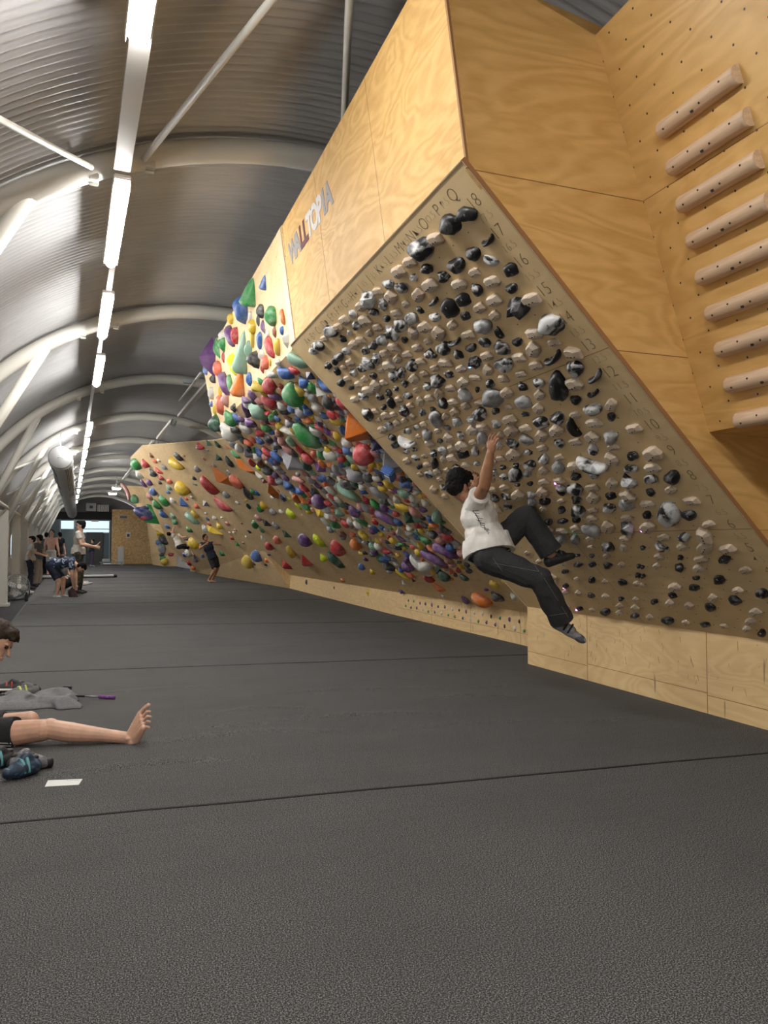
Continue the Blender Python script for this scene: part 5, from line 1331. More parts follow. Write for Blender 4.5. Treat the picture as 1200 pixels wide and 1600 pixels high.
v a 3.114 1.143 0.061 0.043 90 ; o k 3.043 3.128 0.06 0.055 28 ; c r 2.131 3.51 0.047 0.038 18 ; o a 0.278 2.132 0.031 0.02 94 ; o y 0.779 2.383 0.042 0.032 64 ; o y 4.824 1.989 0.062 0.05 173
o a 0.337 2.554 0.043 0.031 70 ; v m 1.292 1.619 0.055 0.047 115 ; v g 1.121 3.336 0.052 0.033 154 ; v a 0.506 2.097 0.042 0.032 110 ; o k 1.009 2.262 0.047 0.029 103 ; o g 1.392 3.787 0.047 0.033 79
o r 0.5 3.062 0.036 0.024 77 ; o m 2.853 2.618 0.059 0.036 63 ; o b 0.473 2.553 0.032 0.019 153 ; o r 0.991 1.315 0.062 0.056 32 ; o w 4.131 1.848 0.067 0.059 30 ; o c 0.001 2.636 0.044 0.03 58
c p 1.422 3.105 0.037 0.026 131 ; o p 1.806 1.842 0.057 0.047 74 ; v k 0.181 2.62 0.033 0.031 161 ; s w 3.466 1.681 0.068 0.047 144 ; v o 0.482 2.666 0.03 0.023 10 ; c r 3.167 2.331 0.047 0.029 136
o m 2.409 3.08 0.065 0.052 151 ; c g 2.563 1.193 0.049 0.039 161 ; o y 2.226 1.045 0.067 0.059 162 ; o p 1.096 2.969 0.058 0.035 70 ; o r 1.001 2.939 0.027 0.021 19 ; c a 0.205 2.82 0.027 0.023 129
o b 1.01 3.306 0.033 0.029 164 ; o a 1.465 2.682 0.047 0.038 3 ; v g -0.069 3.145 0.055 0.034 155 ; o y 1.496 1.434 0.041 0.036 2 ; o s 3.718 3.362 0.063 0.046 10 ; o k 1.967 1.081 0.046 0.032 141
v s 2.824 2.366 0.059 0.056 100 ; s p 4.425 2.759 0.065 0.045 153 ; v k 2.312 0.681 0.069 0.057 17 ; c w 1.235 3.399 0.038 0.031 114 ; o s 0.673 2.215 0.051 0.041 37 ; s p 0.03 3.016 0.032 0.023 123
o y 1.89 3.167 0.055 0.052 148 ; o k 3.777 1.206 0.062 0.038 133 ; o p 0.902 3.405 0.041 0.035 86 ; s n 0.996 1.442 0.042 0.036 70 ; o m 1.069 3.394 0.043 0.028 108 ; o o 1.285 3.202 0.061 0.045 47
s w 3.424 1.175 0.059 0.055 142 ; v y 3.758 3.048 0.042 0.03 60 ; o o 1.86 1.49 0.042 0.04 71 ; v b 2.091 3.141 0.038 0.032 110 ; o b 0.105 2.834 0.029 0.025 158 ; o c 1.068 1.235 0.044 0.028 178
o r 1.318 2.725 0.037 0.034 55 ; o k 1.574 1.923 0.052 0.046 0 ; v s 2.113 2.419 0.04 0.031 51 ; o p 3.244 3.656 0.048 0.038 0 ; c e 2.438 1.168 0.034 0.028 55 ; o w 4.141 2.99 0.053 0.037 19
o k 4.429 1.007 0.046 0.03 14 ; o b 1.811 1.327 0.049 0.035 84 ; s c 2.45 2.854 0.038 0.03 111 ; o o 2.209 2.649 0.047 0.042 111 ; o y 0.036 2.479 0.039 0.029 92 ; v k 4.633 1.352 0.086 0.053 27
o b 3.892 2.967 0.066 0.052 162 ; c g 4.1 3.233 0.057 0.043 2 ; v s 1.909 0.695 0.056 0.046 131 ; o c 3.021 1.602 0.057 0.037 130 ; o w 2.965 1.562 0.038 0.031 15 ; o b 1.684 2.554 0.036 0.033 41
o k 0.024 3.296 0.031 0.022 142 ; s a 0.359 2.994 0.03 0.026 153 ; c a 1.833 2.472 0.049 0.035 79 ; o g 4.195 2.298 0.046 0.043 2 ; o w 0.277 3.415 0.025 0.016 162
@spray_up
t b 0.82 0.795 0.061 0.042 123 ; t g 1.366 0.876 0.124 0.1 125 0 ; o b 1.857 0.841 0.123 0.106 -53 45 ; o y 2.608 0.956 0.052 0.047 -50 ; o k 1.062 0.592 0.055 0.047 -56 ; o g 0.635 0.424 0.075 0.064 -58
o w 1.605 0.69 0.05 0.029 -54 ; o k 1.266 0.562 0.052 0.024 -55 ; c o 0.303 0.322 0.067 0.028 -99 ; o y 1.521 0.568 0.058 0.058 -164 ; o p 1.092 0.443 0.059 0.028 -100 ; c p 2.733 0.783 0.144 0.072 -120
o r 2.459 0.721 0.084 0.056 -51 ; t m 2.169 0.459 0.219 0.1 126 2 ; o w 3.284 0.936 0.061 0.061 -165 ; o g 3.334 0.839 0.092 0.071 -48 ; o g 3.779 0.886 0.117 0.064 -103 ; v p 4.301 0.884 0.207 0.172 -46 1
o k 4.524 0.966 0.057 0.051 -166 ; o n 5.025 0.931 0.053 0.047 -167 ; o b 5.045 0.865 0.107 0.059 -167 ; o s 3.873 0.624 0.097 0.097 -167 ; c p 3.546 0.399 0.167 0.084 -123 ; o l 2.817 0.461 0.136 0.073 -121
o m 1.834 0.404 0.078 0.056 -54 ; o y 1.629 0.479 0.093 0.042 -54 ; o b 1.307 0.364 0.077 0.045 -55 ; o r 0.902 0.201 0.116 0.058 -116 ; o w 0.957 0.337 0.046 0.031 -57 ; s y 0.609 0.128 0.07 0.033 -58
o b 0.399 0.227 0.032 0.025 -59 ; o c 0.67 0.284 0.045 0.026 -58 ; v w 0.286 0.113 0.064 0.043 -59 ; o k 1.576 0.233 0.076 0.076 -167 ; o w 1.293 0.216 0.049 0.04 -56 ; o s 1.173 0.116 0.056 0.056 -167
o r 1.373 0.096 0.041 0.024 -56 ; o y 1.022 0.081 0.035 0.016 -57 ; o b 2.055 0.131 0.062 0.049 -54 ; t o 2.535 0.204 0.152 0.099 127 3 ; c g 3.203 0.308 0.12 0.05 -103 ; o k 4.415 0.629 0.056 0.056 -168
o w 4.77 0.496 0.081 0.064 -45 ; o y 4.063 0.383 0.065 0.043 -47 ; o s 4.134 0.214 0.122 0.088 -48 ; o y 4.727 0.247 0.08 0.04 -46 ; o n 3.659 0.192 0.084 0.063 -49 ; o r 3.456 0.705 0.071 0.031 -48
o b 4.982 0.372 0.041 0.041 -170 ; o e 4.707 0.052 0.128 0.105 -171 ; o w 0.691 0.005 0.037 0.03 -167 ; o k 3.229 0.013 0.049 0.04 -50
"""

# ================================================================ holds
TENS = {10: 'tenth', 20: 'twentieth', 30: 'thirtieth', 40: 'fortieth', 50: 'fiftieth', 60: 'sixtieth', 70: 'seventieth', 80: 'eightieth', 90: 'ninetieth'}
def ordn(i):
    k = i + 1
    if k <= 20:
        return ORD[i]
    if k % 10 == 0:
        return TENS.get(k, 'last')
    return ['twenty', 'thirty', 'forty', 'fifty', 'sixty', 'seventy', 'eighty', 'ninety'][k // 10 - 2] + '-' + ORD[k % 10 - 1]


def fin(bm, name, mats, smooth=True, flat_below=None):
    bmesh.ops.recalc_face_normals(bm, faces=bm.faces)
    me = bpy.data.meshes.new(name)
    bm.to_mesh(me)
    bm.free()
    for m in mats:
        me.materials.append(m)
    for p in me.polygons:
        p.use_smooth = smooth
    return me


def p_blob(name, seed, rough=.16, peak=(0, 0), sharp=1.0, facets=False, sub=3):
    """rounded lump with flat back; unit footprint, unit height"""
    bm = bmesh.new()
    bmesh.ops.create_icosphere(bm, subdivisions=sub, radius=1)
    o = V((seed * 3.1, seed * 1.7, 0))
    for v in bm.verts:
        d = v.co.normalized()
        r = 1 + rough * noise.noise(d * 1.1 + o) * 1.6 + rough * .35 * noise.noise(d * 3.2 + o)
        z = d.z * r
        if z > 0:
            z = z ** sharp
        k = max(0, z)
        v.co = V((d.x * r + peak[0] * k, d.y * r + peak[1] * k, max(-.02, z)))
    if facets:
        bmesh.ops.dissolve_limit(bm, angle_limit=math.radians(16), verts=bm.verts, edges=bm.edges)
    return fin(bm, name, [None], not facets)


def p_wood(name, seed):
    """chamfered block with a sloping ridge, flat faces, two screw holes"""
    rd = random.Random(seed)
    bm = bmesh.new()
    n = 8
    off = rd.uniform(-.15, .15)
    angs_ = [2 * math.pi * (k + .5) / n + rd.uniform(-.16, .16) for k in range(n)]
    def ring(s, z, sx, sy, tz=0):
        out = []
        for a in angs_:
            c, q = math.cos(a), math.sin(a)
            x = math.copysign(abs(c) ** .62, c) * s
            y = math.copysign(abs(q) ** .62, q) * s
            out.append(bm.verts.new((x + sx, y + sy, z + tz * x)))
        return out
    tx, ty = rd.uniform(-.2, .2), rd.uniform(.12, .3)
    rings = [ring(.98, 0, 0, 0), ring(1.0, .38, 0, 0, .05), ring(.93, .55, 0, ty * .2, .06), ring(.52, 1.0, tx, ty, .12 * rd.uniform(-1, 1))]
    for a, b in zip(rings, rings[1:]):
        for k in range(n):
            bm.faces.new((a[k], a[(k + 1) % n], b[(k + 1) % n], b[k]))
    bm.faces.new(rings[-1])
    bm.faces.new(rings[0][::-1])
    bmesh.ops.bevel(bm, geom=list(bm.edges), offset=.03, segments=1, affect='EDGES', clamp_overlap=True)
    me = fin(bm, name, [M['hold_wood'], M['hold_hole_wood']], False)
    bm = bmesh.new()
    bm.from_mesh(me)
    me2 = me
    # holes: short dark plugs
    for hx, hy, r in ((-.42, -.22, .095), (.34, -.12, .095), (-.05, -.2, .12)):
        z = .93 - .1 * abs(hx)
        before = set(bm.faces)
        hit = bm_top(bm, hx, hy)
        bmesh.ops.create_cone(bm, cap_ends=True, segments=8, radius1=r, radius2=r, depth=.06, matrix=Matrix.Translation(V((hx, hy, hit + .0))))
        for f in bm.faces:
            if f not in before:
                f.material_index = 1
    bm.to_mesh(me2)
    bm.free()
    return me2


def bm_top(bm, x, y):
    from mathutils.bvhtree import BVHTree
    t = BVHTree.FromBMesh(bm)
    h = t.ray_cast(V((x, y, 5)), V((0, 0, -1)))
    return h[0].z if h[0] else .6


def p_crescent(name, bend=1.0, seed=1, fat=.42):
    bm = bmesh.new()
    n, seg = 20, 12
    rows = []
    for i in range(n + 1):
        t = i / n * 2 - 1
        x = t * (1 - .12 * t * t)
        yc = -.45 * bend * (t * t) + .2 * bend
        r = fat * max(.10, (1 - abs(t) ** 2.4)) ** .55
        tan = V((1, -.9 * bend * t, 0)).normalized()
        nn = V((-tan.y, tan.x, 0))
        rows.append([bm.verts.new(V((x, yc, 0)) + nn * r * math.cos(a) + V((0, 0, max(-.02, math.sin(a) * (r / fat) ** .7 * .95)))) for a in [2 * math.pi * k / seg for k in range(seg)]])
    for a, b in zip(rows, rows[1:]):
        for k in range(seg):
            bm.faces.new((a[k], a[(k + 1) % seg], b[(k + 1) % seg], b[k]))
    bm.faces.new(rows[0][::-1])
    bm.faces.new(rows[-1])
    return fin(bm, name, [None])


def p_cone(name, seed=1):
    """teardrop: broad round nose at -x, drawn-out tip at +x"""
    bm = bmesh.new()
    bmesh.ops.create_icosphere(bm, subdivisions=3, radius=1)
    for v in bm.verts:
        d = v.co.normalized()
        t = (d.x + 1) / 2
        w = (1 - t) ** .42 * 1.05 if t > .25 else .93 + .25 * t
        yz = V((0, d.y, d.z))
        q = math.sqrt(max(1e-6, 1 - d.x * d.x))
        y = d.y / q * w * min(1, q * 1.6) if q > .02 else 0
        z = d.z / q * w * min(1, q * 1.6) if q > .02 else 0
        z *= .5 + .55 * (1 - t)
        v.co = V((d.x + .05 * noise.noise(d * 2 + V((seed, 0, 0))), y, max(-.02, z)))
    return fin(bm, name, [None])


def p_ball(name, ridged=False):
    bm = bmesh.new()
    bmesh.ops.create_icosphere(bm, subdivisions=4 if ridged else 3, radius=1)
    for v in bm.verts:
        d = v.co.normalized()
        r = 1.0
        if ridged:
            nzv = abs(noise.noise(d * 2.2 + V((4, 2, 1))))
            r -= .10 * max(0, 1 - nzv * 9)
        v.co = V((d.x * r, d.y * r, max(-.02, d.z * r * .95 + .22)))
    return fin(bm, name, [None])


def p_volume(name, kind):
    bm = bmesh.new()
    base = {0: [(-1, -.75), (.9, -1), (1, .7), (-.8, 1)], 1: [(-1, -.9), (1, -.5), (.1, 1)],
            2: [(-1, -.2), (-.3, -.9), (.9, -.8), (1, .3), (.1, 1), (-.8, .7)], 3: [(-1, 0), (0, -.8), (1, 0), (0, .8)]}[kind]
    apex = {0: [(-.1, -.1, 1), (.35, .1, .85)], 1: [(0, -.1, 1)], 2: [(-.3, -.1, .95), (.3, .15, .8)], 3: [(-.3, 0, 1), (.35, 0, .7)]}[kind]
    b = [bm.verts.new((x, y, 0)) for x, y in base]
    t = [bm.verts.new(p) for p in apex]
    bmesh.ops.convex_hull(bm, input=b + t)
    bmesh.ops.dissolve_limit(bm, angle_limit=.02, verts=bm.verts, edges=bm.edges)
    bmesh.ops.bevel(bm, geom=list(bm.edges), offset=.025, segments=2, affect='EDGES', clamp_overlap=True)
    return fin(bm, name, [None], False)


def p_star(name):
    bm = bmesh.new()
    bmesh.ops.create_icosphere(bm, subdivisions=4, radius=1)
    for v in bm.verts:
        d = v.co.normalized()
        a = math.atan2(d.y, d.x)
        lob = .74 + .30 * math.cos(3 * (a - math.pi / 2))
        v.co = V((d.x * lob * 1.12, d.y * lob * 1.12, max(-.02, d.z * .8)))
    return fin(bm, name, [None])


P = {'blob': [p_blob('moulded_hold', s, .18) for s in range(1, 6)],
     'stone': [p_blob('stone_hold', s + 20, .22, (.12 * (-1) ** s, .1), 1.0) for s in range(7)],
     'stonef': [p_blob('stone_hold', s + 40, .42, (.1, -.1 * (-1) ** s), 1.15, True, 2) for s in range(3)],
     'wood': [p_wood('wooden_hold', s) for s in range(7)],
     'c': [p_crescent('curved_hold', b, 1, f) for b, f in ((1, .42), (.7, .5), (1.3, .36))],
     't': [p_cone('cone_hold', 1), p_cone('cone_hold', 5)],
     's': [p_ball('ball_hold'), p_ball('ball_hold', True)],
     'v': [p_volume('faceted_volume', k) for k in range(4)],
     'T': [p_star('three_lobed_hold')]}
bm = bmesh.new()
bmesh.ops.create_cone(bm, cap_ends=True, segments=10, radius1=1, radius2=.85, depth=.5)
BOLT = bpy.data.meshes.new('bolt')
bm.to_mesh(BOLT)
bm.free()
BOLT.materials.append(M['bolt'])
from mathutils.bvhtree import BVHTree
TOPZ = {}
def top_z(me, x, y):
    key = (me.name, round(x, 2), round(y, 2))
    if key not in TOPZ:
        t = BVHTree.FromPolygons([v.co for v in me.vertices], [tuple(p.vertices) for p in me.polygons])
        h = t.ray_cast(V((x, y, 5)), V((0, 0, -1)))
        TOPZ[key] = h[0].z if h[0] else .8
    return TOPZ[key]


def place(name, me, mat, O, e1, e2, n, a, b, ra, rb, rot, h, bolt=False):
    o = bpy.data.objects.new(name, me)
    COL.objects.link(o)
    if mat:
        o.material_slots[0].link = 'OBJECT'
        o.material_slots[0].material = M[mat]
    r = math.radians(rot)
    x = e1 * math.cos(r) + e2 * math.sin(r)
    R = frame(x, n).to_4x4()
    o.matrix_world = Matrix.Translation(O + e1 * a + e2 * b + n * .0005) @ R @ Matrix.Diagonal((ra, rb, h, 1))
    if bolt:
        c = bpy.data.objects.new('bolt', BOLT)
        COL.objects.link(c)
        c.parent = o
        bx, by = -.28, -.22
        s = .0065
        c.location = (bx, by, top_z(me, bx, by))
        c.scale = (s / ra, s / rb, .004 / h)
    return o


# ---- the numbered board: stone-look and wooden holds
taken = {}
rnd = random.Random(5)
ORIG = (KT, A1, UB, NB)
bitems = []
for it in BOARD_HOLDS.replace('\n', ' ; ').split(';'):
    q = it.split()
    if len(q) == 6:
        bitems.append((q[0], *[float(v) for v in q[1:]]))
NW = 'zero one two three four five six seven eight nine ten eleven twelve thirteen fourteen fifteen sixteen seventeen eighteen nineteen'.split()
def grid_label(a, b):
    ci = round((a - .341) / .174 * 2) / 2
    ci = min(16.5, max(-1, ci))
    ri = round(((b - .0926) / .17465 + 1) * 2) / 2
    AL = 'ABCDEFGHIJKLMNOPQ'
    if ci < 0:
        cs = 'left of column A'
    elif ci > 16:
        cs = 'right of column Q'
    elif ci % 1:
        cs = 'between columns %s and %s' % (AL[int(ci)], AL[int(ci) + 1])
    else:
        cs = 'in column ' + AL[int(ci)]
    ri = max(1, ri)
    rs = 'row ' + NW[int(ri)] + (' and a half' if ri % 1 else '')
    return cs, rs
for (ty, a, b, ra, rb, rot) in bitems:
    ra, rb = (ra * 1.04, rb * 1.12) if ty == 'w' else (ra * 1.0, rb * 1.12)
    small = min(ra, rb)
    if ty == 'w':
        me = rnd.choice(P['wood'])
        h = min(.05, small * rnd.uniform(.75, .95))
        rr = rot if abs(rot) <= 90 else rot + 180
        o = place('wooden_hold', me, None, *ORIG, a, b, ra, rb, rr, h)
        kind, cat, grp = 'pale wooden hold', 'climbing hold', 'wooden holds on the numbered board'
    else:
        if ty == 'c':
            me = rnd.choice(P['c'])
            h, mat, kind = small * 1.1, 'stone_k' if ra < .1 else 'stone_m', 'curved black hold'
        else:
            me = rnd.choice(P['stone'] + P['stone'] + P['stonef'])
            h = small * rnd.uniform(.72, .92)
            mat, kind = {'k': ('stone_k', 'black hold'), 'm': ('stone_m', 'marbled hold'),
                         'g': ('stone_g', 'grey marbled hold'), 'h': ('stone_m', 'marbled hold')}[ty]
        o = place('stone_look_hold', me, mat, *ORIG, a, b, ra, rb, rot, min(h, .085), bolt=ty != 'w')
        cat, grp = 'climbing hold', 'stone-look holds on the numbered board'
    size = 'large ' if ra > .088 else 'small ' if ra < .042 else ''
    cs, rs = grid_label(a, b)
    lab = size + kind + ' ' + cs + ', ' + rs
    taken.setdefault(lab, []).append((o, a, b, grp, cat))
for lab, L in taken.items():
    if len(L) == 1:
        tag(L[0][0], lab, L[0][4], L[0][3])
        continue
    sa, sb = max(l[1] for l in L) - min(l[1] for l in L), max(l[2] for l in L) - min(l[2] for l in L)
    if sb >= sa:
        L.sort(key=lambda l: -l[2]); nm = ['upper one', 'lower one']
    else:
        L.sort(key=lambda l: l[1]); nm = ['left one', 'right one']
    if len(L) > 2:
        nm = [ORD[i] + (' down' if sb >= sa else ' from left') for i in range(len(L))]
    for l, w in zip(L, nm):
        tag(l[0], lab + ', ' + w, l[4], l[3])

# small lit indicator dots under some holds
def on_board(px, py):
    d = at(px, py, 1) - EYE
    t = (KT - EYE).dot(NB) / d.dot(NB)
    p = EYE + d * t
    return (p - KT).dot(A1), (p - KT).dot(UB)
for (px, py, c, lab) in ((659, 516, 'blue', 'glowing blue light dot in the upper middle of the numbered board'), (667, 536, 'blue', 'glowing blue light dot just below another in the upper middle'),
                    (619, 564, 'blue', 'glowing blue light dot leftmost on the numbered board'), (734, 573, 'blue', 'glowing blue light dot level with row 12 right of centre'),
                    (752, 672, 'blue', 'glowing blue light dot just left of the raised hand'), (777, 684, 'blue', 'glowing blue light dot beside the raised fingers'),
                    (868, 755, 'purple', 'glowing purple light dot below the large curved hold'), (896, 829, 'green', 'glowing green light dot above the climber\'s bent foot'),
                    (1003, 829, 'purple', 'glowing purple light dot in a wooden hold far right'), (945, 911, 'purple', 'glowing purple light dot under the bent leg, rightmost low one'),
                    (881, 918, 'purple', 'glowing purple light dot right of the hanging lower leg'), (901, 953, 'purple', 'glowing purple light dot closest to the kick board')):
    a, b = on_board(px, py)
    bm = bmesh.new()
    h = .0
    for (ty, ha, hb, ra, rb, rot) in bitems:
        if (ha - a) ** 2 + (hb - b) ** 2 < (min(ra, rb)) ** 2:
            h = max(h, min(ra, rb) * .9)
    add_ball(bm, bpt(a, b, h + .002), .0075, None, 10)
    tag(newobj('indicator_light', bm, M['led_' + c], smooth=True), lab, 'light', 'small lights on the numbered board')

# ---- colourful holds
LANDMARK = {0: 'big green cone near the top of the spray wall', 1: 'purple box volume jutting from the far top edge', 2: 'long pale green teardrop hold below the top edge',
            3: 'orange teardrop hold on the upper panel', 4: 'big glossy green tapered hold below the ridge', 5: 'large orange faceted volume beside the numbered board', 6: 'large dark-tipped green leaf hold in mid wall',
            7: 'red ball hold with brain-like grooves', 8: 'blue and white block on a grey volume', 9: 'silver grey faceted volume', 10: 'large lavender dome hold',
            11: 'yellow half-round volume with dark underside', 12: 'large purple winged hold behind the climber', 13: 'long purple winged hold near the white one', 14: 'large white three-lobed hold low on the wall',
            15: 'orange grooved hold resting near the kick board', 16: 'long orange faceted volume on the tilted wall', 17: 'red kidney hold on the tilted wall', 18: 'yellow brain-textured ball on the far wall',
            19: 'green pyramid volume on the far overhang', 20: 'yellow arrow-like volume above the man in a tank top', 21: 'big yellow cone low on the far wall', 22: 'blue cone beside the big yellow cone',
            23: 'dark red pyramid above the kick board', 24: 'navy blue faceted block near the board edge', 25: 'long red hold with a chalked hollow', 26: 'yellow crescent hold high on the tilted wall',
            27: 'pale green shell hold on the ridge', 28: 'yellow ball hold beside the hanging climber', 30: 'white bulging hold at the far end of the spray wall', 31: 'long yellow wedge hold in mid spray wall',
            32: 'flat orange oval hold above the kick board', 34: 'green cone at the tip of the far overhang', 35: 'blue faceted block on the far overhang', 36: 'yellow ball near the floor by the strand board',
            37: 'long yellow curved hold low on the tilted wall', 38: 'pink and white ball beside the climber\'s back', 40: 'long brown-orange volume strip on the tilted wall', 43: 'long mint green sausage hold in mid wall',
            44: 'pink and white layered hold by the climber\'s waist', 45: 'blue knotted hold near the top edge', 46: 'long yellow pinch beside the white three-lobed hold', 47: 'round purple dome beside the white three-lobed hold'}
SHORT = {0: 'big green cone at the top', 1: 'purple box volume', 2: 'long pale green teardrop', 3: 'orange teardrop', 4: 'big glossy green hold', 5: 'large orange volume', 6: 'dark-tipped green leaf hold',
         7: 'red brain ball', 8: 'blue and white block', 9: 'silver grey volume', 10: 'lavender dome', 11: 'yellow half-round volume', 12: 'large purple winged hold', 13: 'long purple winged hold',
         14: 'white three-lobed hold', 15: 'orange grooved hold', 16: 'orange faceted volume', 17: 'red kidney hold', 18: 'yellow brain ball', 19: 'green pyramid', 20: 'yellow arrow-like volume',
         21: 'big yellow cone', 22: 'blue cone', 23: 'dark red pyramid', 24: 'navy faceted block', 25: 'long red hold', 26: 'yellow crescent', 27: 'pale green shell hold', 28: 'yellow ball by the hanging climber',
         30: 'white bulging hold', 31: 'long yellow wedge', 32: 'flat orange oval', 34: 'green cone at the tip', 35: 'blue faceted block', 36: 'floor-level yellow ball', 37: 'long yellow curved hold',
         38: 'pink and white ball', 40: 'brown-orange volume strip', 43: 'long mint sausage hold', 44: 'pink layered hold', 45: 'blue knotted hold', 46: 'long yellow pinch', 47: 'purple dome'}
CATS = {'o': ('moulded_hold', 'rounded'), 'c': ('curved_hold', 'curved'), 't': ('cone_hold', 'pointed'), 's': ('ball_hold', 'ball-shaped'),
        'v': ('faceted_volume', 'faceted'), 'V': ('block_volume', 'block'), 'T': ('three_lobed_hold', 'lobed'), 'i': ('foot_chip', 'tiny')}
items, cur = [], None
for it in COLOUR_HOLDS.replace('@', '\n@').replace('\n', ' ; ').split(';'):
    it = it.strip()
    if it.startswith('@'):
        cur = it[1:]
        continue
    q = it.split()
    if len(q) >= 7:
        items.append(dict(k=q[0], c=q[1], s=cur, a=float(q[2]), b=float(q[3]), ra=float(q[4]), rb=float(q[5]), rot=float(q[6]), lm=int(q[7]) if len(q) > 7 else None))
for d_ in items:
    O, e1, e2, n = SURF[d_['s']]
    d_['p'] = O + e1 * d_['a'] + e2 * d_['b']
    d_['px'] = seen_at(d_['p'])
# keep at most 300 individuals of a kind: the rest are the smallest ones
surplus = []
for k in 'oc':
    L = sorted([d_ for d_ in items if d_['k'] == k], key=lambda d_: -(d_['ra'] * d_['rb']) / (d_['p'] - EYE).length ** 2)
    surplus += L[300:]
surplus_ids = {id(d_) for d_ in surplus}
AREA = {'spray_low': 'spray wall', 'spray_up': 'upper spray panel', 'spray_kick': 'kick board', 'prow': 'tilted wall', 'prow_kick': 'kick board', 'far_a': 'far overhang', 'far_b': 'far overhang',
        'low_a': 'low far panel', 'low_b': 'low far panel', 'end_face': 'farthest panel', 'back': 'back panel'}
made = []
for d_ in items:
    k, c = d_['k'], d_['c']
    ra, rb, rot = d_['ra'], d_['rb'], d_['rot']
    O, e1, e2, n = SURF[d_['s']]
    g = 1.0 if k == 'i' else 1.32 if d_['s'] in ('spray_low', 'far_a', 'far_b', 'prow') else 1.2
    ra, rb = ra * g, rb * g
    pre = 'c_'
    if k == 'o':
        me = rnd.choice(P['blob']); h = rb * rnd.uniform(.7, .95)
    elif k == 'c':
        me = rnd.choice(P['c']); h = rb * 1.0; rb = rb * 1.5
    elif k == 't':
        me = rnd.choice(P['t']); h = rb * 1.1
    elif k == 's':
        me = P['s'][1] if d_['lm'] is not None or ra > .12 else P['s'][0]; h = rb * .95
    elif k in 'vV':
        me = P['v'][rnd.randrange(4) if d_['lm'] is None else (0 if ra < 1.4 * rb else 3)]; h = rb * .8; pre = 'v_'
    elif k == 'T':
        me = P['T'][0]; h = rb * .7
    else:
        me = rnd.choice(P['blob']); h = rb * .8; ra, rb = ra * .95, rb * .95
    h = min(h * (1.25 if d_['s'] == 'spray_up' else 1.0), .24)
    if d_['lm'] in (5, 7, 8, 24, 42):
        h = rb * {5: 1.35, 7: 1.3, 8: 1.2, 24: 1.5, 42: 1.3}[d_['lm']]
        if d_['lm'] != 7:
            ra, rb = ra * 1.1, rb * 1.1
    name = CATS[k][0]
    o = place(name, me, pre + c, O, e1, e2, n, d_['a'], d_['b'], ra, rb, rot, h, bolt=False)
    if k in 'vV' and c == 'b' and d_['lm'] == 8:
        o.material_slots[0].material = M['v_a']
        bmm = bmesh.new()
        add_box(bmm, V((-.15, .25, .95)), .95, .8, .5, Matrix.Rotation(.2, 3, 'Z'), .08)
        top = newobj('blue_cap', bmm, M['v_b'])
        top.parent = o
        bmm = bmesh.new()
        add_box(bmm, V((-.15, .40, 1.21)), .62, .42, .05, Matrix.Rotation(.2, 3, 'Z'), .02)
        tp2 = newobj('white_face', bmm, M['v_w'])
        tp2.parent = o
    d_['o'] = o
    made.append(d_)
lmk = [d_ for d_ in made if d_['lm'] is not None]
groups = {}
for d_ in made:
    if id(d_) in surplus_ids:
        continue
    if d_['lm'] is not None:
        tag(d_['o'], LANDMARK[d_['lm']], 'climbing hold')
        continue
    near = min(lmk, key=lambda l: (l['px'][0] - d_['px'][0]) ** 2 + (l['px'][1] - d_['px'][1]) ** 2)
    dx, dy = d_['px'][0] - near['px'][0], d_['px'][1] - near['px'][1]
    side = ('right of' if dx > 0 else 'left of') if abs(dx) > abs(dy) else ('below' if dy > 0 else 'above')
    groups.setdefault((d_['c'], d_['k'], near['lm'], side), []).append((dx * dx + dy * dy, d_))
for (c, k, lm, side), L in groups.items():
    L.sort(key=lambda z: z[0])
    for i, (_, d_) in enumerate(L):
        w = {'faceted': 'faceted volume', 'tiny': 'tiny foot chip'}.get(CATS[k][1], CATS[k][1] + ' hold')
        rank = '' if len(L) == 1 else ', %s nearest' % ('the' if i == 0 else ordn(i))
        rank = rank.replace('the nearest', 'nearest one')
        tag(d_['o'], '%s %s %s the %s%s' % (CN[c], w, side, SHORT[lm], rank), 'climbing hold', 'colourful holds on the %s' % AREA[d_['s']])
# surplus joined into one uncounted object
if surplus:
    bm = bmesh.new()
    mats = []
    for d_ in surplus:
        o = d_['o']
        m = o.material_slots[0].material
        if m not in mats:
            mats.append(m)
        n0 = len(bm.faces)
        me = o.data.copy()
        me.transform(o.matrix_world if False else (o.matrix_basis))
        bm.from_mesh(me)
        bm.faces.ensure_lookup_table()
        for f in bm.faces[n0:]:
            f.material_index = mats.index(m)
        bpy.data.meshes.remove(me)
        bpy.data.objects.remove(o)
    so = newobj('small_holds', bm, None, None, True, mats)
    tag(so, 'scattering of the smallest colourful holds between the large ones on the spray wall', 'climbing holds')
    so['kind'] = 'stuff'

# ================================================================ people
SCRAP = []
SHOP = bpy.data.scenes.new('workshop')          # bodies are fused here, away from the full scene


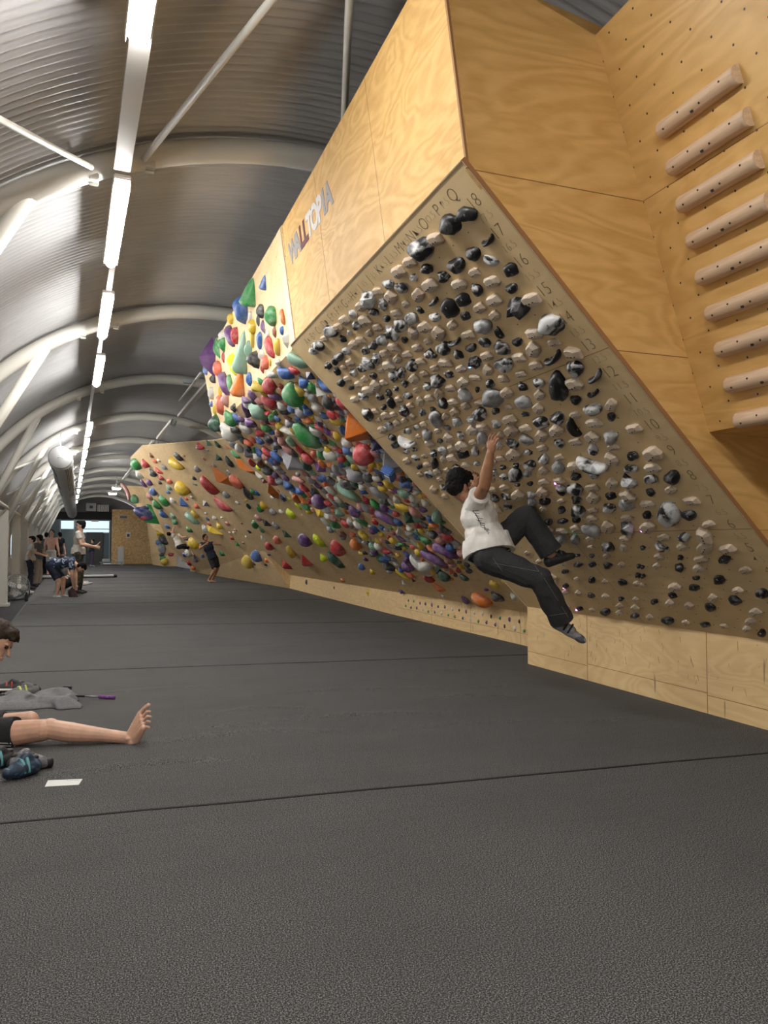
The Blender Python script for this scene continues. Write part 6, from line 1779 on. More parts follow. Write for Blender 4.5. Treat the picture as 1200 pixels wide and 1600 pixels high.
def remeshed(name, bm, voxel, mat, parent, smooth=2, disp=0.0, dscale=9.0):
    """fuse overlapping volumes into one continuous skin"""
    me = bpy.data.meshes.new(name)
    bm.to_mesh(me)
    bm.free()
    o = bpy.data.objects.new(name, me)
    SHOP.collection.objects.link(o)
    r = o.modifiers.new('fuse', 'REMESH')
    r.mode = 'VOXEL'
    r.voxel_size = voxel
    if smooth:
        s = o.modifiers.new('soft', 'SMOOTH')
        s.factor = 0.6
        s.iterations = smooth
    with bpy.context.temp_override(scene=SHOP, view_layer=SHOP.view_layers[0]):
        dg = bpy.context.evaluated_depsgraph_get()
        dg.update()
    me2 = bpy.data.meshes.new_from_object(o.evaluated_get(dg))
    SCRAP.extend((o, me))
    if disp:
        cos = [v.co.copy() for v in me2.vertices]
        nor = [v.normal.copy() for v in me2.vertices]
        flat = []
        for c, nv in zip(cos, nor):
            k = noise.noise(c * dscale) + .5 * noise.noise(c * dscale * 2.3)
            flat.extend(c + nv * (k * disp))
        me2.vertices.foreach_set('co', flat)
    me2.materials.clear()
    me2.materials.append(mat)
    for p in me2.polygons:
        p.use_smooth = True
    o = bpy.data.objects.new(name, me2)
    COL.objects.link(o)
    if parent:
        setparent(o, parent)
    return o


def cap(bm, a, b, ra, rb, seg=14, ends=True):
    add_cone(bm, a, b, ra, rb, seg)
    if ends:
        add_ball(bm, a, ra, None, seg)
        add_ball(bm, b, rb, None, seg)


def ell(bm, c, r, x, z, seg=18):
    add_ball(bm, c, r, frame(x, z), seg)


def hand(bm, w, tipdir, palm, side, s=1.0, curl=0.5, thumb=1.0):
    """w wrist, tipdir along fingers, palm = direction the palm faces, side = towards the thumb"""
    t = tipdir.normalized()
    p = (palm - t * palm.dot(t)).normalized()
    q = (side - t * side.dot(t) - p * side.dot(p)).normalized()
    ell(bm, w + t * .045 * s, (.052 * s, .040 * s, .016 * s), t, p)
    ell(bm, w + t * .012 * s, (.03 * s, .028 * s, .019 * s), t, p)
    for i, (off, L) in enumerate(((.035, .068), (.012, .078), (-.012, .072), (-.034, .056))):
        a = w + t * .082 * s + q * off * s - p * .002
        ang = 0.25 * curl
        r = .0080 * s
        for k, fr in enumerate((.45, .32, .25)):
            d = (t * math.cos(ang) + p * math.sin(ang)).normalized()
            b = a + d * L * fr * s
            cap(bm, a, b, r, r * .92, 8)
            a = b
            r *= .92
            ang += 1.15 * curl
    a = w + t * .02 * s + q * .026 * s + p * .006 * s
    b = a + (q * .75 + t * .7 + p * .35 * thumb).normalized() * .038 * s
    c = b + (q * .25 + t * .9 + p * .5 * thumb).normalized() * .032 * s
    cap(bm, a, b, .0125 * s, .0105 * s, 8)
    cap(bm, b, c, .0105 * s, .0085 * s, 8)


def head(bm, c, F, U, s=1.0):
    """c centre of skull, F facing, U up; face features fused in"""
    F = F.normalized()
    U = (U - F * U.dot(F)).normalized()
    S = F.cross(U)
    ell(bm, c + U * .018 * s, (.096 * s, .076 * s, .098 * s), F, U)
    ell(bm, c + F * .028 * s - U * .055 * s, (.062 * s, .056 * s, .066 * s), F, U)
    ell(bm, c + F * .062 * s - U * .100 * s, (.026 * s, .030 * s, .020 * s), F, U)
    cap(bm, c + F * .088 * s + U * .002 * s, c + F * .110 * s - U * .034 * s, .009 * s, .014 * s, 8)
    ell(bm, c + F * .090 * s - U * .068 * s, (.010 * s, .025 * s, .006 * s), F, U)
    ell(bm, c + F * .088 * s - U * .078 * s, (.010 * s, .022 * s, .006 * s), F, U)
    for q in (-1, 1):
        ell(bm, c + S * q * .076 * s - U * .022 * s - F * .006 * s, (.020 * s, .008 * s, .032 * s), F, U)
        ell(bm, c + F * .082 * s + S * q * .032 * s + U * .018 * s, (.012 * s, .024 * s, .007 * s), F, U)
    return F, U, S


def hairdo(c, F, U, s, mat, parent, vox, disp=.006, fringe=0.0, low=0.0):
    bm = bmesh.new()
    F = F.normalized()
    U = (U - F * U.dot(F)).normalized()
    S = F.cross(U)
    ell(bm, c + U * .042 * s - F * .018 * s, (.098 * s, .086 * s, .088 * s), F, U)
    ell(bm, c + U * .000 * s - F * .045 * s, (.066 * s, .080 * s, .090 * s), F, U)
    if fringe:
        ell(bm, c + U * .072 * s + F * .045 * s, (.058 * s, .068 * s, .045 * s), F, U)
        for q in (-.04, 0, .04):
            cap(bm, c + U * .09 * s + F * .06 * s + S * q * s, c + U * .055 * s + F * .098 * s + S * q * 1.1 * s, .022 * s, .012 * s, 8)
    for q in (-1, 1):
        cap(bm, c + S * q * .070 * s + U * .03 * s - F * .01 * s, c + S * q * .074 * s - U * .012 * s + F * .008 * s, .02 * s, .009 * s, 8)
    return remeshed('hair', bm, vox, mat, parent, 1, disp, 55.0)


SK = {'tan': skin('tan_skin', (0.36, 0.17, 0.09)), 'fair': skin('fair_skin', (0.62, 0.37, 0.26)), 'pink': skin('pink_skin', (0.62, 0.34, 0.25))}
HR = {'black': plain('black_hair', (0.006, 0.005, 0.005), 0.7, 0, .2), 'brown': plain('brown_hair', (0.035, 0.020, 0.013), 0.65, 0, .25)}


def figure(label, J, skinm, hairm, top, bottom, vox=.012, s=1.0, sleeves=.5, legs='long', shoes=None, F=None, U=None, loose=1.0, hands=None,
           fringe=0.0, torso_w=1.0, cat='person', shod=False):
    """J: joints in world space. head neck shL shR elL elR wrL wrR hip kL kR aL aR tL tR (t = toe)"""
    root = thing('person', V((J['hip'].x, J['hip'].y, min(J['aL'].z, J['aR'].z) - .08)), label, cat)
    mid = (J['shL'] + J['shR']) / 2
    A = (J['shR'] - J['shL']).normalized()
    spine = (mid - J['hip'])
    fwd = A.cross(spine).normalized()
    chest = J['hip'].lerp(mid, .68)
    waist = J['hip'].lerp(mid, .32)
    HL = J['hip'] - A * .085 * s
    HRt = J['hip'] + A * .085 * s
    w = torso_w * s
    bm = bmesh.new()
    Fh = F or fwd
    Uh = U or (J['head'] - J['neck'])
    head(bm, J['head'], Fh, Uh, s)
    cap(bm, mid - spine.normalized() * .02 * s, J['head'] - Uh.normalized() * .05 * s - Fh.normalized() * .015 * s, .062 * s, .052 * s)
    ell(bm, chest, (.165 * w, .105 * w, .19 * s), A, spine)
    ell(bm, waist, (.135 * w, .095 * w, .15 * s), A, spine)
    ell(bm, J['hip'], (.160 * w, .110 * w, .11 * s), A, spine)
    for sh, el, wr in (('shL', 'elL', 'wrL'), ('shR', 'elR', 'wrR')):
        cap(bm, mid.lerp(J[sh], .45) - spine.normalized() * .03 * s, J[sh], .068 * s, .058 * s)
        cap(bm, J[sh], J[el], .054 * s, .041 * s)
        m = J[el].lerp(J[wr], .3)
        cap(bm, J[el], m, .042 * s, .047 * s)
        cap(bm, m, J[wr], .047 * s, .028 * s)
        hp = (hands or {}).get(wr)
        d = (J[wr] - J[el]).normalized()
        if hp:
            hand(bm, J[wr], *hp[:3], s=s * 1.0, curl=hp[3])
        else:
            hand(bm, J[wr], d, fwd, A if sh == 'shL' else -A, s=s, curl=.45)
    for hp_, k, a, t in ((HL, 'kL', 'aL', 'tL'), (HRt, 'kR', 'aR', 'tR')):
        cap(bm, hp_, J[k], .085 * s, .056 * s)
        m = J[k].lerp(J[a], .32)
        cap(bm, J[k], m, .055 * s, .056 * s)
        cap(bm, m, J[a], .056 * s, .036 * s)
        fd = (J[t] - J[a])
        heel = J[a] - fd.normalized() * .04 * s
        cap(bm, J[a], heel.lerp(J[a], .2), .036 * s, .034 * s)
        cap(bm, heel + (J[a] - J[k]).normalized() * .03 * s, J[a].lerp(J[t], .45 if (shoes or shod) else 1), .030 * s, .022 * s)
    remeshed('body', bm, vox, skinm, root, 1)
    hairdo(J['head'], Fh, Uh, s, hairm, root, vox * .8, fringe=fringe)
    # eyes
    Fn = Fh.normalized()
    Un = (Uh - Fn * Uh.dot(Fn)).normalized()
    Sn = Fn.cross(Un)
    for q in (-1, 1):
        bm = bmesh.new()
        add_ball(bm, J['head'] + Fn * .083 * s + Sn * q * .030 * s + Un * .002 * s, .0125 * s, None, 10)
        newobj('eye', bm, M['eye'], root, True)
    # top
    if top:
        bm = bmesh.new()
        ell(bm, chest, (.182 * w * loose, .122 * w * loose, .195 * s), A, spine)
        ell(bm, waist, (.168 * w * loose, .135 * w * loose, .17 * s), A, spine)
        add_cone(bm, J['hip'].lerp(waist, .05), waist, .172 * w * loose, .158 * w * loose, 24)
        cap(bm, mid - A * .06 * s, mid + A * .06 * s, .075 * s, .075 * s)
        for sh, el in (('shL', 'elL'), ('shR', 'elR')):
            cap(bm, mid.lerp(J[sh], .4) - spine.normalized() * .03 * s, J[sh], .082 * s, .073 * s)
            if sleeves > 0:
                e = J[sh].lerp(J[el], sleeves)
                add_ball(bm, J[sh], .074 * s)
                add_cone(bm, J[sh], e, .073 * s, .070 * s * (1.05 if sleeves < .9 else .8), 18)
        remeshed('shirt', bm, vox * .9, top, root, 2, .011 * loose, 9.0)
    # bottom
    bm = bmesh.new()
    ell(bm, J['hip'], (.176 * w, .128 * w, .115 * s), A, spine)
    add_cone(bm, J['hip'], J['hip'].lerp(waist, .35), .165 * w, .150 * w, 20)
    for hp_, k, a in ((HL, 'kL', 'aL'), (HRt, 'kR', 'aR')):
        if legs == 'long':
            cap(bm, hp_, J[k], .104 * s * loose, .078 * s * loose)
            e = J[k].lerp(J[a], .93)
            add_cone(bm, J[k], e, .078 * s * loose, .082 * s * loose, 18)
            add_ball(bm, J[k], .078 * s * loose)
        else:
            e = hp_.lerp(J[k], .86)
            add_ball(bm, hp_, .104 * s)
            add_cone(bm, hp_, e, .104 * s, .092 * s, 18)
    remeshed('trousers' if legs == 'long' else 'shorts', bm, vox * .9, bottom, root, 2, .010 * loose, 8.0)
    if shoes:
        for k, a, t in (('kL', 'aL', 'tL'), ('kR', 'aR', 'tR')):
            bm = bmesh.new()
            fd = (J[t] - J[a])
            dn = (J[a] - J[k]).normalized()
            heel = J[a] - fd.normalized() * .045 * s + dn * .03 * s
            cap(bm, heel, J[a] + dn * .01, .046 * s, .044 * s)
            cap(bm, heel, J[t], .045 * s, .030 * s)
            cap(bm, J[a], J[t], .044 * s, .028 * s)
            remeshed('shoe', bm, vox * .9, shoes, root, 1)
    return root


M['eye'] = plain('eye', (0.02, 0.012, 0.01), 0.2)
M['shirt_white'] = cloth('white_cotton', (0.74, 0.71, 0.66), 90, .9, .05)
M['denim_black'] = cloth('black_denim', (0.030, 0.030, 0.032), 220, .9, .35)
M['shoe_grey'] = cloth('grey_shoe', (0.30, 0.30, 0.32), 60, .6, .1)

# --- the climber hanging on the numbered board
J = dict(head=at(717, 757, 5.56), neck=at(727, 782, 5.52), shR=at(741, 790, 5.40), shL=at(745, 778, 5.72),
         elR=at(757, 759, 5.20), wrR=at(766, 708, 5.12), elL=at(748, 775, 5.95), wrL=at(742, 757, 5.86),
         hip=at(765, 868, 5.42), kR=at(844, 905, 5.22), aR=at(881, 975, 5.30), tR=at(914, 997, 5.26),
         kL=at(822, 806, 5.52), aL=at(864, 868, 5.50), tL=at(893, 862, 5.52))
Fc = (at(742, 757, 5.8) - J['head'])
root = figure('person in white t-shirt and black jeans hanging from the numbered board by both hands', J, SK['tan'], HR['black'],
              M['shirt_white'], M['denim_black'], vox=.0052, s=.95, shod=True, sleeves=.55, legs='long', F=V((.93, .33, -.05)), U=V((-.05, -.1, 1)),
              loose=1.12, fringe=1.0, torso_w=1.02,
              hands={'wrR': (at(771, 681, 5.06) - J['wrR'], V((.7, .0, .55)), V((-.2, 1, 0)), .55),
                     'wrL': (at(744, 740, 5.80) - J['wrL'], V((.7, .0, .55)), V((-.2, -1, 0)), .55)})
# shirt print on the front
bm = bmesh.new()
fwdc = V((.75, .1, -.62))
rd = random.Random(2)
ch = at(752, 815, 5.33)
# climbing shoes: one grey and white, one black
def climbing_shoe(ankle, toe, knee, mats, s=1.0):
    fd = (toe - ankle).normalized()
    dn = (ankle - knee).normalized()
    sole = (dn - fd * dn.dot(fd)).normalized()
    heel = ankle + sole * .035 * s - fd * .045 * s
    bm = bmesh.new()
    cap(bm, heel, ankle + sole * .03 * s + fd * .06 * s, .036 * s, .040 * s)
    cap(bm, ankle + fd * .06 * s + sole * .03 * s, toe + sole * .03 * s, .040 * s, .022 * s)
    cap(bm, ankle + sole * .01, ankle + fd * .07 * s + sole * .01 * s, .036 * s, .034 * s)
    a = remeshed('shoe_upper', bm, .005, mats[0], root, 2)
    bm = bmesh.new()
    S_ = fd.cross(sole)
    cap(bm, heel + sole * .012, toe + sole * .040 * s, .034 * s, .018 * s)
    ell(bm, toe + sole * .03 * s - fd * .03, (.055 * s, .036 * s, .026 * s), fd, sole)
    add_ball(bm, heel, .038 * s)
    b = remeshed('rubber_sole', bm, .005, mats[1], root, 2)
    bm = bmesh.new()
    for k in (.02, .055):
        c = ankle + fd * k * s + sole * .012 * s
        pts = [c + (S_ * math.cos(q) * .042 - sole * math.sin(q) * .040) * s for q in [math.pi * j / 12 for j in range(13)]]
        tube(bm, pts, .007, 6)
    newobj('strap', bm, mats[2], root, True)
climbing_shoe(J['aR'], J['tR'], J['kR'], (M['shoe_grey'], plain('grey_rubber', (.09, .09, .10), .6), M['black']), .95)
climbing_shoe(J['aL'], J['tL'], J['kL'], (M['black'], M['black'], plain('dark_strap', (.05, .05, .055), .6)), .95)

# printed drawing on the chest and a seam on the trouser leg: built as thin raised marks on the cloth
shirt = [c for c in bpy.data.objects if c.name.startswith('shirt')][-1]
def project_marks(obj, lines, width, mat, name):
    t = BVHTree.FromPolygons([v.co for v in obj.data.vertices], [tuple(p.vertices) for p in obj.data.polygons])
    bm = bmesh.new()
    for a, b in lines:
        prev = None
        for i in range(9):
            tgt = a.lerp(b, i / 8)
            h = t.ray_cast(EYE, (tgt - EYE).normalized())
            if not h[0]:
                prev = None
                continue
            p = h[0] + h[1] * .001
            if prev is not None and (p - prev[0]).length < .05 and (p - prev[0]).length > 1e-5:
                strip(bm, prev[0], p, h[1], width, .0012)
            prev = (p, h[1])
    if len(bm.verts):
        newobj(name, bm, mat, root)
ln = []
for k in range(9):
    x0, y0 = 738 + k * 2.3, 798 + k * 3.7
    ln.append((at(x0 + rd.uniform(-2, 1), y0, 5.3), at(x0 + 7 + rd.uniform(-2, 3), y0 + rd.uniform(-1, 4), 5.3)))
    ln.append((at(x0 + rd.uniform(0, 5), y0, 5.3), at(x0 + rd.uniform(2, 7), y0 + 7, 5.3)))
project_marks(shirt, ln, .0035, M['black'], 'chest_print')
tr = [c for c in bpy.data.objects if c.name.startswith('trousers')][-1]
M['stitch'] = plain('grey_stitching', (.14, .135, .13), .8)
project_marks(tr, [(at(772, 880, 5.2), at(842, 893, 5.2)), (at(832, 878, 5.2), at(842, 893, 5.2)), (at(845, 895, 5.1), at(888, 965, 5.1)),
                   (at(770, 872, 5.2), at(785, 893, 5.2)), (at(858, 962, 5.1), at(886, 958, 5.1))], .003, M['stitch'], 'seam_stitching')

# --- people down the hall
def stand(px, py_feet, depth, h, fz, facing, arms, lean=0.0, bend=0.0):
    """upright joints for a figure standing at a pixel column on height fz"""
    base = at(px, py_feet, depth)
    base.z = fz
    f = V((math.sin(facing), math.cos(facing), 0))
    r = V((f.y, -f.x, 0))
    k = h / 1.75
    p = lambda x, y, z: base + r * x * k + f * y * k + V((0, 0, z * k))
    hy = -bend * .1
    D = dict(hip=p(0, hy, .93 - bend * .12), shL=p(-.18, .02 + lean * .45, 1.42 - abs(lean) * .12), shR=p(.18, .02 + lean * .45, 1.42 - abs(lean) * .12),
             neck=p(0, .02 + lean * .5, 1.5 - abs(lean) * .14), head=p(0, .05 + lean * .58, 1.63 - abs(lean) * .16),
             kL=p(-.10, .05 + bend * .12, .50), kR=p(.10, .03 + bend * .12, .50), aL=p(-.11, 0, .09), aR=p(.11, -.02, .09), tL=p(-.13, .17, .035), tR=p(.13, .15, .035))
    for sd, q in (('L', -1), ('R', 1)):
        el, wr = arms[0 if q < 0 else 1]
        D['el' + sd] = p(el[0] * q, el[1], el[2])
        D['wr' + sd] = p(wr[0] * q, wr[1], wr[2])
    return D, f
DOWN = ((.24, -.02, 1.14), (.26, .06, .9))
M['tee_cream'] = cloth('cream_tee', (0.42, 0.40, 0.36), 40)
M['tee_white2'] = cloth('off_white_tee', (0.62, 0.58, 0.52), 40)
M['tee_grey'] = cloth('dark_grey_tee', (0.09, 0.095, 0.10), 40)
M['navy'] = cloth('navy_cloth', (0.012, 0.016, 0.035), 40)
M['beige'] = cloth('beige_cloth', (0.22, 0.18, 0.14), 40)
M['floral'] = cloth('navy_floral_shirt', (0.018, 0.028, 0.065), 40, .85, .1, (0.30, 0.36, 0.46), .60, 9)
M['black_cloth'] = cloth('black_cloth', (0.010, 0.010, 0.012), 40)
M['plum'] = cloth('plum_cloth', (0.07, 0.05, 0.10), 40)
M['camo'] = cloth('camouflage_cloth', (0.07, 0.06, 0.035), 40, .85, .1, (0.02, 0.022, 0.015), .5, 8)
M['shoe_dark'] = plain('dark_shoe', (0.03, 0.03, 0.035), .6)
M['shoe_light'] = plain('light_shoe', (0.45, 0.45, 0.43), .6)
R = math.radians
# man in white tee holding out both hands, facing right
D, f = stand(121, 930, 17.9, 1.72, 0, R(100), (((.20, .10, 1.17), (.10, .36, 1.10)), ((.22, .10, 1.17), (.12, .38, 1.12))))
figure('person in off-white t-shirt standing and holding both forearms out to the right', D, SK['fair'], HR['black'], M['tee_white2'], M['camo'], .011, .98, .5, 'long', M['shoe_dark'], fringe=1.0)
# person bent over, floral shirt and navy shorts
dB = 16.9
J = dict(hip=at(79, 883, dB), shR=at(112, 879, dB - .1), shL=at(114, 874, dB + .22), neck=at(120, 880, dB), head=at(127, 886, dB),
         elR=at(113, 898, dB - .15), wrR=at(115, 916, dB - .1), elL=at(118, 894, dB + .2), wrL=at(119, 914, dB + .15),
         kR=at(92, 908, dB - .08), kL=at(99, 905, dB + .15), aR=at(88, 932, dB - .1), aL=at(98, 931, dB + .12), tR=at(99, 936, dB - .12), tL=at(110, 934, dB + .1))
figure('person bending forward in a navy floral shirt and navy shorts', J, SK['fair'], HR['black'], M['floral'], M['navy'], .011, .92, .6, 'shorts', M['shoe_light'],
       F=V((.35, .1, -.95)), U=V((.95, -.1, .25)), loose=1.05, fringe=1.0)
bm = bmesh.new()
cap(bm, at(111, 925, dB - .1), at(114, 933, dB - .1), .07, .085)
cap(bm, at(113, 920, dB - .1), at(118, 933, dB - .1), .04, .06)
tag(remeshed('small_bag', bm, .012, cloth('maroon_cloth', (.05, .02, .025), 40), None, 1), 'dark maroon bag standing by the feet of the bending person', 'bag')
# two people chatting on the walkway
D, f = stand(46, 921, 23.4, 1.62, -.2, R(80), (((.24, -.06, 1.14), (.20, .08, .98)), ((.27, -.10, 1.14), (.24, .0, 1.0))))
figure('person in cream t-shirt and dark trousers standing by the left columns', D, SK['fair'], HR['black'], M['tee_cream'], M['navy'], .013, .93, .55, 'long', M['shoe_dark'], fringe=1)
D, f = stand(58, 919, 24.6, 1.68, -.2, R(115), (((.22, .02, 1.16), (.05, .28, 1.08)), ((.22, .02, 1.16), (.05, .28, 1.05))))
figure('person in dark grey t-shirt and beige trousers with folded hands by the columns', D, SK['fair'], HR['black'], M['tee_grey'], M['beige'], .013, .95, .55, 'long', M['shoe_dark'], fringe=1)
# bare-backed person and one behind
D, f = stand(79, 908, 27.5, 1.70, 0, R(20), (DOWN, DOWN))
figure('person with a bare pink back and pale shorts facing away', D, SK['pink'], HR['brown'], None, M['tee_cream'], .014, .97, 0, 'shorts', M['shoe_dark'])
D, f = stand(73, 905, 30.5, 1.66, 0, R(-150), (DOWN, DOWN))
figure('person with dark hair half hidden behind the bare-backed person', D, SK['fair'], HR['black'], M['tee_grey'], M['navy'], .015, .95, .5, 'long', M['shoe_dark'])
D, f = stand(91, 903, 32, 1.7, 0, R(150), (DOWN, DOWN))
figure('person in black partly hidden behind the man with outstretched forearms', D, SK['fair'], HR['black'], M['black_cloth'], M['black_cloth'], .015, .95, .5, 'long', M['shoe_dark'])
# far person raising a hand
D, f = stand(143, 884, 42.0, 1.50, 0, R(75), (DOWN, ((.22, .15, 1.25), (.16, .42, 1.52))))
figure('small distant person in black top and plum trousers raising one hand', D, SK['fair'], HR['black'], M['black_cloth'], M['plum'], .016, .88, .5, 'long', M['shoe_light'])
# spotter in tank top
dT = 23.6
J = dict(head=at(321, 840, dT), neck=at(322, 847, dT), shL=at(315, 850, dT), shR=at(331, 849, dT + .05), elL=at(312, 857, dT - .15), wrL=at(322, 850, dT - .3),
         elR=at(345, 850, dT), wrR=at(357, 851, dT), hip=at(333, 873, dT), kL=at(336, 890, dT - .15), kR=at(340, 888, dT + .1), aL=at(326, 906, dT - .05), aR=at(331, 907, dT + .15),
         tL=at(329, 909, dT - .25), tR=at(337, 909, dT - .05))
figure('person in navy tank top and black shorts reaching one arm out to the right', J, SK['tan'], HR['black'], M['navy'], M['black_cloth'], .012, .88, 0, 'shorts', None, F=V((.6, -.7, .1)), U=V((0, 0, 1)))
# climber under the far overhang
dW = 27.0
J = dict(head=at(265, 833, dW), neck=at(268, 836, dW), shL=at(270, 838, dW), shR=at(279, 836, dW + .3), elL=at(270, 829, dW), wrL=at(272, 824, dW),
         elR=at(285, 840, dW), wrR=at(295, 838, dW), hip=at(281, 854, dW), kL=at(294, 852, dW), kR=at(297, 856, dW + .2), aL=at(291, 844, dW), aR=at(303, 868, dW + .1),
         tL=at(296, 842, dW), tR=at(305, 872, dW))
figure('person in white t-shirt and black shorts climbing under the far overhang', J, SK['fair'], HR['black'], M['shirt_white'], M['black_cloth'], .013, .84, .5, 'shorts', M['shoe_dark'],
       F=V((-.3, .3, 1)), U=V((-.8, 0, .5)))
# seated person behind the bending one: only lower legs show
dS = 19.5
J = dict(head=at(99, 873, dS), neck=at(99, 879, dS), shL=at(95, 884, dS - .1), shR=at(103, 883, dS + .2), elL=at(96, 897, dS), wrL=at(104, 903, dS), elR=at(107, 896, dS + .2), wrR=at(113, 901, dS + .2),
         hip=at(96, 917, dS), kL=at(117, 903, dS), kR=at(119, 906, dS + .25), aL=at(133, 912, dS - .1), aR=at(126, 911, dS + .25), tL=at(144, 911, dS - .1), tR=at(137, 909, dS + .25))
figure('person sitting on the mat with bare shins stretched out behind the bending person', J, SK['fair'], HR['brown'], M['tee_grey'], M['black_cloth'], .013, .86, .5, 'shorts', M['shoe_light'])

# --- person sitting in the left foreground
dF = 4.28
J = dict(head=at(-7, 1001, dF + .12), neck=at(-24, 1028, dF + .1), shL=at(-44, 1046, dF + .32), shR=at(-52, 1052, dF - .08), elL=at(-30, 1108, dF + .42), wrL=at(-20, 1150, dF + .35),
         elR=at(-62, 1120, dF - .18), wrR=at(-30, 1165, dF - .14), hip=at(-66, 1150, dF + .06))
J.update(kR=at(76, 1139, dF - .02), aR=at(199, 1153, dF + .03), tR=at(222, 1110, dF + .03), kL=at(46, 1126, dF + .22), aL=at(-20, 1146, dF + .34), tL=at(-42, 1150, dF + .4))
root = thing('person', V((J['hip'].x, J['hip'].y, 0)), 'person sitting in the left foreground in black shorts with one bare leg stretched out', 'person')
bm = bmesh.new()
mid = (J['shL'] + J['shR']) / 2
A = (J['shR'] - J['shL']).normalized()
spine = mid - J['hip']
Fh, Uh = V((.82, -.25, -.5)), V((.45, 0, .9))
head(bm, J['head'], Fh, Uh, .95)
cap(bm, mid, J['head'] - V((.03, 0, .06)), .06, .05)
ell(bm, J['hip'].lerp(mid, .66), (.155, .10, .18), A, spine)
ell(bm, J['hip'].lerp(mid, .3), (.135, .10, .15), A, spine)
ell(bm, J['hip'], (.155, .11, .10), A, spine)
for a_, b_, c_ in (('shL', 'elL', 'wrL'), ('shR', 'elR', 'wrR')):
    cap(bm, mid, J[a_], .06, .055)
    cap(bm, J[a_], J[b_], .052, .04)
    cap(bm, J[b_], J[c_], .04, .027)
    hand(bm, J[c_], V((1, 0, -.25)), V((0, 0, -1)), V((0, 1, 0)), .95, .2)
# stretched leg: thigh, knee cap, calf belly, ankle bones
kR, aR = J['kR'], J['aR']
hipR = J['hip'] + V((.02, -.09, .0))
cap(bm, hipR, kR - V((.03, 0, .004)), .088, .060)
ell(bm, kR + V((.005, 0, .018)), (.05, .045, .040), V((1, .3, 0)), V((0, 0, 1)))
c1 = kR.lerp(aR, .28) - V((0, 0, .006))
cap(bm, kR, c1, .054, .056)
cap(bm, c1, kR.lerp(aR, .7), .056, .038)
cap(bm, kR.lerp(aR, .7), aR, .038, .033)
add_ball(bm, aR + V((0, -.032, 0)), .013)
add_ball(bm, aR + V((0, .032, 0)), .013)
# bare foot resting on its heel, toes up, big toe uppermost
heel = at(211, 1158, dF + .03)
hl2 = at(206, 1160, dF + .02)
cap(bm, aR, heel, .034, .026)
cap(bm, aR, hl2, .034, .026)
bigm, litm = at(219, 1115, dF + .055), at(224, 1138, dF - .015)
for q in range(5):
    m_ = bigm.lerp(litm, q / 4)
    cap(bm, aR.lerp(heel, .25 + .15 * q), m_, .030, .0135 + (.003 if q == 0 else 0))
cap(bm, heel, litm, .026, .017)
cap(bm, heel, bigm.lerp(litm, .5), .026, .017)
for (x0, y0, x1, y1, x2, y2, dd, r) in ((219, 1114, 226, 1106, 232, 1102, .055, .0125), (222, 1121, 229, 1112, 234, 1112, .036, .0088), (223, 1127, 230, 1119, 235, 1120, .018, .0084),
                                        (224, 1133, 230, 1127, 234, 1128, .0, .0080), (224, 1139, 229, 1135, 233, 1137, -.018, .0076)):
    p0, p1, p2 = at(x0, y0, dF + dd), at(x1, y1, dF + dd - .004), at(x2, y2, dF + dd)
    cap(bm, p0, p1, r, r * .9, 10)
    cap(bm, p1, p2, r * .9, r, 10)
# folded left leg
hipL = J['hip'] + V((.04, .10, 0))
cap(bm, hipL, J['kL'], .085, .055)
cap(bm, J['kL'], J['kL'].lerp(J['aL'], .35), .054, .053)
cap(bm, J['kL'].lerp(J['aL'], .35), J['aL'], .053, .034)
cap(bm, J['aL'], J['tL'], .034, .022)
remeshed('body', bm, .0036, SK['fair'], root, 2)
hairdo(J['head'], Fh, Uh, .97, HR['brown'], root, .006, .006, 1.0)
for q in (-1, 1):
    bm = bmesh.new()
    Fn = Fh.normalized(); Un = (Uh - Fn * Uh.dot(Fn)).normalized(); Sn = Fn.cross(Un)
    add_ball(bm, J['head'] + Fn * .079 + Sn * q * .029 + Un * .002, .012, None, 10)
    newobj('eye', bm, M['eye'], root, True)
bm = bmesh.new()
ell(bm, J['hip'].lerp(mid, .66), (.172, .118, .19), A, spine)
ell(bm, J['hip'].lerp(mid, .3), (.155, .115, .17), A, spine)
for sh, el in (('shL', 'elL'), ('shR', 'elR')):
    cap(bm, mid, J[sh], .075, .07)
    add_cone(bm, J[sh], J[sh].lerp(J[el], .6), .07, .07)
remeshed('shirt', bm, .008, M['tee_grey'], root, 2, .004)
bm = bmesh.new()
ell(bm, J['hip'], (.17, .125, .11), A, spine)
eR = at(27, 1150, dF - .02)
eR = hipR.lerp(kR, max(0, min(1, (eR - hipR).dot(kR - hipR) / (kR - hipR).length_squared)))
add_ball(bm, hipR, .10)
add_cone(bm, hipR, eR, .100, .090, 24)
eL = hipL.lerp(J['kL'], .62)
add_ball(bm, hipL, .098)
add_cone(bm, hipL, eL, .098, .080, 24)
remeshed('shorts', bm, .006, cloth('black_sports_cloth', (.012, .012, .014), 120), root, 2, .004, 14.0)
sh_ = [c for c in bpy.data.objects if c.name.startswith('shorts')]
sh_ = max(sh_, key=lambda o: 0 if o.parent != root else 1)
M['stripe'] = plain('white_stripe', (.55, .55, .55), .8)
_r = root
project_marks(sh_, [(at(-30, 1160 + k * 4.2, dF), at(23, 1161.5 + k * 4.2, dF)) for k in range(3)], .0045, M['stripe'], 'side_stripes')

# ================================================================ things lying on the mat
M['towel'] = cloth('grey_towel', (.13, .13, .135), 90)
def fz(px, py, z=0.0):
    """point on the mat top seen at a pixel"""
    d = at(px, py, 1) - EYE
    return EYE + d * ((z - CAM_H) / d.z)
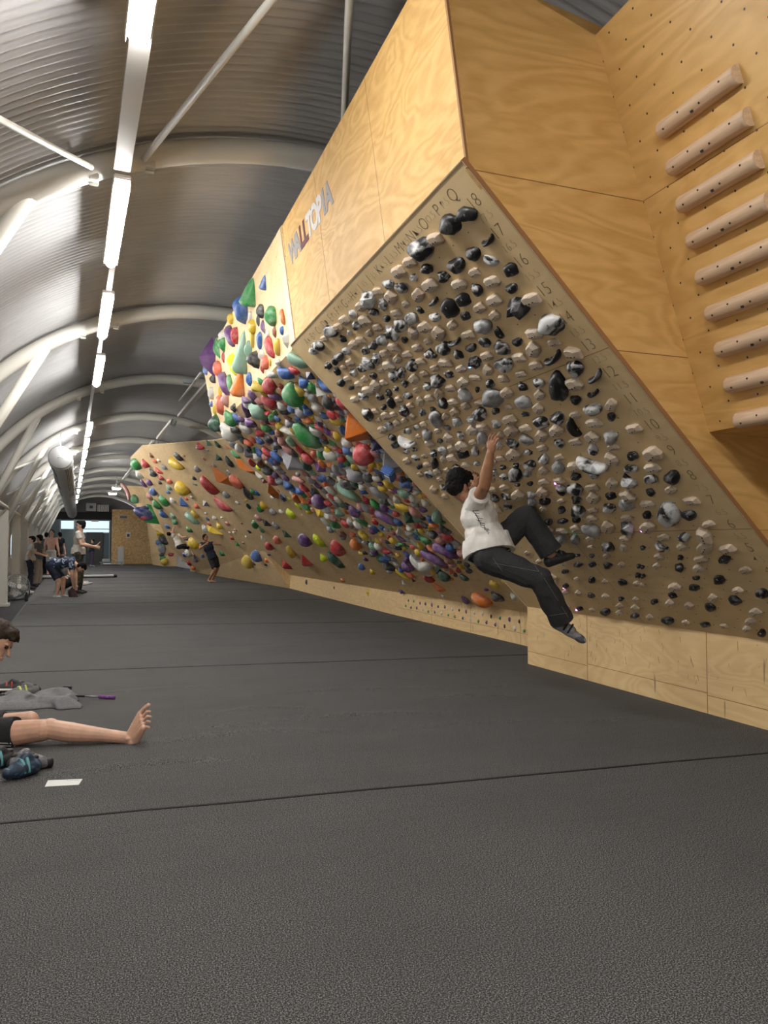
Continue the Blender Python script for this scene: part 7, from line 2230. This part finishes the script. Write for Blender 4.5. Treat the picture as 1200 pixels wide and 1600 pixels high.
# crumpled grey cloth
bm = bmesh.new()
n1, n2 = 46, 22
q00, q10, q11, q01 = fz(-20, 1111), fz(124, 1108), fz(118, 1084), fz(40, 1086)
grid = []
for i in range(n1 + 1):
    row = []
    for j in range(n2 + 1):
        u, v = i / n1, j / n2
        p = q00.lerp(q10, u).lerp(fz(-20, 1090).lerp(q11, u), v)
        e = min(u * 6, (1 - u) * 9, v * 5, (1 - v) * 5, 1)
        w = noise.noise(V((u * 5, v * 4, .3)))
        p = p + V((.05 * w, .09 * noise.noise(V((u * 4, v * 1.5, 7))), 0))
        z = .006 + e * (.035 + .03 * noise.noise(V((u * 3.2, v * 2.5 + u * 2, 2))) + .022 * noise.noise(V((u * 9, v * 5, 5))) + .02 * u)
        row.append(bm.verts.new((p.x, p.y, max(.004, z))))
    grid.append(row)
for a, b in zip(grid, grid[1:]):
    for k in range(n2):
        bm.faces.new((a[k], b[k], b[k + 1], a[k + 1]))
ext = bmesh.ops.extrude_face_region(bm, geom=list(bm.faces))
for v in [g for g in ext['geom'] if isinstance(g, bmesh.types.BMVert)]:
    v.co.z = max(.0005, v.co.z - .004)
bmesh.ops.recalc_face_normals(bm, faces=bm.faces)
tag(newobj('grey_cloth', bm, M['towel'], smooth=True), 'crumpled grey cloth on the mat behind the sitting person\'s leg', 'cloth')
# brush with a purple wrapped handle
t = thing('holds_brush', fz(150, 1090), 'long-handled brush with purple taped grip lying on the mat', 'brush')
a, b = fz(112, 1087, .03), fz(180, 1090, .012)
L = (b - a)
bm = bmesh.new(); add_cone(bm, a, a + L * .30, .008, .008, 12); newobj('ferrule', bm, M['black'], t, True)
bm = bmesh.new(); add_cone(bm, a + L * .30, a + L * .62, .0065, .0065, 12); newobj('shaft', bm, M['bolt'], t, True)
bm = bmesh.new()
g0, g1 = a + L * .62, b
add_cone(bm, g0, g1, .0125, .0125, 16)
for k in range(7):
    c = g0.lerp(g1, (k + .5) / 7)
    add_cone(bm, c - L.normalized() * .004, c + L.normalized() * .004, .0140, .0140, 16)
newobj('grip', bm, plain('purple_tape', (.17, .05, .24), .6), t, True)
bm = bmesh.new()
hc = fz(104, 1083, .02)
add_box(bm, hc + V((0, 0, .012)), .075, .03, .024, frame(L, V((0, 0, 1))), .006)
newobj('brush_head', bm, plain('tan_wood', (.50, .33, .18), .6), t)
bm = bmesh.new()
add_box(bm, hc + V((.005, 0, .038)), .06, .026, .026, frame(L, V((0, 0, 1))), .004)
newobj('bristles', bm, M['black'], t)
# second brush at the left edge, silver shaft
t = thing('silver_brush', fz(20, 1076), 'silver-shafted brush behind the dark shoe at the left edge', 'brush')
a, b = fz(-30, 1078, .05), fz(57, 1078, .03)
bm = bmesh.new(); add_cone(bm, a, a.lerp(b, .8), .009, .009, 12); newobj('shaft', bm, M['white_paint'], t, True)
bm = bmesh.new(); cap(bm, a.lerp(b, .8), b, .014, .007); newobj('tip', bm, M['shoe_grey'], t, True)
bm = bmesh.new(); add_cone(bm, a, a.lerp(b, .25), .0105, .0105, 12); newobj('red_band', bm, plain('red_tape', (.4, .03, .03), .5), t, True)

def shoe(name, label, heel, toe, w, mats, tilt=0.0):
    root_ = thing(name, V((heel.x, heel.y, 0)), label, 'climbing shoe', None)
    d = (toe - heel)
    L_ = d.length
    x = d.normalized()
    y = V((0, 0, 1)).cross(x).normalized()
    bm = bmesh.new()
    P_ = lambda u, v, z: heel + x * u * L_ + y * v * w + V((0, 0, z))
    for v in (-.25, .25):
        cap(bm, P_(.12, v * .5, .040), P_(.55, v, .034), .036, .034)
        cap(bm, P_(.55, v, .034), P_(.93, v * .25, .024), .034, .020)
    cap(bm, P_(.12, 0, .045), P_(.34, 0, .078), .036, .030)
    cap(bm, P_(.40, 0, .06), P_(.75, 0, .035), .030, .028)
    remeshed('upper', bm, .005, mats[0], root_, 2)
    bm = bmesh.new()
    for v in (-.3, .3):
        cap(bm, P_(.06, v * .5, .020), P_(.55, v, .016), .020, .017)
        cap(bm, P_(.55, v, .016), P_(.98, v * .2, .016), .019, .015)
    cap(bm, P_(.93, -.1, .028), P_(.95, .1, .028), .022, .022)
    add_ball(bm, P_(.06, 0, .035), .035)
    remeshed('sole', bm, .005, mats[1], root_, 2)
    bm = bmesh.new()
    for u, h in ((.38, .092), (.52, .078)):
        tube(bm, [P_(u, math.cos(q) * .56, .02 + math.sin(q) * (h - .02)) for q in [math.pi * j / 12 for j in range(13)]], .008, 6)
    newobj('strap', bm, mats[2], root_, True)
    bm = bmesh.new()
    ell(bm, P_(.20, 0, .075), (.042, .024, .014), x, V((0, 0, 1)))
    newobj('opening', bm, M['hole'], root_, True)
    return root_
M['sh_blue'] = cloth('blue_leather', (.014, .03, .06), 30, .55, .2, (.05, .09, .14), .58, 20)
M['sh_grey'] = cloth('grey_suede', (.12, .12, .13), 30, .6, .2, (.25, .25, .26), .55, 18)
M['sh_teal'] = plain('teal_strap', (.12, .35, .38), .5)
shoe('climbing_shoe', 'grey climbing shoe with toe pointing right in front of the black shorts', fz(18, 1206), fz(80, 1199), .085, (M['sh_grey'], M['black'], M['black']))
shoe('climbing_shoe', 'blue climbing shoe in front of the grey one at the left edge', fz(56, 1207, .01), fz(8, 1218, .01), .085, (M['sh_blue'], M['sh_blue'], M['sh_teal']))
shoe('climbing_shoe', 'dark climbing shoe with teal straps cut by the left edge of the photo', fz(18, 1196), fz(-38, 1207), .085, (M['black'], M['sh_blue'], M['sh_teal']))
shoe('trainer_shoe', 'black and grey shoe with yellow flash beside the grey cloth', fz(60, 1086), fz(0, 1094), .085, (M['towel'], M['black'], plain('yellow_flash', (.55, .6, .12), .5)))
shoe('trainer_shoe', 'black shoe with dark red lining behind the yellow-flashed one', fz(40, 1081), fz(-18, 1085), .08, (M['black'], M['black'], plain('red_lining', (.35, .04, .03), .6)))
# white paper tag
p = [fz(70, 1229, .002), fz(123, 1226, .002), fz(129, 1217, .002), fz(75, 1219, .002)]
tg = tag(slab('paper_tag', p, V((0, 0, -1)), .0012, plain('white_paper', (.70, .70, .68), .7)), 'blank-looking white paper strip lying on the mat in front of the shoes', 'paper')
bm = bmesh.new()
for k in range(5):
    c = fz(104 + k * 4, 1219.5, .0026)
    strip(bm, c, c + V((.008, .003 * (-1) ** k, 0)), V((0, 0, 1)), .0016, .0006)
newobj('handwriting', bm, M['ink'], tg)

# rolled grey mats and shoes beside the people
t = thing('folded_mat', fz(120, 904), 'long pale folded mat lying behind the bending person', 'mat')
c = fz(119, 903)
bm = bmesh.new(); add_box(bm, c + V((0, 0, .06)), 2.55, .55, .07, frame(V((1, .05, 0)), V((0, 0, 1))), .03); newobj('mat_body', bm, M['duct'], t)
bm = bmesh.new(); add_box(bm, c + V((0, 0, .015)), 2.5, .52, .03, frame(V((1, .05, 0)), V((0, 0, 1))), .01); newobj('mat_base', bm, M['black'], t)
bm = bmesh.new(); add_cone(bm, c + V((1.29, -.26, .06)), c + V((1.27, .30, .06)), .055, .055, 14); newobj('rolled_end', bm, M['black'], t, True)
for i, (px, py, lab) in enumerate(((50, 928, 'white shoe on the walkway beside the left person\'s feet'), (41, 940, 'small dark bottle standing on the mat edge'), (126, 893, 'pale shoes left on the mat behind the folded mat'), (121, 887, 'pale bag farther back by the glazed partition'))):
    c = fz(px, py, -.2 if i == 0 else 0)
    bm = bmesh.new()
    if i == 1:
        cap(bm, c + V((0, 0, .03)), c + V((0, 0, .12)), .035, .03)
        add_cone(bm, c + V((0, 0, .14)), c + V((0, 0, .19)), .018, .018)
        o = remeshed('bottle', bm, .008, M['dark'], None, 1)
        tag(o, lab, 'bottle')
    else:
        cap(bm, c + V((-.1, 0, .04)), c + V((.14, -.02, .035)), .05, .035)
        cap(bm, c + V((-.1, 0, .04)), c + V((-.06, 0, .09)), .045, .03)
        o = remeshed('loose_shoe' if i != 3 else 'soft_bag', bm, .01, M['shoe_light'], None, 1)
        tag(o, lab, 'shoe' if i != 3 else 'bag')


for i, (px, py, dd, lab) in enumerate(((176, 772, 33.5, 'small bright flood lamp hanging before the farthest climbing panel'), (182, 764, 30.5, 'small bright flood lamp just above another near the far climbing panel'))):
    c = at(px, py, dd)
    t = thing('flood_lamp', c, lab, 'lamp', 'flood lamps near the far panel')
    bm = bmesh.new(); add_box(bm, c + V((0, 0, .05)), .34, .22, .06, frame(V((1, .3, 0)), V((-.3, 0, 1))), .01); newobj('lamp_body', bm, M['white_paint'], t)
    bm = bmesh.new(); add_box(bm, c, .28, .18, .04, frame(V((1, .3, 0)), V((-.3, 0, 1))), .01); newobj('lamp_face', bm, M['lamp'], t)
    bm = bmesh.new(); add_cone(bm, c + V((0, 0, .06)), c + V((0, 0, .5)), .01, .01, 8); newobj('lamp_hanger', bm, M['bolt'], t)

bpy.data.batch_remove(SCRAP + [SHOP])
